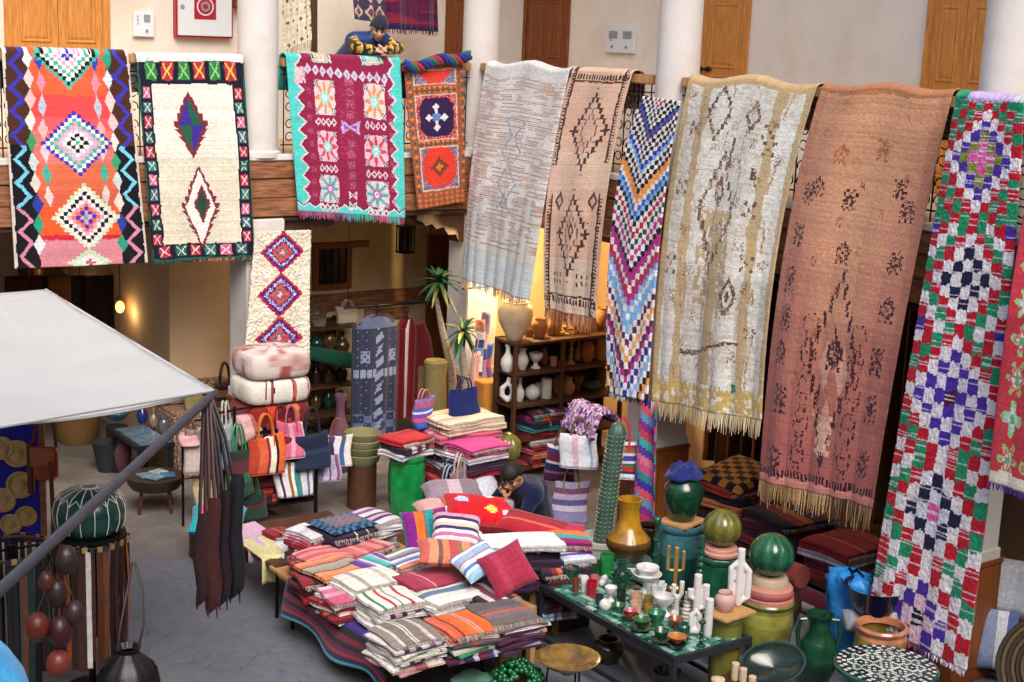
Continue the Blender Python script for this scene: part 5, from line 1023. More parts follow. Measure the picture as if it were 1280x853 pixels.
tag(mz.build('mosaic', glaze, MT, smooth=False), kind='stuff')
for k in range(3): MB().tube([(.26*math.cos(k*2.1), .26*math.sin(k*2.1), 0), (.2*math.cos(k*2.1), .2*math.sin(k*2.1), .5)], .012, 6).build('leg', iron, MT)
# wash bowl on an iron stand, grapes, tiles, white stumps
p = G(710, 822, .42); BW = thing('wash_bowl', 'wide ochre and brown glazed bowl on thin iron legs', 'bowl', (p.x, p.y, 0))
MB().lathe([(0, .3), (.05, .3), (.07, .33), (.17, .37), (.235, .415), (.24, .425), (.225, .425), (.16, .385), (.07, .345), (0, .335)], seg=36, col=C('7a5a24')).build('basin', mat('glaze_mottled', '8a6a28', .15, var=.3, scale=6, coat=.6, col2='4a3418', c2scale=7), BW)
for k in range(3): MB().tube([(.14*math.cos(k*2.1+.5), .14*math.sin(k*2.1+.5), .36), (.17*math.cos(k*2.1+.5), .17*math.sin(k*2.1+.5), 0)], .008, 6, C('101010')).build('leg', iron, BW)
p = G(647, 845, .25); mb = MB(); rr = random.Random(8)
for k in range(110):
    a_, q_ = rr.random()*6.28, rr.random(); r_ = .19*math.sqrt(q_); mb.ball((r_*math.cos(a_), r_*math.sin(a_), .02+.13*(1-q_)+.02*rr.random()), .021, 8, 6, C('0f5a30')*(.8+.5*rr.random()))
tag(mb.build('glass_grapes', glaze, loc=(p.x, p.y, .2)), 'heap of glossy green glazed grapes at the bottom edge', 'grapes')
tag(MB().b2(-.2, .2, -.2, .2, 0, .2, bev=.01).build('pedestal', wood_d, smooth=False, loc=(p.x, p.y, 0)), 'dark box under the green grapes', 'box')
p = G(592, 850, .2); o = MB().b2(-.12, .12, -.12, .12, 0, .02).build('ceramic_tile', glaze, smooth=False, loc=(p.x, p.y, .2), rz=.4)
vcol(o.data, lambda co: np.tile(C('6a9a88'), (len(co), 1))); tag(o, 'small pale green tile panel left of the grapes', 'tile'); tag(MB().b2(-.1, .1, -.1, .1, 0, .2).build('crate', wood_d, smooth=False, loc=(p.x, p.y, 0)), 'dark crate under the pale green tile panel', 'crate')
for k, (x, y, h) in enumerate(((918, 850, 22), (928, 853, 18), (940, 855, 10), (897, 856, 8))):
    sculpt('candle_holder', ['tallest cream ceramic tube at the bottom edge', 'second cream ceramic tube at the bottom edge', 'short cream ceramic tube by the oval dish', 'low cream ceramic dish at the bottom edge'][k], 'holder', x, y, .3, [([(0, 2), (0, h)], 5 if k < 3 else 9)], 'c8b090')
p = G(918, 853, .28); tag(MB().b2(-.22, .22, -.16, .16, 0, .3, bev=.01).build('pedestal', wood_d, smooth=False, loc=(p.x, p.y-.05, 0), rz=.2), 'dark box under the cream ceramic tubes', 'box')
# ---------------- cactus
p = Vector((-.95, -3.75, 0)); CT = thing('cactus', 'tall ribbed columnar cactus in a white pot', 'cactus', p)
MB().lathe([(0, 0), (.16, 0), (.17, .03), (.2, .3), (.215, .31), (.215, .36), (.19, .36), (.18, .3), (0, .3)], seg=28, col=C('c8c4b8')).build('pot', matte, CT)
mb = MB(); rows = 60
def ribs(t, r, z): return 1+.1*abs(math.sin(6.5*t))
prof = [(.07, .28)]+[(.073+.004*math.sin(k*.5), .3+1.04*k/40) for k in range(41)]+[(.068, 1.37), (.05, 1.41), (.03, 1.43), (0, 1.435)]
mb.lathe(prof, seg=52, fn=ribs, col=C('3a564c')); mb.v = [(x+.16*(z-.3)*.55, y-.1*(z-.3)*.2, z) for x, y, z in mb.v]
mb.build('stem', leafm, CT, auto=False); sp = MB()
for k in range(13):
    for j in range(26):
        a_ = math.pi*(k+.5)/6.5; z = .32+.04*j; r_ = .081; c0 = Vector((r_*math.cos(a_)+.16*(z-.3)*.55, r_*math.sin(a_)-.02*(z-.3), z)); d_ = Vector((math.cos(a_), math.sin(a_), 0)); t_ = Vector((-d_.y, d_.x, 0))
        for q in (-1, 0, 1): sp.tube([c0, c0+d_*.012+t_*.012*q+Vector((0, 0, .008*(1-abs(q))))], [.003, .001], 3, C('b8b89a'), caps=False)
tag(sp.build('spines', leafm, CT), kind='stuff')
# green tall ribbed vase, green basket pots at the back
gv = pot('floor_vase', 'tall bright green glazed vase on the floor, cloths on top', 'vase', 507, 562, 654, 46, 0, 'tall', '14803c', seg=48, fn=lambda t, r, z: 1+.02*math.cos(12*t))
# ================================================================ REAR OF THE YARD
GVx, GVy, GVz = gv[1].x, gv[1].y, gv[2]
# cloths on the green vase
cloth_stack(Vector((GVx-.02, GVy, 0)), GVz+.2, GVz, .42, .36, .2, ['red', 'bwstripe', 'white2'], 'cloths on the tall green vase', 'red cloth with white figures on top of the tall green vase', seed=30)
p = G(478, 588, 0.0); 
for k in range(4): tag(MB().lathe([(0, 0), (.13, 0), (.17, .05), (.19, .12), (.18, .125), (.15, .06), (0, .02)], seg=24, col=C(['7a7a54', '6a6a48', '84805c', '7a7650'][k])).build('straw_bowl', basketm, loc=(GVx-.2, GVy+.55, .45+.075*k)), ['lowest', 'second', 'third', 'topmost'][k]+' olive straw bowl of the pile left of the red cloth', 'bowl', 'olive straw bowls')
tag(MB().lathe([(0, 0), (.15, 0), (.15, .45), (0, .45)], seg=20, col=C('4a2c19')).build('wooden_drum', wood_d, loc=(GVx-.2, GVy+.55, 0)), 'dark wooden drum under the olive straw bowls', 'drum')
# pile with the navy bag
p1 = Vector((-1.15, -1.7, 0)); q = G(578, 535, .85)
cloth_stack(Vector((q.x, q.y, 0)), 1.0, .35, .72, .5, .0, ['creamplaid', 'creamplaid', 'pinkstr', 'pinkgrey', 'white2', 'plumfig', 'white2', 'dkred', 'red'], 'tall pile under the navy bag', 'cream plaid folded blanket under the navy bag', axis='y', seed=31)
tag(MB().b2(q.x-.35, q.x+.35, q.y-.28, q.y+.28, 0, .35, bev=.01).build('wooden_chest', wood_d, smooth=False), 'dark chest under the tall pile with the navy bag', 'chest')
def flowerfn(): pass
tote('navy blue embroidered handbag standing on the cream plaid pile', (q.x+.02, q.y+.02, 1.0), .1, .36, .26, .14, '14205c*1', handle='1a2550', hh=.15, taper=1.06, seed=2)
tote('small bag with blue, red and violet stripes beside the navy bag', (q.x-.38, q.y+.15, GVz+.2), .25, .28, .3, .12, 'stripebag', handle='b06a70', hh=.12, seed=3)
# white wicker drum with magenta and purple cloths
wd = G(592, 590, .5); wx, wy = wd.x, wd.y
mb = MB(); prf = [(0, 0), (.2, 0)]+[(.2+.06*math.sin(math.pi*k/11)+.006*(k % 2), .03+.45*k/11) for k in range(12)]+[(.2, .5), (0, .5)]
tag(mb.lathe(prf, seg=64, col=C('c8ccd8'), fn=lambda t, r, z: 1+.02*math.sin(32*t+(int(z*24) % 2)*math.pi)).build('wicker_drum', basketm, loc=(wx, wy, 0)), 'white woven wicker drum behind the red throw', 'drum')
cloth_stack(Vector((wx+.02, wy, 0)), .82, .5, .5, .42, .1, ['pink', 'pinkstr', 'white2', 'plumfig', 'plum', 'crimson'], 'pile on the white wicker drum', 'bright pink folded cloth topping the pile on the white wicker drum', axis='y', seed=32)
tote('grey and mauve plaid bag leaning at the green vase', (GVx+.28, GVy-.35, .12), .2, .34, .34, .12, 'plaid', handle='8aa0b0', hh=.2, seed=4)
tag(MB().b2(GVx+.08, GVx+.5, GVy-.5, GVy-.2, 0, .12, bev=.01).build('wooden_box', wood_d, smooth=False), 'low dark box under the plaid bag', 'box')
tote('pinkish grey folded bag hanging before the white wicker drum', (wx-.34, wy-.25, .3), .5, .32, .34, .1, 'greypink', handle='b89a90', hh=.2, seed=5)
tag(MB().b2(wx-.5, wx-.15, wy-.4, wy-.1, 0, .3, bev=.01).build('wooden_box', wood_d, smooth=False), 'dark box under the pinkish grey bag', 'box')
# brass and olive pots left of the shelf
for nm, lb, c_, yt, yb, w_, z, sh, cl in (('bulb_vase', 'olive ribbed pumpkin pot right of the pink pile', 650, 545, 590, 34, .5, 'sphere', '6a6a30'), ('wide_pot', 'low olive basket pot under the pumpkin pot', 650, 585, 612, 38, .25, 'bowl', '6a6438')):
    pot(nm, lb, 'pot', c_, yt, yb, w_, z, sh, cl, base=Vector((-.62, -1.75, z)), fn=lambda t, r, z_: 1+.05*math.cos(12*t), seg=48)
tag(MB().lathe([(0, 0), (.14, 0), (.14, .25), (0, .25)], seg=20, col=C('3a2a1c')).build('pot_stand', matte, loc=(-.62, -1.75, 0)), 'dark clay drum under the olive basket pot', 'stand')
# ---------------- pottery shelf
SX0, SX1, SY0, SY1 = -.04, 1.5, -1.0, -.62
sh = thing('pottery_shelf', 'dark wooden shelf full of white and terracotta pots', 'shelf')
LV = [.12, .45, .84, 1.2, 1.54]
for z in LV: MB().b2(SX0, SX1, SY0, SY1, z-.03, z, bev=.003).build('shelf_board', wood_d, sh, smooth=False)
for x in (SX0+.02, .62, SX1-.02):
    for y in (SY0+.02, SY1-.02): MB().b2(x-.02, x+.02, y-.021, y+.021, 0, 1.51).build('post', wood_d, sh, smooth=False)
sw = mat('shelf_back', '2a1a10', .8)
MB().b2(SX0, SX1, SY1+.005, SY1+.02, .1, 1.55).build('back_panel', sw, sh, smooth=False)
def shelf_pot(lb, cx_, yt, yb, w_, lv, shp, cl, m=matte, Y=-.82, nm='vase', fn=None, seg=24):
    p = FY(cx_, yb-4, Y); pot(nm, lb, nm.split('_')[-1], cx_, yt, yb, w_, LV[lv], shp, cl, m, base=Vector((p.x, Y, LV[lv])), fn=fn, seg=seg)
wv = 'd0ccc8'
shelf_pot('big cream urn with a rope band on top of the shelf', 643, 372, 430, 44, 4, 'urn', 'dccba8', nm='urn', seg=36, Y=-.8)
shelf_pot('terracotta jar right of the cream urn', 674, 402, 431, 20, 4, 'jar', 'a87848', nm='jar')
for k, (x, h) in enumerate(((688, 32), (695, 42), (706, 40), (720, 26), (738, 22))): shelf_pot(['small terracotta flask', 'tall terracotta bottle', 'slender terracotta bottle', 'short terracotta vase', 'squat terracotta pot'][k]+' on the top shelf, '+['right of the jar', 'left of the slender one', 'under the pink carpet fringe', 'near the chevron carpet', 'nearest the chevron carpet'][k], x, 428-h, 428, 11+2*(k % 3), 4, ['bottle', 'bottle', 'candle', 'vase', 'jar'][k], ['a87444', 'b07c48', 'b88a54', '9a6438', 'a06c40'][k], nm=['flask', 'bottle', 'bottle', 'vase', 'pot'][k], Y=-.78)
shelf_pot('white double gourd vase on the second shelf', 634, 433, 470, 18, 3, 'bottle', wv); shelf_pot('white curvy vase in the middle of the second shelf', 652, 444, 475, 17, 3, 'vase', wv); shelf_pot('white goblet vase with flared rim on the second shelf', 669, 449, 472, 18, 3, 'goblet', wv)
shelf_pot('small pink cup on the second shelf', 691, 456, 470, 10, 3, 'cup', 'b87c60', nm='cup')
for k, (x, w_, h, s_, c_) in enumerate(((702, 10, 32, 'candle', 'b89060'), (713, 12, 34, 'candle', 'a87c48'), (733, 18, 30, 'jar', '9a5c34'), (751, 16, 32, 'tall', 'a8743c'))): shelf_pot(['thin tan candlestick on the second shelf', 'thicker tan candlestick on the second shelf', 'reddish clay jar on the second shelf', 'golden clay jar at the right end of the second shelf'][k], x, 464-h, 464, w_, 3, s_, c_, nm=['candlestick', 'candlestick', 'jar', 'jar'][k])
p = FY(634, 505, -.85); sculpt('ring_vase', 'white ring shaped vase with a hole on the third shelf', 'vase', 634, 507, LV[2], [([(0, 4), (-7, 10), (-7, 18), (0, 25), (6, 18), (6, 10), (0, 4)], 3.6), ([(0, 24), (2, 32)], 3)], wv)
o = bpy.data.objects['ring_vase']; o.location = (p.x, -.85, LV[2]+.005)
shelf_pot('slim white lidded bottle on the third shelf', 649, 479, 511, 12, 2, 'bottle', wv); shelf_pot('white conical tagine on the third shelf', 665, 484, 508, 20, 2, 'sphere', wv, nm='tagine'); shelf_pot('tall white cylinder on the third shelf', 682, 480, 507, 14, 2, 'cyl', wv, nm='cylinder_vase')
shelf_pot('brown clay pitcher right of the white cylinder', 710, 473, 500, 18, 2, 'vase', 'a07044', nm='pitcher'); shelf_pot('dark green pot on the third shelf', 740, 476, 497, 24, 2, 'sphere', '2a3a24', nm='pot')
for k, (x, w_, h, lv, s_, c_) in enumerate(((728, 14, 26, 4, 'vase', '9a6034'), (748, 18, 30, 4, 'jar', 'a87444'), (660, 12, 24, 4, 'bottle', 'b08450'), (680, 12, 22, 3, 'vase', '8a5a34'), (722, 11, 26, 3, 'bottle', 'b8884c'), (742, 10, 24, 3, 'candle', 'a8743c'), (697, 12, 24, 2, 'jar', '9a6438'), (724, 14, 22, 2, 'bowl', '7a5430'), (752, 14, 26, 2, 'tall', '6a5a30'), (675, 10, 18, 2, 'cup', 'c8c4c0'))):
    shelf_pot(['brown clay vase at the back of the top shelf', 'big clay jar at the right end of the top shelf', 'clay bottle just behind the cream urn', 'brown vase behind the white goblet vase', 'golden bottle between the second shelf jars', 'thin candlestick before the golden clay jar', 'clay jar right of the white cylinder', 'brown bowl on the third shelf', 'olive jar at the right end of the third shelf', 'small white cup behind the conical tagine'][k], x, 464-h, 464, w_, lv, s_, c_, nm=['vase', 'jar', 'bottle', 'vase', 'bottle', 'candlestick', 'jar', 'bowl', 'jar', 'cup'][k], Y=-.7)
pc = FY(675, 540, -.82)
cloth_stack(Vector((pc.x, -.83, 0)), .74, .45, .5, .32, 0, ['plum', 'tor', 'plumfig', 'teal', 'crimson'], 'striped cloths on the lower shelf', 'plum striped cloth topping the pile on the lower shelf', seed=33)
cloth_stack(Vector((pc.x+.02, -.86, 0)), .42, .12, .52, .34, 0, ['white2', 'carpetstack', 'pinkstr', 'tanblack', 'kilimred', 'salmon'], 'cloths on the bottom shelf', 'white fringed cloth topping the pile on the bottom shelf', seed=34)
cloth_stack(Vector((pc.x+.55, -.84, 0)), .74, .45, .3, .3, 0, ['lilac', 'plum', 'lilac', 'plum'], 'lilac cloths at the right of the lower shelf', 'lilac cloth topping the right pile on the lower shelf', seed=35)
# niche wall lit by a bulb, bulb lamp behind the pale grey carpet
struct('niche_wall', MB().b2(.36, 2.2, .5, .65, 0, 3.2), plaster_y)
bulb = thing('bulb_lamp', 'warm bulb lamp glowing behind the pale grey carpet', 'lamp', (.42, -.55, 2.6))
MB().ball((0, 0, 0), .045, 12, 10).build('bulb', mat('bulb_glow', 'ffd08a', emit='ffc070', estr=60), bulb); MB().tube([(0, 0, .04), (0, 0, .65)], .006, 5).build('cable', iron, bulb)
def lamp(loc, e, parent=None, col=(1, .72, .36)):
    l = bpy.data.lights.new('bulb_light', 'POINT'); l.energy = e; l.color = col; l.shadow_soft_size = .05; o = bpy.data.objects.new('bulb_light', l); COL.objects.link(o); o.location = loc
    if parent: o.parent = parent
lamp((0, 0, -.07), 95, bulb)
# copper pans and scarves beside the niche
for k, (x, y, c_) in enumerate(((598, 366, 'a86a3c'), (588, 383, 'b87848'), (604, 395, '9a5a34'))):
    p = FY(x, y, .3); o = MB().lathe([(0, 0), (.12, 0), (.15, .03), (.155, .05), (.14, .05), (.11, .02), (0, .015)], seg=24, col=C(c_)).build('copper_pan', matte, loc=p); o.rotation_euler = (R(70), R(10*k-10), R(-30)); tag(o, ['upper', 'left', 'lower'][k]+' copper pan hanging on the wall by the corner', 'pan', 'copper pans'); o['label'] = ['copper pan hanging highest by the corner', 'copper pan hanging left of the other two', 'copper pan hanging lowest by the scarves'][k]
for k, (x, y0, y1, pl) in enumerate(((600, 400, 520, 'multi'), (607, 390, 500, 'lilac'), (611, 430, 515, 'stripebag'), (594, 440, 560, 'pinkgrey'))):
    a = FY(x, y0, -.25); b = FY(x, y1, -.3); st = stripes(PAL[pl], 24); P = [[(a.x+.06*u*(1+.3*t_)+.02*math.sin(9*t_+k), a.y-.03*math.sin(u*3+k)-.01*k, a.z+(b.z-a.z)*t_) for u in np.linspace(-1, 1, 7)] for t_ in np.linspace(0, 1, 25)]
    sheet('hanging_scarf', ['multicoloured striped scarf hanging nearest the palms', 'lilac scarf hanging left of the pottery shelf', 'narrow blue and red scarf by the shelf post', 'long pinkish scarf hanging lowest by the palms'][k], P, np.repeat(st[:, None], 6, 1), 'scarf', .006)
a = FY(585, 392, -.28); tag(MB().tube([(a.x-.1, -.3, 2.05), (a.x+.4, -.3, 2.05)], .012, 6).tube([(a.x+.15, -.3, 2.05), (a.x+.15, -.3, 2.85)], .006, 5).build('hanging_rod', iron), 'thin rod carrying the scarves by the corner', 'rod')
p = FY(605, 520, -.35); tag(MB().b2(p.x-.12, p.x+.14, -.5, -.12, 0, 1.0, bev=.01).build('wooden_cabinet', wood_o, smooth=False), 'small orange wooden cabinet left of the pottery shelf', 'cabinet')
# brass basket lantern and palms
p = FY(537, 500, -.35); tag(MB().lathe([(0, .0), (.13, 0), (.14, .5), (.15, .52), (.12, 1.1), (.13, 1.3), (.11, 1.32), (0, 1.3)], seg=12, col=C('7a6a3c')).build('straw_bin', basketm, loc=(p.x, -.45, 0)), 'tall ochre woven bin behind the striped bag', 'bin')
def palm(label, base, trunk, crown, n, seed):
    """trunk: list of px; stands on the floor plane at depth Y of base"""
    t = thing('yucca_palm', label, 'palm', base); Y = base[1]; rr = random.Random(seed); B = Vector(base)
    pts = [Vector((0, 0, .35))]+[FY(x, y, Y)-B for x, y in trunk]; MB().tube(pts, [.075]+[.06-.012*k for k in range(len(trunk))], 10, C('8a7c68')).build('trunk', mat('bark', '9a8a74', .9, var=.3, scale=18, stretch=(1, 1, 4), bump=.6, bscale=30), t)
    MB().lathe([(0, 0), (.13, 0), (.19, .36), (.21, .38), (.21, .42), (.18, .42), (.17, .36), (0, .34)], seg=24, col=C('8a5a3c')).build('pot', matte, t)
    c = FY(*crown, Y)-B; L_ = .3
    mb = MB()
    for k in range(n):
        az = rr.random()*6.283; el = rr.uniform(-.9, 1.2); d_ = Vector((math.cos(az)*math.cos(el), math.sin(az)*math.cos(el), math.sin(el))); side = d_.cross(Vector((0, 0, 1))).normalized(); ln = L_*rr.uniform(.7, 1.1); hc = C('2f5a34' if rr.random() < .75 else '9a9a54')*rr.uniform(.7, 1.25)
        P = []
        for q in np.linspace(0, 1, 6):
            w_ = .022*math.sin(math.pi*min(1, .15+q*.85))+.002; pp = c+d_*ln*q+Vector((0, 0, -.4*ln*q*q)); P.append([pp-side*w_, pp+Vector((0, 0, -.006)), pp+side*w_])
        mb.grid(np.array(P), np.tile(hc, (5, 2, 1)))
    mb.build('crown', leafm, t)
palm('tall yucca palm leaning left in front of the corner pillar', (FY(566, 500, -.35).x, -.35, 0), [(567, 500), (564, 460), (552, 410), (545, 372)], (549, 352), 46, 1)
palm('shorter yucca palm with yellowish leaves right of the tall one', (FY(583, 500, -.7).x, -.7, 0), [(584, 505), (582, 470), (577, 440)], (579, 414), 40, 2)
# ---------------- kaftans
def kaftan(name, label, px0, px1, py0, py1, Y, colfn, sleeve=None, cover=False):
    a = FY(px0, (py0+py1)/2, Y); b = FY(px1, (py0+py1)/2, Y); zt = FY(px0, py0, Y).z; zb = FY(px0, py1, Y).z; W = b.x-a.x; H = zt-zb
    t = thing(name, label, 'garment', ((a.x+b.x)/2, Y, zb)); N, Z = 110, 130; th = np.linspace(0, 2*math.pi, N, endpoint=False); rows = []; cols = np.zeros((Z, N, 3))
    for k in range(Z+1):
        v = k/Z; ww = W/2*(.98 if v > .12 else .35+.63*(v/.12)**.6); dd = .07*(1-.1*v)+.015
        f = 1+.22*np.sin(th*9+v*1.5)*(.2+v); rows.append(np.stack([ww*np.cos(th), dd*np.sin(th)*f, np.full(N, H*(1-v)+(.03*(1-abs(np.cos(th)))-.03)*(v < .1))], -1))
        if k < Z:
            for j in range(N): cols[k, j] = colfn((np.cos(th[j])+1)/2, v, th[j] > math.pi)
    MB().grid(np.array(rows), weave(cols, .04, .1, 3), wrap=True).build('robe', cloth, t, True, auto=False)
    if sleeve:
        MB().tube([(W*.42, -.02, H*.93), (W*.62, -.04, H*.75), (W*.68, -.05, H*.52)], [.07, .09, .11], 12, C(sleeve)).build('sleeve', cloth, t)
    MB().tube([(0, 0, H-.02), (0, 0, H+.06), (.03, 0, H+.09), (0, 0, H+.12)], .006, 6).tube([(-W*.4, 0, H-.1), (0, 0, H-.01), (W*.4, 0, H-.1)], .008, 6).build('hanger', iron, t)
    if cover:
        rows = []
        for k in range(25):
            v = k/24; ww = W/2*1.08*(1 if v > .08 else .5+.5*v/.08); rows.append(np.stack([ww*np.cos(th), (.11+.01*np.sin(th*7+v*9))*np.sin(th), np.full(N, H*1.01*(1-v)-.02*v)], -1))
        MB().grid(np.array(rows), None, wrap=True).build('plastic_cover', mat('clear_plastic', 'dfe8f0', .12, var=.05, spec=.8, alpha=.03, bump=.3, bscale=14, coat=.0), t, True, auto=False)
    return t
def kn(u, v, front):
    c = C('0b1238'); s = C('7c86a4'); a = abs(u-.5)
    if v < .1: return C('4a5478')
    if a < .07*(1+.4*math.sin(v*40)) and v < .95: return s if math.sin(v*60+u*20) > -.3 else c
    if abs(v-.47) < .035 and math.sin(u*50) > -.6: return s
    if abs(a-.3) < .09 and abs(v-.33) < .05: return s if math.sin(u*60)*math.sin(v*120) > -.4 else c
    if v > .8 and math.sin(u*18)*math.sin(v*50) > .0: return C('4a5a88')
    if math.sin(u*37+3)*math.sin(v*90) > .95: return s
    return c
kaftan('navy_kaftan', 'navy kaftan with silver embroidery under clear plastic cover', 441, 496, 396, 546, .55, kn, cover=True)
kaftan('red_kaftan', 'dark red kaftan with white front trim hanging right of the navy one', 492, 523, 398, 522, .62, lambda u, v, f: C('d0c8c8') if (.28 < u < .42 and f) else C('6a0c14')*(.9+.2*math.sin(u*30)), sleeve='5a0a12')
a = FY(430, 392, .58); b = FY(540, 392, .58); tag(MB().tube([(a.x, .58, a.z+.06), (b.x, .58, a.z+.06)], .014, 8).tube([(a.x+.05, .58, a.z+.06), (a.x+.05, .58, 3.2)], .006, 6).tube([(b.x-.05, .58, a.z+.06), (b.x-.05, .58, 3.2)], .006, 6).build('hanging_rod', iron), 'iron rod from which both kaftans hang', 'rod')
# dark stall with goods behind the shag carpet: shelf with bowls, bags, green cloth
ds = thing('goods_shelf', 'dark shelf of dim goods between the shag carpet and the navy kaftan', 'shelf', (0, 0, 0)); x0, x1 = FY(385, 450, 1.5).x, FY(440, 450, 1.5).x
for z in (.3, .65, 1.0, 1.36): MB().b2(x0-.2, x1, 1.4, 1.95, z-.03, z).build('shelf_board', wood_d, ds, smooth=False)
for x in (x0-.18, x1-.02):
    for y in (1.42, 1.93): MB().b2(x-.02, x+.02, y-.02, y+.02, 0, 1.38).build('post', wood_d, ds, smooth=False)
tote('fluffy cream handbag on the goods shelf', (FY(434, 388, 1.6).x, 1.6, 1.36), .0, .3, .19, .12, 'c8bca0*1', handle='b8a888', hh=.1, m=pile, seed=6, name='handbag')
tote('grey round straw basket bag left of the cream handbag', (FY(397, 392, 1.55).x, 1.55, 1.36), .0, .26, .15, .16, '7a7064*1 5a5248*.6', handle='6a6258', hh=.12, seed=7, name='handbag', taper=.6)
rr = random.Random(5)
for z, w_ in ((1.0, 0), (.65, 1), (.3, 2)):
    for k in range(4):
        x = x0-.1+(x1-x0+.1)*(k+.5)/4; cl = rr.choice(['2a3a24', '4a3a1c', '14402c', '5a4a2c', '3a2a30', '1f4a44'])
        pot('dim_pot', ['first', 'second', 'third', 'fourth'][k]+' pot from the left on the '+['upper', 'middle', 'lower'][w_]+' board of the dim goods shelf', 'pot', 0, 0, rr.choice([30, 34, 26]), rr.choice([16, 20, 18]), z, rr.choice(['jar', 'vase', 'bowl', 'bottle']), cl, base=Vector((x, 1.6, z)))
tag(MB().tube([(x0-.1, 1.33, 1.1), ((x0+x1)/2, 1.25, 1.0), (x1+.1, 1.3, .92)], [.08, .1, .08], 12, C('0f4a3a')).build('rolled_cloth', cloth), 'rolled green cloth across the front of the dim goods shelf', 'cloth')
# dusty purple jar near the kaftan
pot('clay_jar', 'tall dusky purple jar left of the navy kaftan', 'jar', 425, 488, 560, 36, .0, 'bottle', '5a3a4c', matte, base=Vector((FY(425, 540, .2).x, .2, 0)))[0].scale = (1, 1, 1.5)
# ================================================================ BAG RACK WITH POUFS (left of the middle)
RX, RY = -2.88, -.86
rk = thing('bag_rack', 'black metal rack stacked with poufs and hung with bags', 'rack', (RX, RY, 0))
for a_ in (-.36, .36):
    for b_ in (-.3, .3): MB().b2(a_-.014, a_+.014, b_-.014, b_+.014, 0, 1.0).build('post', iron, rk, smooth=False)
for z in (.22, .98):
    for s in (-1, 1):
        MB().b2(-.346, .346, s*.3-.012, s*.3+.012, z-.012, z+.012).build('bar', iron, rk, smooth=False); MB().b2(s*.36-.012, s*.36+.012, -.286, .286, z-.0125, z+.0115).build('bar', iron, rk, smooth=False)
    MB().b2(-.346, .346, -.288, .288, z-.011, z-.003).build('tray', wood_d, rk, smooth=False)
cloth_stack(Vector((RX, RY, 0)), .78, .232, .6, .5, 0, ['kilimred', 'darkmulti', 'crimson', 'dkred', 'carpetstack', 'kilimred'], 'red kilims on the low tray of the bag rack', 'red kilim topping the pile inside the bag rack', seed=40)
def pouf(label, x, y, z, w_, d_, h_, colfn, rz=0, seed=0, m=None):
    N, Z = 168, 14; rows = []; cols = np.zeros((Z+1, N, 3)); th = uth(N, .45)
    prof = [(.0, 0), (.9, 0), (.97, .08), (1, .25), (1.02, .5), (1, .75), (.97, .9), (.9, .97), (.7, 1.03), (.5, 1.06), (.25, 1.08), (0, 1.085)]
    P = []; nz = vnoise(len(prof), N, 3, 4, seed)
    for i, (r_, q) in enumerate(prof):
        c_ = np.sign(np.cos(th))*abs(np.cos(th))**.45; s_ = np.sign(np.sin(th))*abs(np.sin(th))**.45; P.append(np.stack([c_*r_*w_/2*(1+.03*(nz[i]-.5)), s_*r_*d_/2*(1+.03*(nz[i]-.5)), np.full(N, q*h_)], -1))
    P = np.array(P); cc = np.zeros((len(prof)-1, N, 3))
    for i in range(len(prof)-1):
        for j in range(N): cc[i, j] = colfn(P[i, j, 0]/w_+.5, P[i, j, 1]/d_+.5, prof[i][1], i, j)
    o = MB().grid(P[::-1], cc[::-1], wrap=True).build('pouf', m or cloth, None, True, auto=False, loc=(x, y, z), rz=rz); tag(o, label, 'pouf'); return o
rp = np.random.default_rng(4); pt = rp.random((30, 180))
s1 = stripes('7a2018*1 b83c20*.6 5a141c*1 c86a38*.4 6a1820*1', 20); pouf('rust red patterned pouf, lowest of the three on the rack', RX, RY, 1.0, .68, .58, .21, lambda u, v, q, i, j: s1[int(u*19.9) % 20]*(.7+.6*pt[i, j]), seed=1)
s2 = stripes('d4cec0*3 6a2028*.3 d4cec0*1 8a3a30*.3 1c2030*.2 d8d2c6*4 a84a38*.4 303040*.2 b85a40*.3 d6d0c4*3 b04a48*.3 d4cec0*1', 60); pouf('white pouf with thin red and black stripes in the middle of the pile', RX, RY, 1.23, .68, .58, .23, lambda u, v, q, i, j: s2[int(min(.99, max(0, u))*60)], seed=2)
vnz = vnoise(14, 180, 1.5, 9, 9)
pouf('pink and white washed carpet pouf on top of the pile', RX+.01, RY, 1.48, .66, .58, .25, lambda u, v, q, i, j: C('d2c4bc')+(C('a05248')-C('d2c4bc'))*min(1, max(0, (vnz[i % 12, j]-.4)*3)), seed=3, m=pile)
def hang_bag(lb, px, py, w_, h_, pl, y=None, axis='x', handle='7a4a30', hh=.2, sd=0, dp=.1, z=None, rz=-.1, taper=1.08, tilt=-.08):
    Y = RY-.36 if y is None else y; p = FY(px, py, Y); tote(lb, (p.x, Y, p.z), rz, w_, h_, dp, pl, axis, handle, hh, tilt, 'hanging_bag', taper, seed=sd)
hang_bag('orange, red and white kilim bag hanging on the rack', 333, 592, .36, .37, 'a83c28*1 c85a38*.6 8a2030*.6 e0d4c0*.5 1c1418*.2 d8622c*1', handle='c86a2c', hh=.26, sd=11)
hang_bag('pink fringed bag hanging on the rack between the orange and the navy one', 364, 572, .27, .36, 'pinkstr', handle='b05a68', hh=.2, sd=12, y=RY-.34)
hang_bag('dark navy denim bag hanging at the right of the rack', 391, 585, .34, .35, '1f2a40*3 2c3850*1 1a2238*2 8a8478*.2 1f2a40*1', axis='z', handle='2a2430', hh=.3, sd=13, y=RY-.38)
hang_bag('big white bag with teal, tan and purple stripes hanging low on the rack', 368, 620, .46, .36, 'd8d4d4*1 4a2a4c*.5 d4d0d0*.8 8a5a30*.7 d8d4d0*.8 3a7a78*.9 c8c4c8*1 5a6a8c*.5 d8d4d8*1 3a2448*.5', sd=14, y=RY-.32, taper=.8, hh=.3)
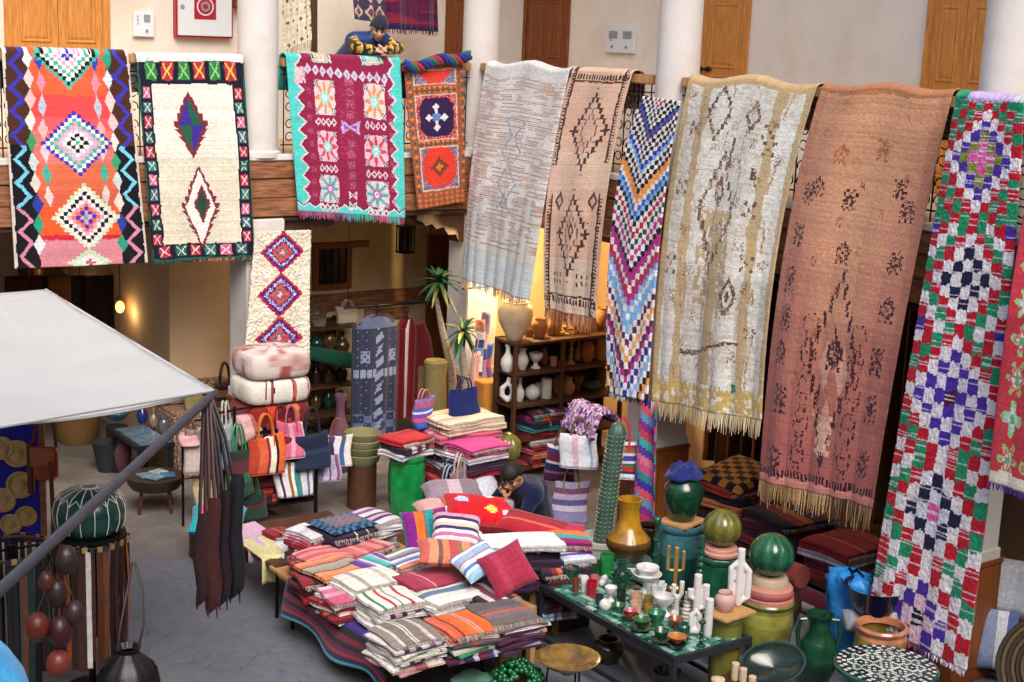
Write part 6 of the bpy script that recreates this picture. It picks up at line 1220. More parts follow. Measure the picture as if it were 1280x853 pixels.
hang_bag('white and blue bag hanging right behind the navy one', 420, 580, .3, .3, 'c8c4d0*1 5a3a7a*.4 d4d0d4*.8 3a5a90*.5 d4ccc4*1', sd=15, y=RY-.2, rz=-.7)
hang_bag('green and dark red bag hanging at the left of the rack', 303, 620, .34, .46, '14402c*1 1f6a44*.6 5a1c28*1 1a2a24*.7', sd=16, y=RY-.4, axis='z', handle='1f7a50', hh=.3, rz=.5)
hang_bag('pale grey blue bag hanging far left of the rack', 287, 582, .22, .42, '6a7a88*1 9aa8ac*.6', sd=17, y=RY-.3, axis='z', handle='a8a8a0', hh=.26, rz=.7)
hang_bag('red and gold kilim bag squeezed behind the pink one', 350, 560, .26, .3, 'kilimred', sd=18, y=RY-.3, handle='5a2018', hh=.16)
hang_bag('small violet striped bag low at the right of the rack', 410, 600, .24, .26, 'lilac', sd=19, y=RY-.28, rz=-.4, handle='4a3a5c')
hang_bag('dark green woven bag low at the left of the rack', 318, 648, .26, .26, '1f3a2c*1 5a1c28*.4 14281f*1', sd=20, y=RY-.36, axis='z', handle='1f5a40', rz=.2)
cushion('crumpled pale pink patterned cushion left of the white pouf', FY(309, 535, RY-.2), .3, .3, .22, 'pinkgrey', rot=(R(70), 0, R(20)), seed=20)
# stand for the bags on the left: bamboo pole
p = FY(293, 520, RY-.25); tag(MB().tube([(p.x, RY-.25, 0), (p.x, RY-.25, 1.25)], .015, 8).tube([(p.x-.25, RY-.3, 1.22), (p.x+.3, RY-.2, 1.22)], .012, 8).tube([(p.x-.2, RY-.45, 0), (p.x, RY-.25, .2), (p.x+.2, RY-.1, 0)], .012, 6).build('bag_stand', iron), 'thin black stand left of the bag rack', 'stand')
# ================================================================ AWNING AND LEATHER STALL (left foreground)
canvas = mat('canvas', 'b4b4b2', .95, var=.03, scale=1.5, bump=.12, bscale=60)
C1, C2 = G(266, 488, 2.25), G(57, 362, 2.62); E1 = G(0, 533, 2.5); E2 = G(0, 366, 2.68)
C3 = C1+(E1-C1)*1.6; C4 = C2+(E2-C2)*4.5
P = []
for v in np.linspace(0, 1, 40):
    row = []
    for u in np.linspace(0, 1, 40):
        p = (C1*(1-u)+C3*u)*(1-v)+(C2*(1-u)+C4*u)*v
        p = p+Vector((0, 0, -.12*math.sin(math.pi*u)*math.sin(math.pi*v)+.014*math.sin(u*9+v*15)*(.25+.75*v)*(1-v*.6)+.004*math.sin(v*30-u*9)*(1-u*.5)-.05*u*math.sin(math.pi*v)-.045*math.sin(math.pi*min(1, u*1.6))*(1-v)**2))
        row.append(p)
    P.append(row)
aw = thing('awning', 'white canvas awning on dark poles over the leather stall', 'awning')
sheet('canvas', None, P, None, thick=.006, m=canvas, parent=aw)
hem = MB()
for a_, b_ in ((C1, C3), (C1, C2)): hem.tube([a_+(b_-a_)*t_+Vector((0, 0, -.003)) for t_ in np.linspace(0, 1, 20)], .012, 6)
hem.build('hem', canvas, aw)
sm = MB()
for uu in (.3, .62):
    iu = int(uu*39); sm.tube([Vector(P[k][iu])+Vector((0, 0, .004)) for k in range(0, 40, 2)], .006, 5, flat=.6)
for vv in (.06, .94):
    iv = int(vv*39); sm.tube([Vector(P[iv][k])+Vector((0, 0, .004)) for k in range(0, 40, 2)], .005, 5, flat=.6)
sm.build('seam', canvas, aw)
BE = G(0, 730, 2.2); bar = C1+(BE-C1)*1.35
pm = mat('awning_pole', '4a4e5a', .4, var=.12, metal=.5)
dv = (bar-C1).normalized(); MB().tube([C1-dv*.05+Vector((0, 0, -.03)), bar+Vector((0, 0, -.03))], .032, 10).build('side_pole', pm, aw)
MB().tube([C1+(C2-C1)*.0+Vector((0, 0, -.06)), C2+Vector((0, 0, -.06))], .02, 8).build('rear_pole', pm, aw)
MB().tube([C4+Vector((.3, -.3, -.1)), (C4.x+.3, C4.y-.3, 0)], .03, 10).build('post', pm, aw); MB().tube([(bar.x, bar.y, bar.z), (bar.x, bar.y, 0)], .03, 10).build('post', pm, aw)
MB().tube([C2+Vector((-.4, -.1, -.1)), (C2.x-.4, C2.y-.1, 0)], .03, 10).build('post', pm, aw)
# leather bags hung from the corner of the awning
hk = C1+dv*.12
def leather_bag(lb, px0, px1, pyt, pyb, col, off, name='leather_bag'):
    """flat satchel seen edge on, on a long strap from the awning corner"""
    base = hk+Vector((off[0], off[1], 0)); d0 = dep(base); s = d0/FPX; xm = (px0+px1)/2
    cpt = Vector(CAM+np.array(ray(xm, (pyt+pyb)/2))*d0); W_ = (px1-px0)*s; H_ = (pyb-pyt)*s
    t = thing(name, lb, 'bag', (cpt.x, cpt.y, cpt.z-H_/2), -YAW); mb = MB(); rows = []
    N = 20; th = np.linspace(0, 2*math.pi, N, endpoint=False)
    for v, wv_, dv_ in ((0, .75, .3), (.03, .95, .55), (.2, 1, .8), (.5, .98, .85), (.82, .92, .6), (.93, .85, .4), (1, .7, .2)): rows.append(np.stack([W_/2*wv_*np.cos(th)+.015*math.sin(v*8), W_*.32*dv_*np.sin(th)*(1+.15*np.sin(3*th+v*6)), v*H_+.04*np.cos(th)*(1-v)+.015*np.sin(5*th)*(1-v)], -1))
    rows = np.array(rows); mb.grid(rows[::-1], np.tile(C(col), (6, N, 1)), wrap=True); b_ = len(mb.v); mb.v += [tuple(q) for q in rows[0]]; mb.f.append(tuple(range(b_, b_+N))); mb.c.append(C(col)); mb.build('body', leather, t)
    inv = Matrix.Rotation(YAW, 4, 'Z') @ Matrix.Translation(-Vector((cpt.x, cpt.y, cpt.z-H_/2))); top = inv @ (hk+Vector((off[0]*.2, off[1]*.2, -.03)))
    for sgn in (-1, 1): MB().tube([(sgn*W_*.2, 0, H_*.75), (sgn*W_*.12+top.x*.5, top.y*.5, (H_+top.z)/2), (top.x+sgn*.012, top.y, top.z)], .013, 6, C(col)*.9, flat=.4).build('strap', leather, t)
    for sgn in (-1, 1): MB().tube([(sgn*W_*.25, -.01, .03), (sgn*W_*.28, -.015, -.06)], [.008, .004], 5, C(col)).build('tassel', leather, t)
leather_bag('dark brown leather bag, leftmost hanging from the awning corner', 243, 262, 640, 755, '2a1418', (-.1, .0))
leather_bag('reddish brown leather bag hanging second from left at the awning corner', 256, 276, 620, 766, '3a1a18', (-.04, -.05))
leather_bag('black brown leather bag hanging third from left at the awning corner', 271, 288, 610, 756, '1c1218', (.02, .0))
leather_bag('black leather bag, rightmost hanging from the awning corner', 284, 305, 590, 748, '14141a', (.08, .02))
# ---- green leather pouf on a belt rack
PX_, PY_ = G(112, 640, 1.36).x, G(112, 640, 1.36).y
BR = thing('belt_rack', 'round rack hung with leather belts under the green pouf', 'rack', (PX_, PY_, 0))
MB().tube([(0, 0, 0), (0, 0, 1.2)], .025, 10).build('post', iron, BR); MB().lathe([(0, 0), (.2, 0), (.2, .02), (.03, .04), (0, .04)], seg=24).build('base', iron, BR); MB().lathe([(0, 1.19), (.25, 1.19), (.25, 1.215), (0, 1.215)], seg=30).build('disc', iron, BR)
ring = [(.245*math.cos(a_), .245*math.sin(a_), 1.17) for a_ in np.linspace(0, 6.283, 33)]; MB().tube(ring, .008, 6).build('ring', iron, BR)
def belts(par, rad, z1, n, pal, seed, L0=1.0):
    rr = random.Random(seed)
    for k in range(n):
        a_ = 6.283*k/n+rr.uniform(-.04, .04); r_ = rad+rr.uniform(.0, .015); ln = L0*rr.uniform(.82, 1.05); w_ = rr.choice([.014, .017, .02, .024]); cl = C(rr.choice(pal))*rr.uniform(.8, 1.2); d_ = Vector((math.cos(a_), math.sin(a_), 0)); t_ = Vector((-d_.y, d_.x, 0)); mb = MB()
        P = []
        for q in np.linspace(0, 1, 7):
            c_ = d_*(r_+.01*math.sin(q*5+k))+Vector((0, 0, z1-ln*q)); P.append([c_-t_*w_, c_+t_*w_, c_+t_*w_-d_*.006, c_-t_*w_-d_*.006])
        mb.grid(np.array(P), np.tile(cl, (6, 4, 1)), wrap=True); b = mb.build('belt', leather, par, smooth=False)
        MB().box(d_*(r_+.004)+Vector((0, 0, z1+.012)), (.012, .036, .04), rz=a_).build('buckle', brass if k % 2 else steel, b, smooth=False)
belts(BR, .25, 1.15, 34, ['2a1a16', '4a2a1c', '6a3a22', '1a1418', '3a2018', '5a2c1c', '201820', '8a4a28', '2a2024'], 3)
# white belt facing the yard
mb = MB(); f2 = Vector((-_fw[0], -_fw[1], 0)).normalized(); c_ = f2*.262+Vector((_rt[0]*.06, _rt[1]*.06, 0)); t_ = Vector((_rt[0], _rt[1], 0)).normalized()
P = [[c_-t_*.018+Vector((0, 0, z)), c_+t_*.018+Vector((0, 0, z)), c_+t_*.018-f2*.006+Vector((0, 0, z)), c_-t_*.018-f2*.006+Vector((0, 0, z))] for z in np.linspace(1.15, .28, 7)]
o = mb.grid(np.array(P), np.tile(C('c4c0bc'), (6, 4, 1)), wrap=True).build('belt', leather, BR, smooth=False); o['label'] = 'white belt among the brown ones'
def gpouf(t, r, z): return 1+.018*abs(math.cos(8*t))
GP = thing('leather_pouf', 'dark green leather pouf with white stitching on the belt rack', 'pouf', (PX_, PY_, 1.215))
prof = [(0, 0), (.19, 0), (.225, .03), (.25, .1), (.255, .17), (.235, .24), (.19, .29), (.12, .32), (.05, .33), (0, .332)]
MB().lathe(prof, seg=64, fn=gpouf, col=C('0c3a34')).build('body', mat('leather_green', rough=.28, attr=True, var=.15, scale=10, coat=.3, bump=.1, bscale=40), GP)
st = MB()
for k in range(16):
    a_ = math.pi*(k+.5)/8; st.tube([(r_*math.cos(a_)*1.012, r_*math.sin(a_)*1.012, z+.003) for r_, z in prof[2:-1]], .0035, 5, C('c8ccc4'))
    for q, (i0, i1) in enumerate(((5, 7),)): st.tube([(.235*math.cos(a_)*1.012, .235*math.sin(a_)*1.012, .243), (.2*math.cos(a_+.196), .2*math.sin(a_+.196), .285), (.235*math.cos(a_+.393)*1.012, .235*math.sin(a_+.393)*1.012, .243)], .0035, 5, C('c8ccc4'))
st.tube([(.06*math.cos(a_), .06*math.sin(a_), .333) for a_ in np.linspace(0, 6.283, 25)], .006, 5, C('d0d0c8')); st.build('stitching', matte, GP)
# second belt rack at the left edge
p = G(14, 690, 1.15); B2 = thing('belt_rack', 'round rack of dark belts at the left edge of the photo', 'rack', (p.x, p.y, 0))
MB().tube([(0, 0, 0), (0, 0, 1.2)], .025, 10).build('post', iron, B2); MB().lathe([(0, 0), (.2, 0), (.2, .02), (.03, .04), (0, .04)], seg=24).build('base', iron, B2); MB().tube([(.26*math.cos(a_), .26*math.sin(a_), 1.17) for a_ in np.linspace(0, 6.283, 33)], .012, 8).build('ring', wood_d, B2); MB().tube([(-.26, 0, 1.17), (.26, 0, 1.17)], .01, 6).build('crossbar', iron, B2)
belts(B2, .265, 1.16, 32, ['1c1414', '2a1a18', '14141a', '3a2418', '1a2a24', '5a3a24', '241a1c'], 9, .98)
# oval leather balls on a strap between the racks
def on_pole(px):
    lo, hi = 0., 1.
    for _ in range(40):
        m_ = (lo+hi)/2; q = C1+(bar-C1)*m_; v_ = np.array(q)-CAM; x_ = 640+FPX*(v_@_rt)/(v_@_fw)
        if x_ > px: lo = m_
        else: hi = m_
    return C1+(bar-C1)*lo
for k, (x, y, rx, rz_, c_, lb) in enumerate(((83, 700, 14, 19, '2a1c1c', 'topmost dark scaly oval leather ball'), (71, 743, 13, 20, '2a1a1c', 'second dark scaly oval leather ball'), (93, 768, 13, 18, '2c1e20', 'dark scaly oval ball right of the rust brown one'), (47, 784, 15, 19, '5a2014', 'rust brown smooth oval leather ball'), (75, 790, 15, 21, '341418', 'smooth oxblood oval leather ball'), (73, 830, 15, 18, '6a2820', 'red brown stitched oval leather ball hanging lowest'), (58, 727, 10, 14, '4a2418', 'small brown oval leather ball behind the dark ones'))):
    ph = on_pole(72); d0 = dep(ph)+.04*(k % 3); c0 = Vector(CAM+np.array(ray(x, y))*d0); s = d0/FPX
    t = thing('leather_ball', lb, 'ball', c0, 0, 'oval leather balls under the awning pole'); MB().ball((0, 0, 0), (rx*s, rx*s, rz_*s), 24, 18, C(c_), fn=(lambda t_, r_, z_: 1+.035*math.sin(8*t_+z_*14)*math.sin(8*t_-z_*14)) if k in (0, 1, 2) else (lambda t_, r_, z_: 1-.03*abs(math.cos(2.5*t_))**12)).build('body', leather, t)
    MB().tube([(0, 0, rz_*s*.95), ((ph.x-c0.x)*.6, (ph.y-c0.y)*.6, (ph.z-c0.z)*.5), (ph.x-c0.x, ph.y-c0.y, ph.z-c0.z-.05)], .004, 5, C('3a2a20')).build('cord', leather, t)
# black bucket bag
p = Vector(CAM+np.array(ray(160, 850))*(dep((PX_, PY_, .4))-.35)); BG = thing('bucket_bag', 'black leather drawstring bucket bag at the bottom edge', 'bag', (p.x, p.y, p.z-.22), -YAW)
MB().lathe([(0, 0), (.17, 0), (.21, .06), (.22, .2), (.19, .32), (.1, .4), (.07, .43), (.09, .47), (.085, .47), (.06, .43)], seg=40, fn=lambda t, r, z: 1+.05*math.sin(11*t)*(z > .25)+.02*math.sin(5*t), col=C('141016')).build('body', leather, BG)
MB().tube([(.07, 0, .42), (.1, .05, .62), (.06, .2, .8), (-.02, .3, .98)], .009, 6, C('1c1418')).build('strap', leather, BG); MB().tube([(-.07, 0, .42), (-.06, .05, .6), (-.05, .2, .8), (-.04, .3, .98)], .009, 6, C('3a1c14')).build('strap', leather, BG)
# ---- brass plates on a blue board, orange satchel
p = G(22, 600, 1.15); bb = thing('display_board', 'blue cloth board hung with brass plates, left edge', 'board', (p.x, p.y, 0), -YAW+.15)
MB().b2(-.6, .17, .0, .03, .62, 1.62).build('panel', mat('blue_cloth', '26249a', .95, var=.2, scale=30, bump=.3, bscale=90), bb, smooth=False); MB().b2(-.6, .17, -.005, .035, 1.62, 1.68).build('frame_top', wood_f, bb, smooth=False); MB().b2(.17, .215, -.005, .035, 0, 1.68).build('frame_side', wood_f, bb, smooth=False); MB().b2(-.645, -.6, -.005, .035, 0, 1.68).build('frame_side', wood_f, bb, smooth=False)
plm = MB().lathe([(0, .0), (.09, .0), (.125, .004), (.128, .007), (.125, .009), (.1, .006), (.092, .003), (.05, .0035), (.046, .005), (0, .005)], seg=32, ax=(0, -1, 0)).mesh()
for k, (x, y, sc_) in enumerate(((22, 567, 1.05), (2, 560, .9), (26, 606, 1.05), (4, 625, .95), (33, 645, .8), (14, 655, .8), (-22, 590, 1))):
    d_ = ray(x, y); n_ = Vector((math.sin(-YAW+.15), -math.cos(-YAW+.15), 0)); n_ = Vector((-math.sin(YAW-.15)*-1, 0, 0)) if False else Matrix.Rotation(-YAW+.15, 3, 'Z') @ Vector((0, -1, 0)); O = Vector(CAM); tpar = (Vector((p.x, p.y, 0))-O).dot(n_)/Vector(d_).dot(n_); c0 = O+Vector(d_)*tpar
    o = mobj('brass_plate', plm, brass if k not in (1, 4) else mat('pewter', 'b8b4b0', .3, var=.15, metal=.9), None, c0+n_*.006, -YAW+.15); o.scale = (sc_*.86,)*3
    tag(o, ['large brass plate at the top of the blue board', 'pewter plate at the upper left edge of the board', 'large brass plate in the middle of the board', 'brass plate at the left edge below the middle', 'shiny pewter plate at the lower right of the board', 'brass plate half behind the pewter one', 'brass plate beyond the left photo edge'][k], 'plate', 'round metal plates')
p = Vector(CAM+np.array(ray(57, 600))*(dep(p)-.15)); OB = thing('leather_satchel', 'orange leather satchel hanging right of the brass plates', 'bag', (p.x, p.y, p.z), -YAW)
MB().b2(-.1, .1, -.05, .05, 0, .27, col=C('a8481c'), bev=.03).build('body', leather, OB); MB().b2(-.105, .105, -.065, -.045, .12, .29, col=C('b86038'), bev=.01).build('flap', leather, OB); MB().b2(-.14, -.09, -.03, .03, -.12, .3, col=C('5a2414'), bev=.01).build('side_pocket', leather, OB)
for s in (-1, 1): MB().tube([(s*.09, 0, .27), (s*.07, 0, .45), (s*.05, .02, .75)], .012, 6, C('6a2c18'), flat=.4).build('strap', leather, OB)
p2 = Vector(CAM+np.array(ray(66, 690))*(dep(p))); tag(MB().tube([p2+Vector((0, 0, .75)), p2+Vector((.01, 0, .3)), p2+Vector((-.01, 0, -.3))], .018, 6, C('6a3424'), flat=.4).build('leather_strap', leather), 'braided red brown strap hanging below the orange satchel', 'strap')
# ================================================================ LEFT SHOP: tables, baskets, lamps
def place_box_table(lb, px, py, z, w_, d_, m, name='shop_table', rz=0, leg=True):
    p = G(px, py, z); t = thing(name, lb, 'table', (p.x, p.y, 0), rz); MB().b2(-w_/2, w_/2, -d_/2, d_/2, z-.05, z, bev=.008).build('top', m, t, smooth=False)
    for a_ in (-1, 1):
        for b_ in (-1, 1): MB().b2(a_*(w_/2-.04)-.025, a_*(w_/2-.04)+.025, b_*(d_/2-.04)-.025, b_*(d_/2-.04)+.025, 0, z-.05).build('leg', m, t, smooth=False)
    return t, p
blk = mat('black_lacquer', '1a1d22', .35, var=.2, scale=10)
t, p = place_box_table('low black table carrying blue enamel trays', 178, 545, .48, .42, .8, blk)
for k in range(3): tag(MB().b2(-.17, .17, -.11, .11, 0, .015, col=C('5a7484'), bev=.004).build('enamel_tray', glaze, loc=(p.x, p.y-.26+.25*k, .48), smooth=False), ['nearest', 'middle', 'farthest'][k]+' blue grey enamel tray on the low black table', 'tray', 'enamel trays')
MB
for k, (x, y, w_, h_, c_, s_, z) in enumerate(((146, 530, 34, 20, '3a7088', 'bowl', .42), (178, 530, 14, 30, '1f3a7a', 'bottle', .48), (192, 535, 12, 26, '8a7a6c', 'bottle', .48), (205, 545, 14, 24, '5a5a5c', 'jar', .48))):
    pot('shop_pot', ['wide turquoise bowl left of the enamel trays', 'deep blue bottle behind the enamel trays', 'small tan bottle beside the deep blue one', 'grey jar near the orange panel'][k], 'pot', x, y-h_, y, w_, z, s_, c_)
p = G(146, 535, .4); tag(MB().lathe([(0, 0), (.12, 0), (.1, .2), (.12, .42), (0, .42)], seg=16, col=C('14161a')).build('pot_stand', matte, loc=(p.x, p.y, 0)), 'black drum under the wide turquoise bowl', 'stand')
p = G(134, 555, .3); tag(MB().lathe([(0, 0), (.1, 0), (.12, .1), (.16, .3), (.17, .32), (.14, .3), (0, .25)], seg=24, col=C('20262a')).build('brazier', matte, loc=(p.x, p.y, 0)), 'small black brazier left of the low black table', 'brazier')
pot('clay_jar', 'dusky pink clay jar in front of the low black table', 'jar', 152, 545, 592, 26, 0, 'jar', '5a3440', matte)
p = G(194, 594, .36); RT2 = thing('round_table', 'low round dark wooden table with blue tiles on top', 'table', (p.x, p.y, 0))
MB().lathe([(0, .24), (.24, .24), (.28, .3), (.285, .36), (.25, .36), (0, .35)], seg=36, col=C('241a14')).build('top', mat('round_wood', '2c2018', .4, var=.3, scale=6), RT2)
for k in range(4): MB().tube([(.18*math.cos(k*1.57+.4), .18*math.sin(k*1.57+.4), .25), (.22*math.cos(k*1.57+.4), .22*math.sin(k*1.57+.4), 0)], .018, 6).build('leg', wood_d, RT2)
for k, (a_, b_, r_) in enumerate(((-.1, .02, .1), (.06, .06, .3), (.1, -.08, -.2), (-.04, -.1, .5))): tag(MB().b2(-.07, .07, -.07, .07, 0, .018, col=C(['6a8a98', '9ab4b8', '3a6a84', '7a98a4'][k]), bev=.003).build('painted_tile', glaze, smooth=False, loc=(p.x+a_, p.y+b_, .358+.002*k), rz=r_), ['grey blue tile at the left of the round table', 'pale tile at the back of the round table', 'deep blue tile at the right of the round table', 'blue tile at the front of the round table'][k], 'tile', 'blue painted tiles')
# straw basket with dark mouth
p = G(97, 552, 0); tag(MB().lathe([(0, 0), (.2, 0), (.24, .1), (.25, .3), (.22, .45), (.2, .45), (.22, .28), (0, .1)], seg=32, col=C('7a5a2c')).build('straw_basket', basketm, loc=(p.x, p.y, 0)), 'ochre straw basket under the awning', 'basket')
p = G(228, 570, 0); o = MB().b2(-.32, .32, -.012, .012, 0, .72, bev=.004).build('wooden_screen', mat('panel_orange', '9a5c2c', .45, var=.25, scale=4, stretch=(6, 6, 1)), smooth=False, loc=(p.x, p.y+.4, 0), rz=-.12); tag(o, 'orange brown wooden screen behind the awning corner', 'panel')
for k, (x, y, w_, h_, cl, lb) in enumerate(((240, 590, .18, .45, 'b8a8a0*1 8a7a74*.6', 'shaggy cream bag left of the purple one'), (255, 585, .26, .26, '5a2a60*1', 'purple round bag hanging behind the leather straps'), (258, 630, .26, .26, 'b8a884*1 9a8a64*.4', 'woven cream basket bag below the purple one'), (237, 555, .2, .14, 'c89a98*1', 'small pink bag on top of the cream ones'))):
    Y = -.75; q = FY(x, y, Y); tote(lb, (q.x, Y, max(.0, q.z)), -.2, w_, h_, .14, cl, 'z', '6a4a3c', .12, 0, 'hanging_bag', .95, seed=50+k)
q = FY(248, 520, -.75); tag(MB().tube([(q.x-.2, -.72, 1.05), (q.x+.3, -.72, 1.05)], .012, 6).tube([(q.x-.15, -.72, 0), (q.x-.15, -.72, 1.05)], .014, 6).tube([(q.x+.25, -.72, 0), (q.x+.25, -.72, 1.05)], .014, 6).build('bag_stand', iron), 'black stand carrying the purple and cream bags', 'stand')
# bench with pebbly cover in front of the beige wall, straw bags on it
xb0, xb1 = FY(215, 470, .9).x, FY(291, 470, .9).x
bn = thing('covered_bench', 'bench under a pebbly brown cover along the beige wall', 'bench', ((xb0+xb1)/2, .95, 0)); W_ = xb1-xb0+.15
MB().b2(-W_/2, W_/2, -.3, .34, 0, .72, bev=.03).build('seat', mat('pebble_cover', '6a4c3c', .9, var=.5, scale=40, col2='c0a890', c2scale=50, bump=.8, bscale=60, thr=(.5, .6)), bn, smooth=False); MB().b2(-W_/2, W_/2, .12, .34, .72, .95, bev=.03).build('backrest', MAT['pebble_cover'], bn, smooth=False)
q = FY(243, 455, .95); tote('pale olive straw bag standing on the covered bench', (q.x, .86, .72), 0, .3, .26, .12, '8a7e50*1 7a6e44*.6', handle='5a4a30', hh=.08, m=basketm, seed=60, name='straw_bag')
q = FY(278, 450, .9); tote('small dark red bag with black trim on the covered bench', (q.x, .84, .72), 0, .26, .28, .1, '5a2a20*1 14100f*.4 6a3a2c*1 14100f*.5 4a2018*.6', handle='2a1a14', hh=.24, seed=61, name='straw_bag')
# interior of the shop: shelves, lamps, clothes
rr = random.Random(12)
for k, (x, y, Y, e_) in enumerate(((150, 384, 2.5, 1.2), (100, 372, 3.9, 1), (176, 402, 3.6, .25))):
    c0 = FY(x, y, Y); t = thing('brass_lamp', ['lit pierced brass lamp in the dark shop', 'brass lamp at the left of the dark shop', 'farthest brass lamp in the dark shop'][k], 'lamp', c0); MB().ball((0, 0, 0), (.05, .05, .07), 16, 12).build('globe', mat('lamp_glow', 'e0a040', .3, emit='ffb050', estr=3), t); MB().lathe([(.05, .09), (.03, .13), (.0, .15)], seg=12).build('cap', brass, t); MB().tube([(0, 0, .14), (0, 0, 3.2-c0.z)], .005, 5).build('chain', iron, t); lamp((0, -.15, -.05), e_, t)
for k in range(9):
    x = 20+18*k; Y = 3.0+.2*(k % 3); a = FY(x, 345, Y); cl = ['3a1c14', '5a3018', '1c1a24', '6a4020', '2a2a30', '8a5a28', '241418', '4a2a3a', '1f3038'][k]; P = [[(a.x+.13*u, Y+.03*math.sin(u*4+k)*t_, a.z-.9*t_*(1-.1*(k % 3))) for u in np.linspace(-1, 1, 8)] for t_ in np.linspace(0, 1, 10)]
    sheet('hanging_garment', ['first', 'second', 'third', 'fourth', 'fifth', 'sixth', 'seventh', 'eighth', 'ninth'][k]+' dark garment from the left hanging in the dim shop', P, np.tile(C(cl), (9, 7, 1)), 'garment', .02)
tag(MB().tube([(FY(0, 340, 3.2).x-.3, 3.2, 2.6), (FY(190, 340, 3.2).x, 3.2, 2.6)], .015, 6).build('hanging_rod', iron), 'long rod in the dim shop carrying the dark garments', 'rod')
ws = thing('wall_shelf', 'dim wooden shelf at the back of the shop', 'shelf', (FY(150, 440, 4.7).x, 4.75, 0))
for z in (.5, 1.0, 1.5, 2.0): MB().b2(-1.2, 1.0, -.2, .2, z-.03, z).build('shelf_board', wood_d, ws, smooth=False)
for x in (-1.2, 0, 1.0): MB().b2(x-.02, x+.02, -.2, .2, 0, 2.1).build('post', wood_d, ws, smooth=False)
for k in range(10): pot('brass_pot', ['first', 'second', 'third', 'fourth', 'fifth', 'sixth', 'seventh', 'eighth', 'ninth', 'tenth'][k]+' brass pot on the dim shop shelf, counted from the left', 'pot', 0, 0, 36, 24, 1.0, ['jar', 'bottle', 'vase', 'bowl'][k % 4], 'a07a30', brass, base=Vector((ws.location.x-1.05+.21*k, 4.75, 1.5 if k % 2 else 1.0)))
for o in bpy.data.objects:
    if o.name.startswith('brass_pot') : o.location.z = 1.5 if int(o.location.x*100) % 2 else 1.0
# ================================================================ RIGHT SIDE UNDER THE GALLERY
def hb(lb, px, pyb, X, w_, h_, pl, axis='z', handle='6a4a3c', hh=.2, sd=0, rz=-1.2, dp=.12, taper=1.05, nm='hanging_bag', m=None):
    p = FX(px, pyb, X); tote(lb, (X, p.y, p.z), rz, w_, h_, dp, pl, axis, handle, hh, 0, nm, taper, seed=sd, m=m)
hb('white tote bag with pale blue lines beside the cactus', 722, 584, -.55, .36, .34, 'd0d0d8*2 c8a8b4*.5 d4d4dc*2 90a8c4*.4 d0d0d8*1', axis='x', sd=70, rz=-.7)
hb('bag with bold white, blue, green and red stripes right of the cactus', 776, 596, -.42, .3, .36, 'd0d0d4*.7 2a2a50*.5 a83030*.5 2a6a4c*.5 d0ccd0*.5 3a3a90*.6 c8c4c8*.4 8a5a40*.6 a82a34*.5 d4d0d4*.4', sd=71, handle='b03a48', hh=.26, rz=-.8)
hb('blue and violet plaid bag hanging left of the cactus', 712, 652, -.5, .34, .42, 'lilac', sd=72, rz=-.7, handle='8a6a44', hh=.2)
hb('dark violet plaid bag behind the blue and violet one', 700, 600, -.35, .3, .36, 'plum', sd=73, rz=-.7)
p0 = FX(745, 515, -.35)
tag(MB().tube([(-.35, p0.y+.45, p0.z-.03), (-.35, p0.y-.35, p0.z-.03)], .014, 8).tube([(-.35, p0.y+.42, p0.z-.03), (-.35, p0.y+.42, 0)], .016, 8).tube([(-.35, p0.y-.33, p0.z-.03), (-.35, p0.y-.33, 0)], .016, 8).build('bag_stand', iron), 'iron stand carrying the bags by the cactus', 'stand')
def knit(U, V): 
    c = fill(U, '8a5a8c'); n = RNG.random(U.shape); put(c, n > .6, 'c8a0b8'); put(c, n < .22, '3a3060'); put(c, (n > .3) & (n < .38), 'd0ccd4'); return c
P = []
for t_ in np.linspace(-1, 1, 30):
    P.append([(-.36-.16*math.sin(t_*1.57)-.02*math.sin(u*5+t_), p0.y+.05+.26*u, p0.z+.05-.02*abs(math.sin(u*6))-(max(0, abs(t_)-.25)*.34 if t_ > 0 else max(0, abs(t_)-.25)*.2)) for u in np.linspace(-1, 1, 30)])
sheet('folded_rug', 'thick knitted rag rug in violet and pink draped over the bag stand', np.array(P)+.012*(RNG.random((30, 30, 3))-.5), weave(knit(*UV(29, 29)), .1, .2, 4), 'rug', .035, pile)
# striped scarf hanging on the right face of the pilaster
a = FX(812, 500, -.3); b = FX(812, 665, -.34); P = []; cc = []
sp = ['b84a78', '2a7a80', '3a2a90', 'c84a58', '5a8ab0', '7a2a80', 'b03a50', '38989a', '4a3a8a', 'c86a88']
for t_ in np.linspace(0, 1, 50): P.append([(-.32-.05*math.sin(u*4+t_*2)-.02*t_, a.y-.02+.17*u*(.75+.35*t_)+.05*t_, a.z+(b.z-a.z)*t_*(1+.04*u)) for u in np.linspace(-1, 1, 13)])
for i in range(49): cc.append([C(sp[int((i*.34+j*.42)) % 10]) for j in range(12)])
sheet('hanging_scarf', 'pink, blue and teal diagonally striped blanket hanging beside the pilaster', P, np.array(cc), 'blanket', .012)
tag(MB().tube([(-.07, a.y, a.z-.01), (-.36, a.y, a.z-.01)], .01, 6).build('wall_hook', iron), 'iron hook holding the diagonally striped blanket', 'hook')
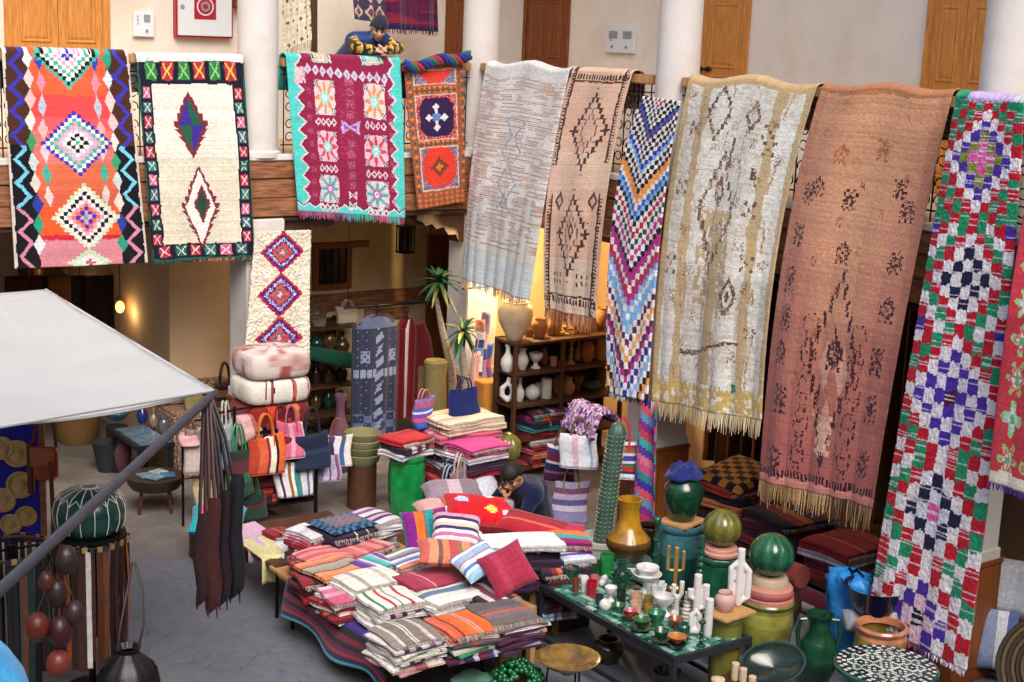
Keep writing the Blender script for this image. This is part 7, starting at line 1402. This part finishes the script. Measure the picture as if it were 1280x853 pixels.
# textiles hanging on the dim right wall
for k in range(11):
    y = -2.55-.34*k; cl = ['8a4a1c*1 1c1418*.6 b87838*.6 2a1c18*.6 9a5a24*.6', '2a1c1c*1 a86a2c*.4 3a2420*1', '6a1c1c*1 2a1418*.5 8a3a28*.6', '3a2c1c*1 c8a868*.4 1c1414*.6', '5a1a20*1 1a1a2c*.6 7a2a2a*.6', '2c2a34*1 7a6a58*.4 3a2a2c*1', '6a2024*1 30202c*.7', '3a1a1c*1 6a4a34*.5'][k % 8]
    st = stripes(cl, 14); P = [[(1.55+.05*math.sin(u*5+k), y+.16*u, 2.5-2.1*t_) for u in np.linspace(-1, 1, 15)] for t_ in np.linspace(0, 1, 16)]
    sheet('hung_rug', ['orange and black striped rug hanging nearest the pilaster in the dim room'][0] if k == 0 else ['', 'second', 'third', 'fourth', 'fifth', 'sixth', 'seventh', 'eighth', 'ninth', 'tenth', 'eleventh'][k]+' hung rug from the pilaster in the dim room at the right', P, np.tile(st, (15, 1, 1)), 'rug', .012)
tag(MB().tube([(1.55, -2.3, 2.5), (1.55, -6.4, 2.5)], .015, 6).tube([(1.55, -3.4, 2.5), (1.55, -3.4, 3.2)], .008, 6).tube([(1.55, -6.3, 2.5), (1.55, -6.3, 3.2)], .008, 6).build('hanging_rod', iron), 'long rod in the dim right room carrying the rugs', 'rod')
rk2 = thing('rug_platform', 'low dark platform under the rug piles in the right room', 'platform'); MB().b2(.2, 1.45, -6.45, -3.45, .2, .25).build('top', wood_d, rk2, smooth=False)
for x in (.25, 1.4):
    for y in (-6.4, -5, -3.5): MB().b2(x-.03, x+.03, y-.03, y+.03, 0, .2).build('leg', wood_d, rk2, smooth=False)
def checkr(U, V):
    c = fill(U, '14162c'); m = (np.floor(U*9)+np.floor(V*7)) % 2 == 0; put(c, m, 'b07a2c'); return c
cloth_stack(Vector((.62, -3.85, 0)), .72, .25, .7, .6, .1, ['carpetstack', 'darkmulti', 'tanblack', 'dkred', 'darkmulti', 'kilimred'], 'rug pile under the yellow and navy chequered rug', 'orange striped rug just under the chequered one', seed=50, name='folded_rug', cat='rug')
cushion('folded rug with yellow and navy chequers in the right room', (.6, -3.87, .77), .74, .62, .12, '', rot=(R(4), R(-6), .12), seed=31, name='folded_rug', colfn=checkr)['category'] = 'rug'
cloth_stack(Vector((.55, -4.62, 0)), .62, .25, .68, .6, -.1, ['darkmulti', 'dkred', 'plum', 'kilimred', 'dkred'], 'dark rug pile right of the chequered rug', 'dark red rug topping the pile right of the chequered one', seed=51, name='folded_rug', cat='rug')
cloth_stack(Vector((.6, -5.3, 0)), .56, .25, .64, .55, .15, ['redstripe', 'white2', 'dkred', 'kilimred'], 'red rug pile below the terracotta carpet', 'crumpled red striped rug below the terracotta fringe', seed=52, name='folded_rug', cat='rug')
cloth_stack(Vector((.6, -6.02, 0)), .5, .25, .6, .5, .1, ['plumfig', 'dkred', 'plum'], 'dark rug pile behind the blue plastic bag', 'dark figured rug behind the blue plastic bag', seed=53, name='folded_rug', cat='rug')
for k, (y, z, c_) in enumerate(((-4.9, .12, '7a2024'), (-5.25, .1, 'b8a8a0'), (-5.55, .12, '5a1c28'), (-5.05, .32, '8a3a30'))):
    pr = [(-.16+.2*q, y+.03*math.sin(q*5+k), z) for q in np.linspace(-1.2, 1.2, 12)]; mb = MB().tube([(.0+.08*math.sin(k), y-.28+.05*q, z) for q in range(12)], .1, 14, C(c_)); 
    tag(mb.build('rolled_rug', pile), ['dark red rolled rug on the floor behind the melons', 'pale rolled rug beside the dark red one', 'oxblood rolled rug near the blue bag', 'brick red rolled rug lying on top of the others'][k], 'rug', 'rolled rugs behind the jars')
# blue fringed textile behind the terracotta carpet
P = [[(.22+.02*math.sin(u*7), -5.1-.45*u, 1.75-.75*t_) for u in np.linspace(-1, 1, 30)] for t_ in np.linspace(0, 1, 14)]; st = stripes('1c2444*1 2a3458*.5 1a2040*1', 29); sheet('hung_rug', 'dark blue fringed textile hanging behind the terracotta carpet', P, np.tile(st, (13, 1, 1)), 'textile', .012)
tag(MB().tube([(.22, -4.6, 1.76), (.22, -5.6, 1.76)], .012, 6).tube([(.22, -4.65, 1.76), (.22, -4.65, 3.2)], .006, 6).tube([(.22, -5.55, 1.76), (.22, -5.55, 3.2)], .006, 6).build('hanging_rod', iron), 'short rod holding the dark blue fringed textile', 'rod')
# blue plastic bag with bundle, navy basin, oranges
bp = Vector((-.35, -6.2, 0)); mb = MB(); N = 40; rows = []; th = np.linspace(0, 2*math.pi, N, endpoint=False); rr = np.random.default_rng(8)
for k, (r_, z) in enumerate(((.16, 0), (.2, .04), (.2, .1), (.205, .18), (.2, .25), (.19, .32), (.2, .4), (.21, .48), (.2, .55), (.2, .62), (.19, .66), (.17, .7), (.13, .72), (.06, .73))):
    f = 1+.1*np.sin(th*3+k*.8)+.09*np.sin(th*7+k*1.7)*np.sin(th*2+k)+.07*rr.standard_normal(N); rows.append(np.stack([r_*np.cos(th)*f*.8+.02*math.sin(k), r_*np.sin(th)*f*1.05, np.full(N, z)+.015*np.sin(th*5+k)], -1))
tag(mb.grid(np.array(rows)[::-1], None, wrap=True).build('plastic_sack', mat('blue_plastic', '1f7ec4', .42, var=.2, scale=10, coat=.1, bump=1., bscale=22), loc=bp, auto=False), 'crumpled bright blue plastic sack behind the checked carpet', 'sack')
cushion('grey crumpled paper bundle leaning on the blue plastic sack', (bp.x-.2, bp.y-.25, .42), .24, .2, .14, '8a8890*1 6a6870*.5', rot=(R(30), R(20), R(-20)), seed=32, name='paper_bundle')['category'] = 'bundle'
q = Vector((-.52, -6.62, 0)); tag(MB().lathe([(0, .5), (.14, .5), (.2, .58), (.24, .72), (.25, .73), (.22, .72), (.17, .58), (0, .54)], seg=28, col=C('1c2038')).build('plastic_basin', glaze, loc=(q.x+.1, q.y+.12, 0)), 'dark navy basin on the terracotta jar', 'basin')
mb = MB()
for k, (x, y, z) in enumerate(((1088, 724, 0), (1092, 735, 0))):
    c0 = FX(x, y, -.05); tag(MB().ball(c0, .035, 12, 10, C('c8661c')).build('orange_fruit', matte), ['upper orange peeping out left of the checked carpet', 'lower orange peeping out left of the checked carpet'][k], 'fruit')
c0 = FX(1090, 738, -.05); tag(MB().b2(-.1, .2, c0.y-.15, c0.y+.1, 0, c0.z-.035, bev=.01).build('wooden_crate', wood_d, smooth=False), 'dark crate under the two oranges', 'crate')
# right edge: white bundle, blue patterned cloth, big woven tray
cushion('white crumpled plastic bundle at the right edge behind the pillar', FX(1262, 735, .7), .5, .5, .3, 'c8ccd8*1 b8bcc8*.6', rot=(R(60), 0, R(-60)), seed=33, name='plastic_bundle')['category'] = 'bundle'
z0 = FX(1262, 735, .7); tag(MB().b2(.45, 1.0, z0.y-.35, z0.y+.3, 0, max(.1, z0.z-.3), bev=.02).build('wooden_crate', wood_d, smooth=False), 'dark crate under the white plastic bundle', 'crate')
cushion('blue and white patterned cloth hanging below the white bundle', FX(1246, 800, .3), .3, .5, .1, '8a98b8*1 d0d4dc*.6 5a6a98*.6', rot=(R(80), 0, R(-55)), seed=34, name='patterned_cloth')['category'] = 'cloth'
q = FX(1340, 830, .0); wt = MB()
for k in range(12): wt.tube([((.03+.034*k)*math.cos(a_), .02*math.sin(k), (.03+.034*k)*math.sin(a_)) for a_ in np.linspace(0, 6.283, 40)], .018, 6, C('3a2c1c' if k % 2 else '5a4a34'))
o = wt.build('woven_tray', basketm, loc=(-.1, q.y+.05, .5)); o.rotation_euler = (R(-12), 0, R(-55)); tag(o, 'large round dark woven tray leaning at the right edge', 'tray')
# ================================================================ PEOPLE
def person(label, J, face, top_col, leg_col, vest=None, hat=None, hair='15110f', skin_c='b07a5a', beard=None, plaid=None):
    """J: joint positions; head, neck, chest, pelvis, sh, el, wr, hand, hip, kn, an (pairs left/right)"""
    V = {k: ([Vector(q) for q in v] if isinstance(v[0], (tuple, list, Vector)) else Vector(v)) for k, v in J.items()}
    t = thing('person', label, 'person', (V['pelvis'].x, V['pelvis'].y, min(q.z for q in V['an'])-.07)); O = Vector(t.location)
    f = Vector(face[0]).normalized(); u = Vector(face[1]); u = (u-f*u.dot(f)).normalized(); r = f.cross(u); h = V['head']
    def hp(a, b, c): return h+r*a+u*b+f*c
    mb = MB(); sk = C(skin_c)
    def ell(c, rr_, seg=18, rings=14):
        b = len(mb.v); mb.ball((0, 0, 0), 1, seg, rings)
        for i in range(b, len(mb.v)):
            x, y, z = mb.v[i]; mb.v[i] = tuple(c+r*x*rr_[0]+f*y*rr_[1]+u*z*rr_[2])
    ell(hp(0, .02, -.01), (.076, .095, .1)); ell(hp(0, -.045, .025), (.06, .066, .075)); ell(hp(0, -.09, .055), (.03, .03, .028))
    mb.tube([hp(0, .015, .085), hp(0, -.01, .105), hp(0, -.03, .112)], [.009, .013, .015], 8); ell(hp(0, .03, .082), (.055, .016, .012)); ell(hp(0, -.06, .088), (.024, .014, .012))
    for s in (-1, 1): ell(hp(s*.076, -.008, -.01), (.012, .022, .032), 10, 8); ell(hp(s*.035, -.02, .065), (.028, .025, .022), 10, 8)
    mb.tube([h-u*.06-f*.01, V['neck']], [.055, .06], 12); mb.tube([V['neck'], V['chest'], V['pelvis']], [.06, .13, .13], 14); 
    for s in (0, 1):
        mb.tube([V['neck'], V['sh'][s], V['el'][s], V['wr'][s]], [.05, .055, .04, .03], 12); mb.tube([V['pelvis'], V['hip'][s], V['kn'][s], V['an'][s]], [.09, .085, .06, .042], 12)
        a = V['an'][s]; ff = Vector((f.x, f.y, 0)).normalized(); mb.tube([a+Vector((0, 0, -.02))-ff*.04, a+ff*.1+Vector((0, 0, -.035)), a+ff*.17+Vector((0, 0, -.045))], [.04, .038, .028], 10)
        w_, hd = V['wr'][s], V['hand'][s]; d = (hd-w_).normalized(); sd = d.cross(u if abs(d.dot(u)) < .9 else f).normalized(); nn = sd.cross(d)
        mb.tube([w_, w_+d*.04, w_+d*.085], [.026, .034, .034], 10, flat=.6)
        for k in range(4):
            b0 = w_+d*.08+sd*(k-1.5)*.018; ln = (.062, .072, .068, .052)[k]; mb.tube([b0, b0+d*ln*.5+nn*.008, b0+d*ln*.8+nn*.03, b0+d*ln*.75+nn*.05], [.0095, .009, .0085, .007], 8)
        b0 = w_+d*.03+sd*(-.03 if s else .03); o2 = sd*(-1 if s else 1); mb.tube([b0, b0+d*.03+o2*.025, b0+d*.06+o2*.03+nn*.01], [.012, .011, .008], 8)
    mb.v = [tuple(Vector(q)-O) for q in mb.v]; me = remesh(mb, .0075, 1); hl = h-O
    def bc(co):
        c = np.tile(sk, (len(co), 1)); q = co-np.array(hl); a = q@np.array(r); b = q@np.array(u); d = q@np.array(f); nearh = (np.abs(a) < .09) & (np.abs(b) < .13) & (np.abs(d) < .14)
        if beard: c[nearh & (b < -.035) & (d > -.01)] = C(beard)*.4+sk*.6
        for s in (-1, 1):
            c[nearh & (np.hypot(a-s*.033, b-.002) < .013) & (d > .05)] = C('1a1210'); c[nearh & (abs(a-s*.034) < .022) & (abs(b-.03-.004) < .006) & (d > .05)] = C(hair)
        c[nearh & (abs(a) < .024) & (abs(b+.062) < .006) & (d > .05)] = C('7a3a34'); return c
    vcol(me, bc); mobj('body', me, skin, t)
    # clothes
    def shell(name, parts, vox, colfn, m=cloth, sm=3):
        b = MB()
        for pts, rad, fl in parts: b.tube([q-O for q in pts], rad, 14, flat=fl)
        for pts, rad, fl in parts:
            for q, ra in ((pts[0], rad[0]), (pts[-1], rad[-1])): b.ball(q-O, ra*.9, 12, 8)
        e = remesh(b, vox, sm); vcol(e, colfn); mobj(name, e, m, t)
    flat_c = lambda h_: (lambda co: np.tile(C(h_), (len(co), 1))*(.9+.2*np.random.default_rng(1).random((len(co), 1))))
    def plaidf(co):
        c = np.tile(C(plaid), (len(co), 1)); q = (np.sin(co[:, 0]*70) > .55) | (np.sin(co[:, 2]*70+co[:, 1]*70) > .55); c[q] = C('2c2418'); q = (np.sin(co[:, 0]*70+2) > .93); c[q] = C('c8c0a0'); return c
    tors = [([V['neck']-u*.02, V['chest'], V['pelvis']], [.08, .185, .18], 1.0), ([V['sh'][0], V['chest'], V['sh'][1]], [.1, .16, .1], 1.0)]
    arms = [([V['sh'][s], V['el'][s], V['wr'][s]+(V['el'][s]-V['wr'][s]).normalized()*.02], [.08, .063, .05], 1.0) for s in (0, 1)]+[([V['neck']-u*.03, V['sh'][s]], [.08, .085], 1.0) for s in (0, 1)]
    shell('shirt' if vest else 'jacket', tors+arms, .011, plaidf if plaid else flat_c(top_col))
    if vest: shell('vest', [([V['neck']-u*.02, V['chest'], V['pelvis']], [.1, .2, .195], 1.0), ([V['neck']-u*.04, V['sh'][0]], [.09, .105], 1.0), ([V['neck']-u*.04, V['sh'][1]], [.09, .105], 1.0), ([V['sh'][0]*.8+V['chest']*.2, V['chest'], V['sh'][1]*.8+V['chest']*.2], [.1, .15, .1], 1.0)], .012, flat_c(vest), mat('nylon', rough=.4, attr=True, var=.15, scale=9, bump=.5, bscale=16))
    shell('trousers', [([V['pelvis'], V['hip'][s], V['kn'][s], V['an'][s]], [.15, .115, .085, .07], 1.0) for s in (0, 1)], .014, flat_c(leg_col))
    b = MB(); ff = Vector((f.x, f.y, 0)).normalized()
    for s in (0, 1):
        a = V['an'][s]-O; MB().tube([a-ff*.06+Vector((0, 0, -.025)), a+ff*.08+Vector((0, 0, -.03)), a+ff*.19+Vector((0, 0, -.04))], [.046, .046, .03], 12, C('1a1614')).build('shoe', leather, t)
    def cap(name, col, top, rr_, low, m):
        b = MB(); rows = []; th = np.linspace(0, 6.2832, 28, endpoint=False)
        for k in range(10):
            ph = math.pi/2*k/9; rows.append([np.array(hp(0, low, -.012)+r*math.cos(a_)*rr_[0]*math.cos(ph)+f*math.sin(a_)*rr_[1]*math.cos(ph)*(1.0)+u*(rr_[2]*math.sin(ph)-(.045 if math.sin(a_) < .1 else 0)*math.cos(ph)))-np.array(O) for a_ in th])
        o = b.grid(np.array(rows), np.tile(C(col), (9, 28, 1)), wrap=True).build(name, m, t, auto=False); o.modifiers.new('t', 'SOLIDIFY').thickness = .012
    if hat: cap('beanie', hat, 0, (.087, .106, .1), .045, cloth)
    else: cap('hair', hair, 0, (.082, .1, .085), .056, mat('hair', rough=.6, attr=True, var=.3, scale=60, bump=.6, bscale=120))
    return t
# man leaning over the gallery rail
hx = FY(477, 36, -.02); xc = hx.x-.0; el0 = FY(446, 66, .02); el1 = FY(497, 66, .04); hd0 = FY(474, 71, -.06)
person('man in blue vest and yellow plaid shirt with dark beanie leaning on the rail', dict(head=(xc, .04, hx.z), neck=(xc-.01, .15, hx.z-.09), chest=(xc-.03, .27, 4.62), pelvis=(xc-.05, .66, 4.36), sh=[(xc-.21, .2, hx.z-.14), (xc+.17, .22, hx.z-.14)], el=[(el0.x, .03, 4.62), (el1.x+.02, .05, 4.62)], wr=[(hd0.x-.05, -.04, 4.6), (hd0.x+.1, -.03, 4.6)], hand=[(hd0.x+.06, -.07, 4.6), (hd0.x-.02, -.08, 4.61)], hip=[(xc-.12, .74, 4.34), (xc+.06, .74, 4.34)], kn=[(xc-.12, .72, 3.98), (xc+.06, .72, 3.98)], an=[(xc-.12, .8, 3.57), (xc+.06, .8, 3.57)]), ((-.35, -.8, -.45), (0, -.3, 1)), 'c89a2c', '24262c', vest='16346c', hat='2a2c3a', beard='4a342a', plaid='c8921c', skin_c='d0a080')
# man seated among the textiles
hd = G(640, 596, 1.03)
person('man in navy jacket seated behind the red throw, chin on hand', dict(head=hd, neck=(hd.x+.12, hd.y+.06, hd.z-.1), chest=(hd.x+.3, hd.y+.16, hd.z-.22), pelvis=(hd.x+.5, hd.y+.26, .36), sh=[(hd.x+.17, hd.y-.1, hd.z-.17), (hd.x+.2, hd.y+.28, hd.z-.17)], el=[(hd.x+.02, hd.y-.12, hd.z-.4), (hd.x-.02, hd.y+.3, hd.z-.38)], wr=[(hd.x-.06, hd.y-.02, hd.z-.2), (hd.x-.14, hd.y+.02, hd.z-.36)], hand=[(hd.x-.09, hd.y+.01, hd.z-.1), (hd.x-.24, hd.y-.02, hd.z-.34)], hip=[(hd.x+.48, hd.y+.16, .34), (hd.x+.48, hd.y+.36, .34)], kn=[(hd.x+.0, hd.y+.1, .42), (hd.x+.02, hd.y+.4, .42)], an=[(hd.x+.02, hd.y+.1, .07), (hd.x+.04, hd.y+.4, .07)]), ((-.72, -.42, -.55), (-.3, -.1, 1)), '0e1838', '1a1c24', skin_c='b08060')
tag(MB().box((0, 0, 0), (.075, .15, .009), bev=.003).build('mobile_phone', blk, smooth=False, loc=(hd.x-.26, hd.y-.03, hd.z-.31)), 'black phone in the hand of the seated man', 'phone'); bpy.data.objects['mobile_phone'].rotation_euler = (.3, .2, .6)
tag(MB().lathe([(0, 0), (.2, 0), (.22, .1), (.2, .2), (0, .22)], seg=24, col=C('5a2420')).build('floor_pouf', cloth, loc=(hd.x+.5, hd.y+.26, 0)), 'low red pouf the man in navy sits on', 'pouf')

# seated person at the camera's own gallery, only the sleeve reaches into the photo
s0 = Vector(CAM+np.array(ray(-75, 905))*1.25); fd = Vector((_fw[0], _fw[1], 0)).normalized(); rd_ = Vector((_rt[0], _rt[1], 0)).normalized(); c0 = s0-rd_*.2
def jp(a_, b_, z): q = c0+rd_*a_+fd*b_; return (q.x, q.y, z)
zs = s0.z; pz = max(GF+.28, zs-.45)
person('person in a light blue short sleeved shirt at the bottom left corner', dict(head=jp(0, .05, zs+.27), neck=jp(0, .02, zs+.1), chest=jp(0, 0, zs-.12), pelvis=jp(0, -.05, pz), sh=[jp(-.19, 0, zs), jp(.19, 0, zs)], el=[jp(-.24, .1, zs-.25), jp(.26, .1, zs-.25)], wr=[jp(-.15, .32, zs-.25), jp(.16, .32, zs-.25)], hand=[jp(-.1, .42, zs-.25), jp(.1, .42, zs-.25)], hip=[jp(-.1, -.02, pz), jp(.1, -.02, pz)], kn=[jp(-.12, .4, pz+.05), jp(.12, .4, pz+.05)], an=[jp(-.12, .42, GF+.07), jp(.12, .42, GF+.07)]), (tuple(fd+Vector((0, 0, -.2))), (0, 0, 1)), '3a9ad0', '2a3040', skin_c='b88a6c')
tag(MB().lathe([(0, 0), (.16, 0), (.16, pz-GF-.14), (0, pz-GF-.12)], seg=20).build('low_stool', wood_l, loc=jp(0, -.05, GF)), 'low stool under the person in light blue, out of frame', 'stool')
# extra jars crowding the right side
for k, (x, y, z, w_, h_, s_, c_, lb) in enumerate(((-.3, -4.85, 0, 44, 70, 'tall', '2a3a20', 'dark olive jar between the blue green jar and the rugs'), (-.35, -5.5, 0, 40, 60, 'jar', '3a2c1c', 'brown jar behind the green ceramic melon'), (-1.3, -5.35, 0, 36, 58, 'tall', '1c4a3a', 'green jar behind the tile table'), (-1.35, -5.8, 0, 34, 54, 'jar', '5a4a20', 'ochre jar behind the right end of the tile table'), (-1.15, -4.85, 0, 36, 50, 'vase', '20403c', 'dark teal vase between the yellow vase and the tile table'), (-1.3, -6.35, 0, 34, 40, 'bowl', '4a3a24', 'brown bowl on the floor beside the tile table'), (-.55, -7.0, 0, 40, 52, 'tall', '6a5a2c', 'small ochre jar behind the mosaic table'), (-2.1, -5.3, 0, 40, 40, 'jar', '3a3024', 'brown jar standing under the tile table'), (-2.05, -5.95, 0, 36, 36, 'bowl', '2a3a34', 'dark bowl standing under the tile table'), (-.5, -3.9, 0, 36, 66, 'tall', '30241c', 'dark brown jar at the foot of the pilaster'))):
    pot('glazed_jar', lb, s_ if s_ in ('bowl', 'vase') else 'jar', 0, 0, h_, w_, z, s_, c_, base=Vector((x, y, z)))
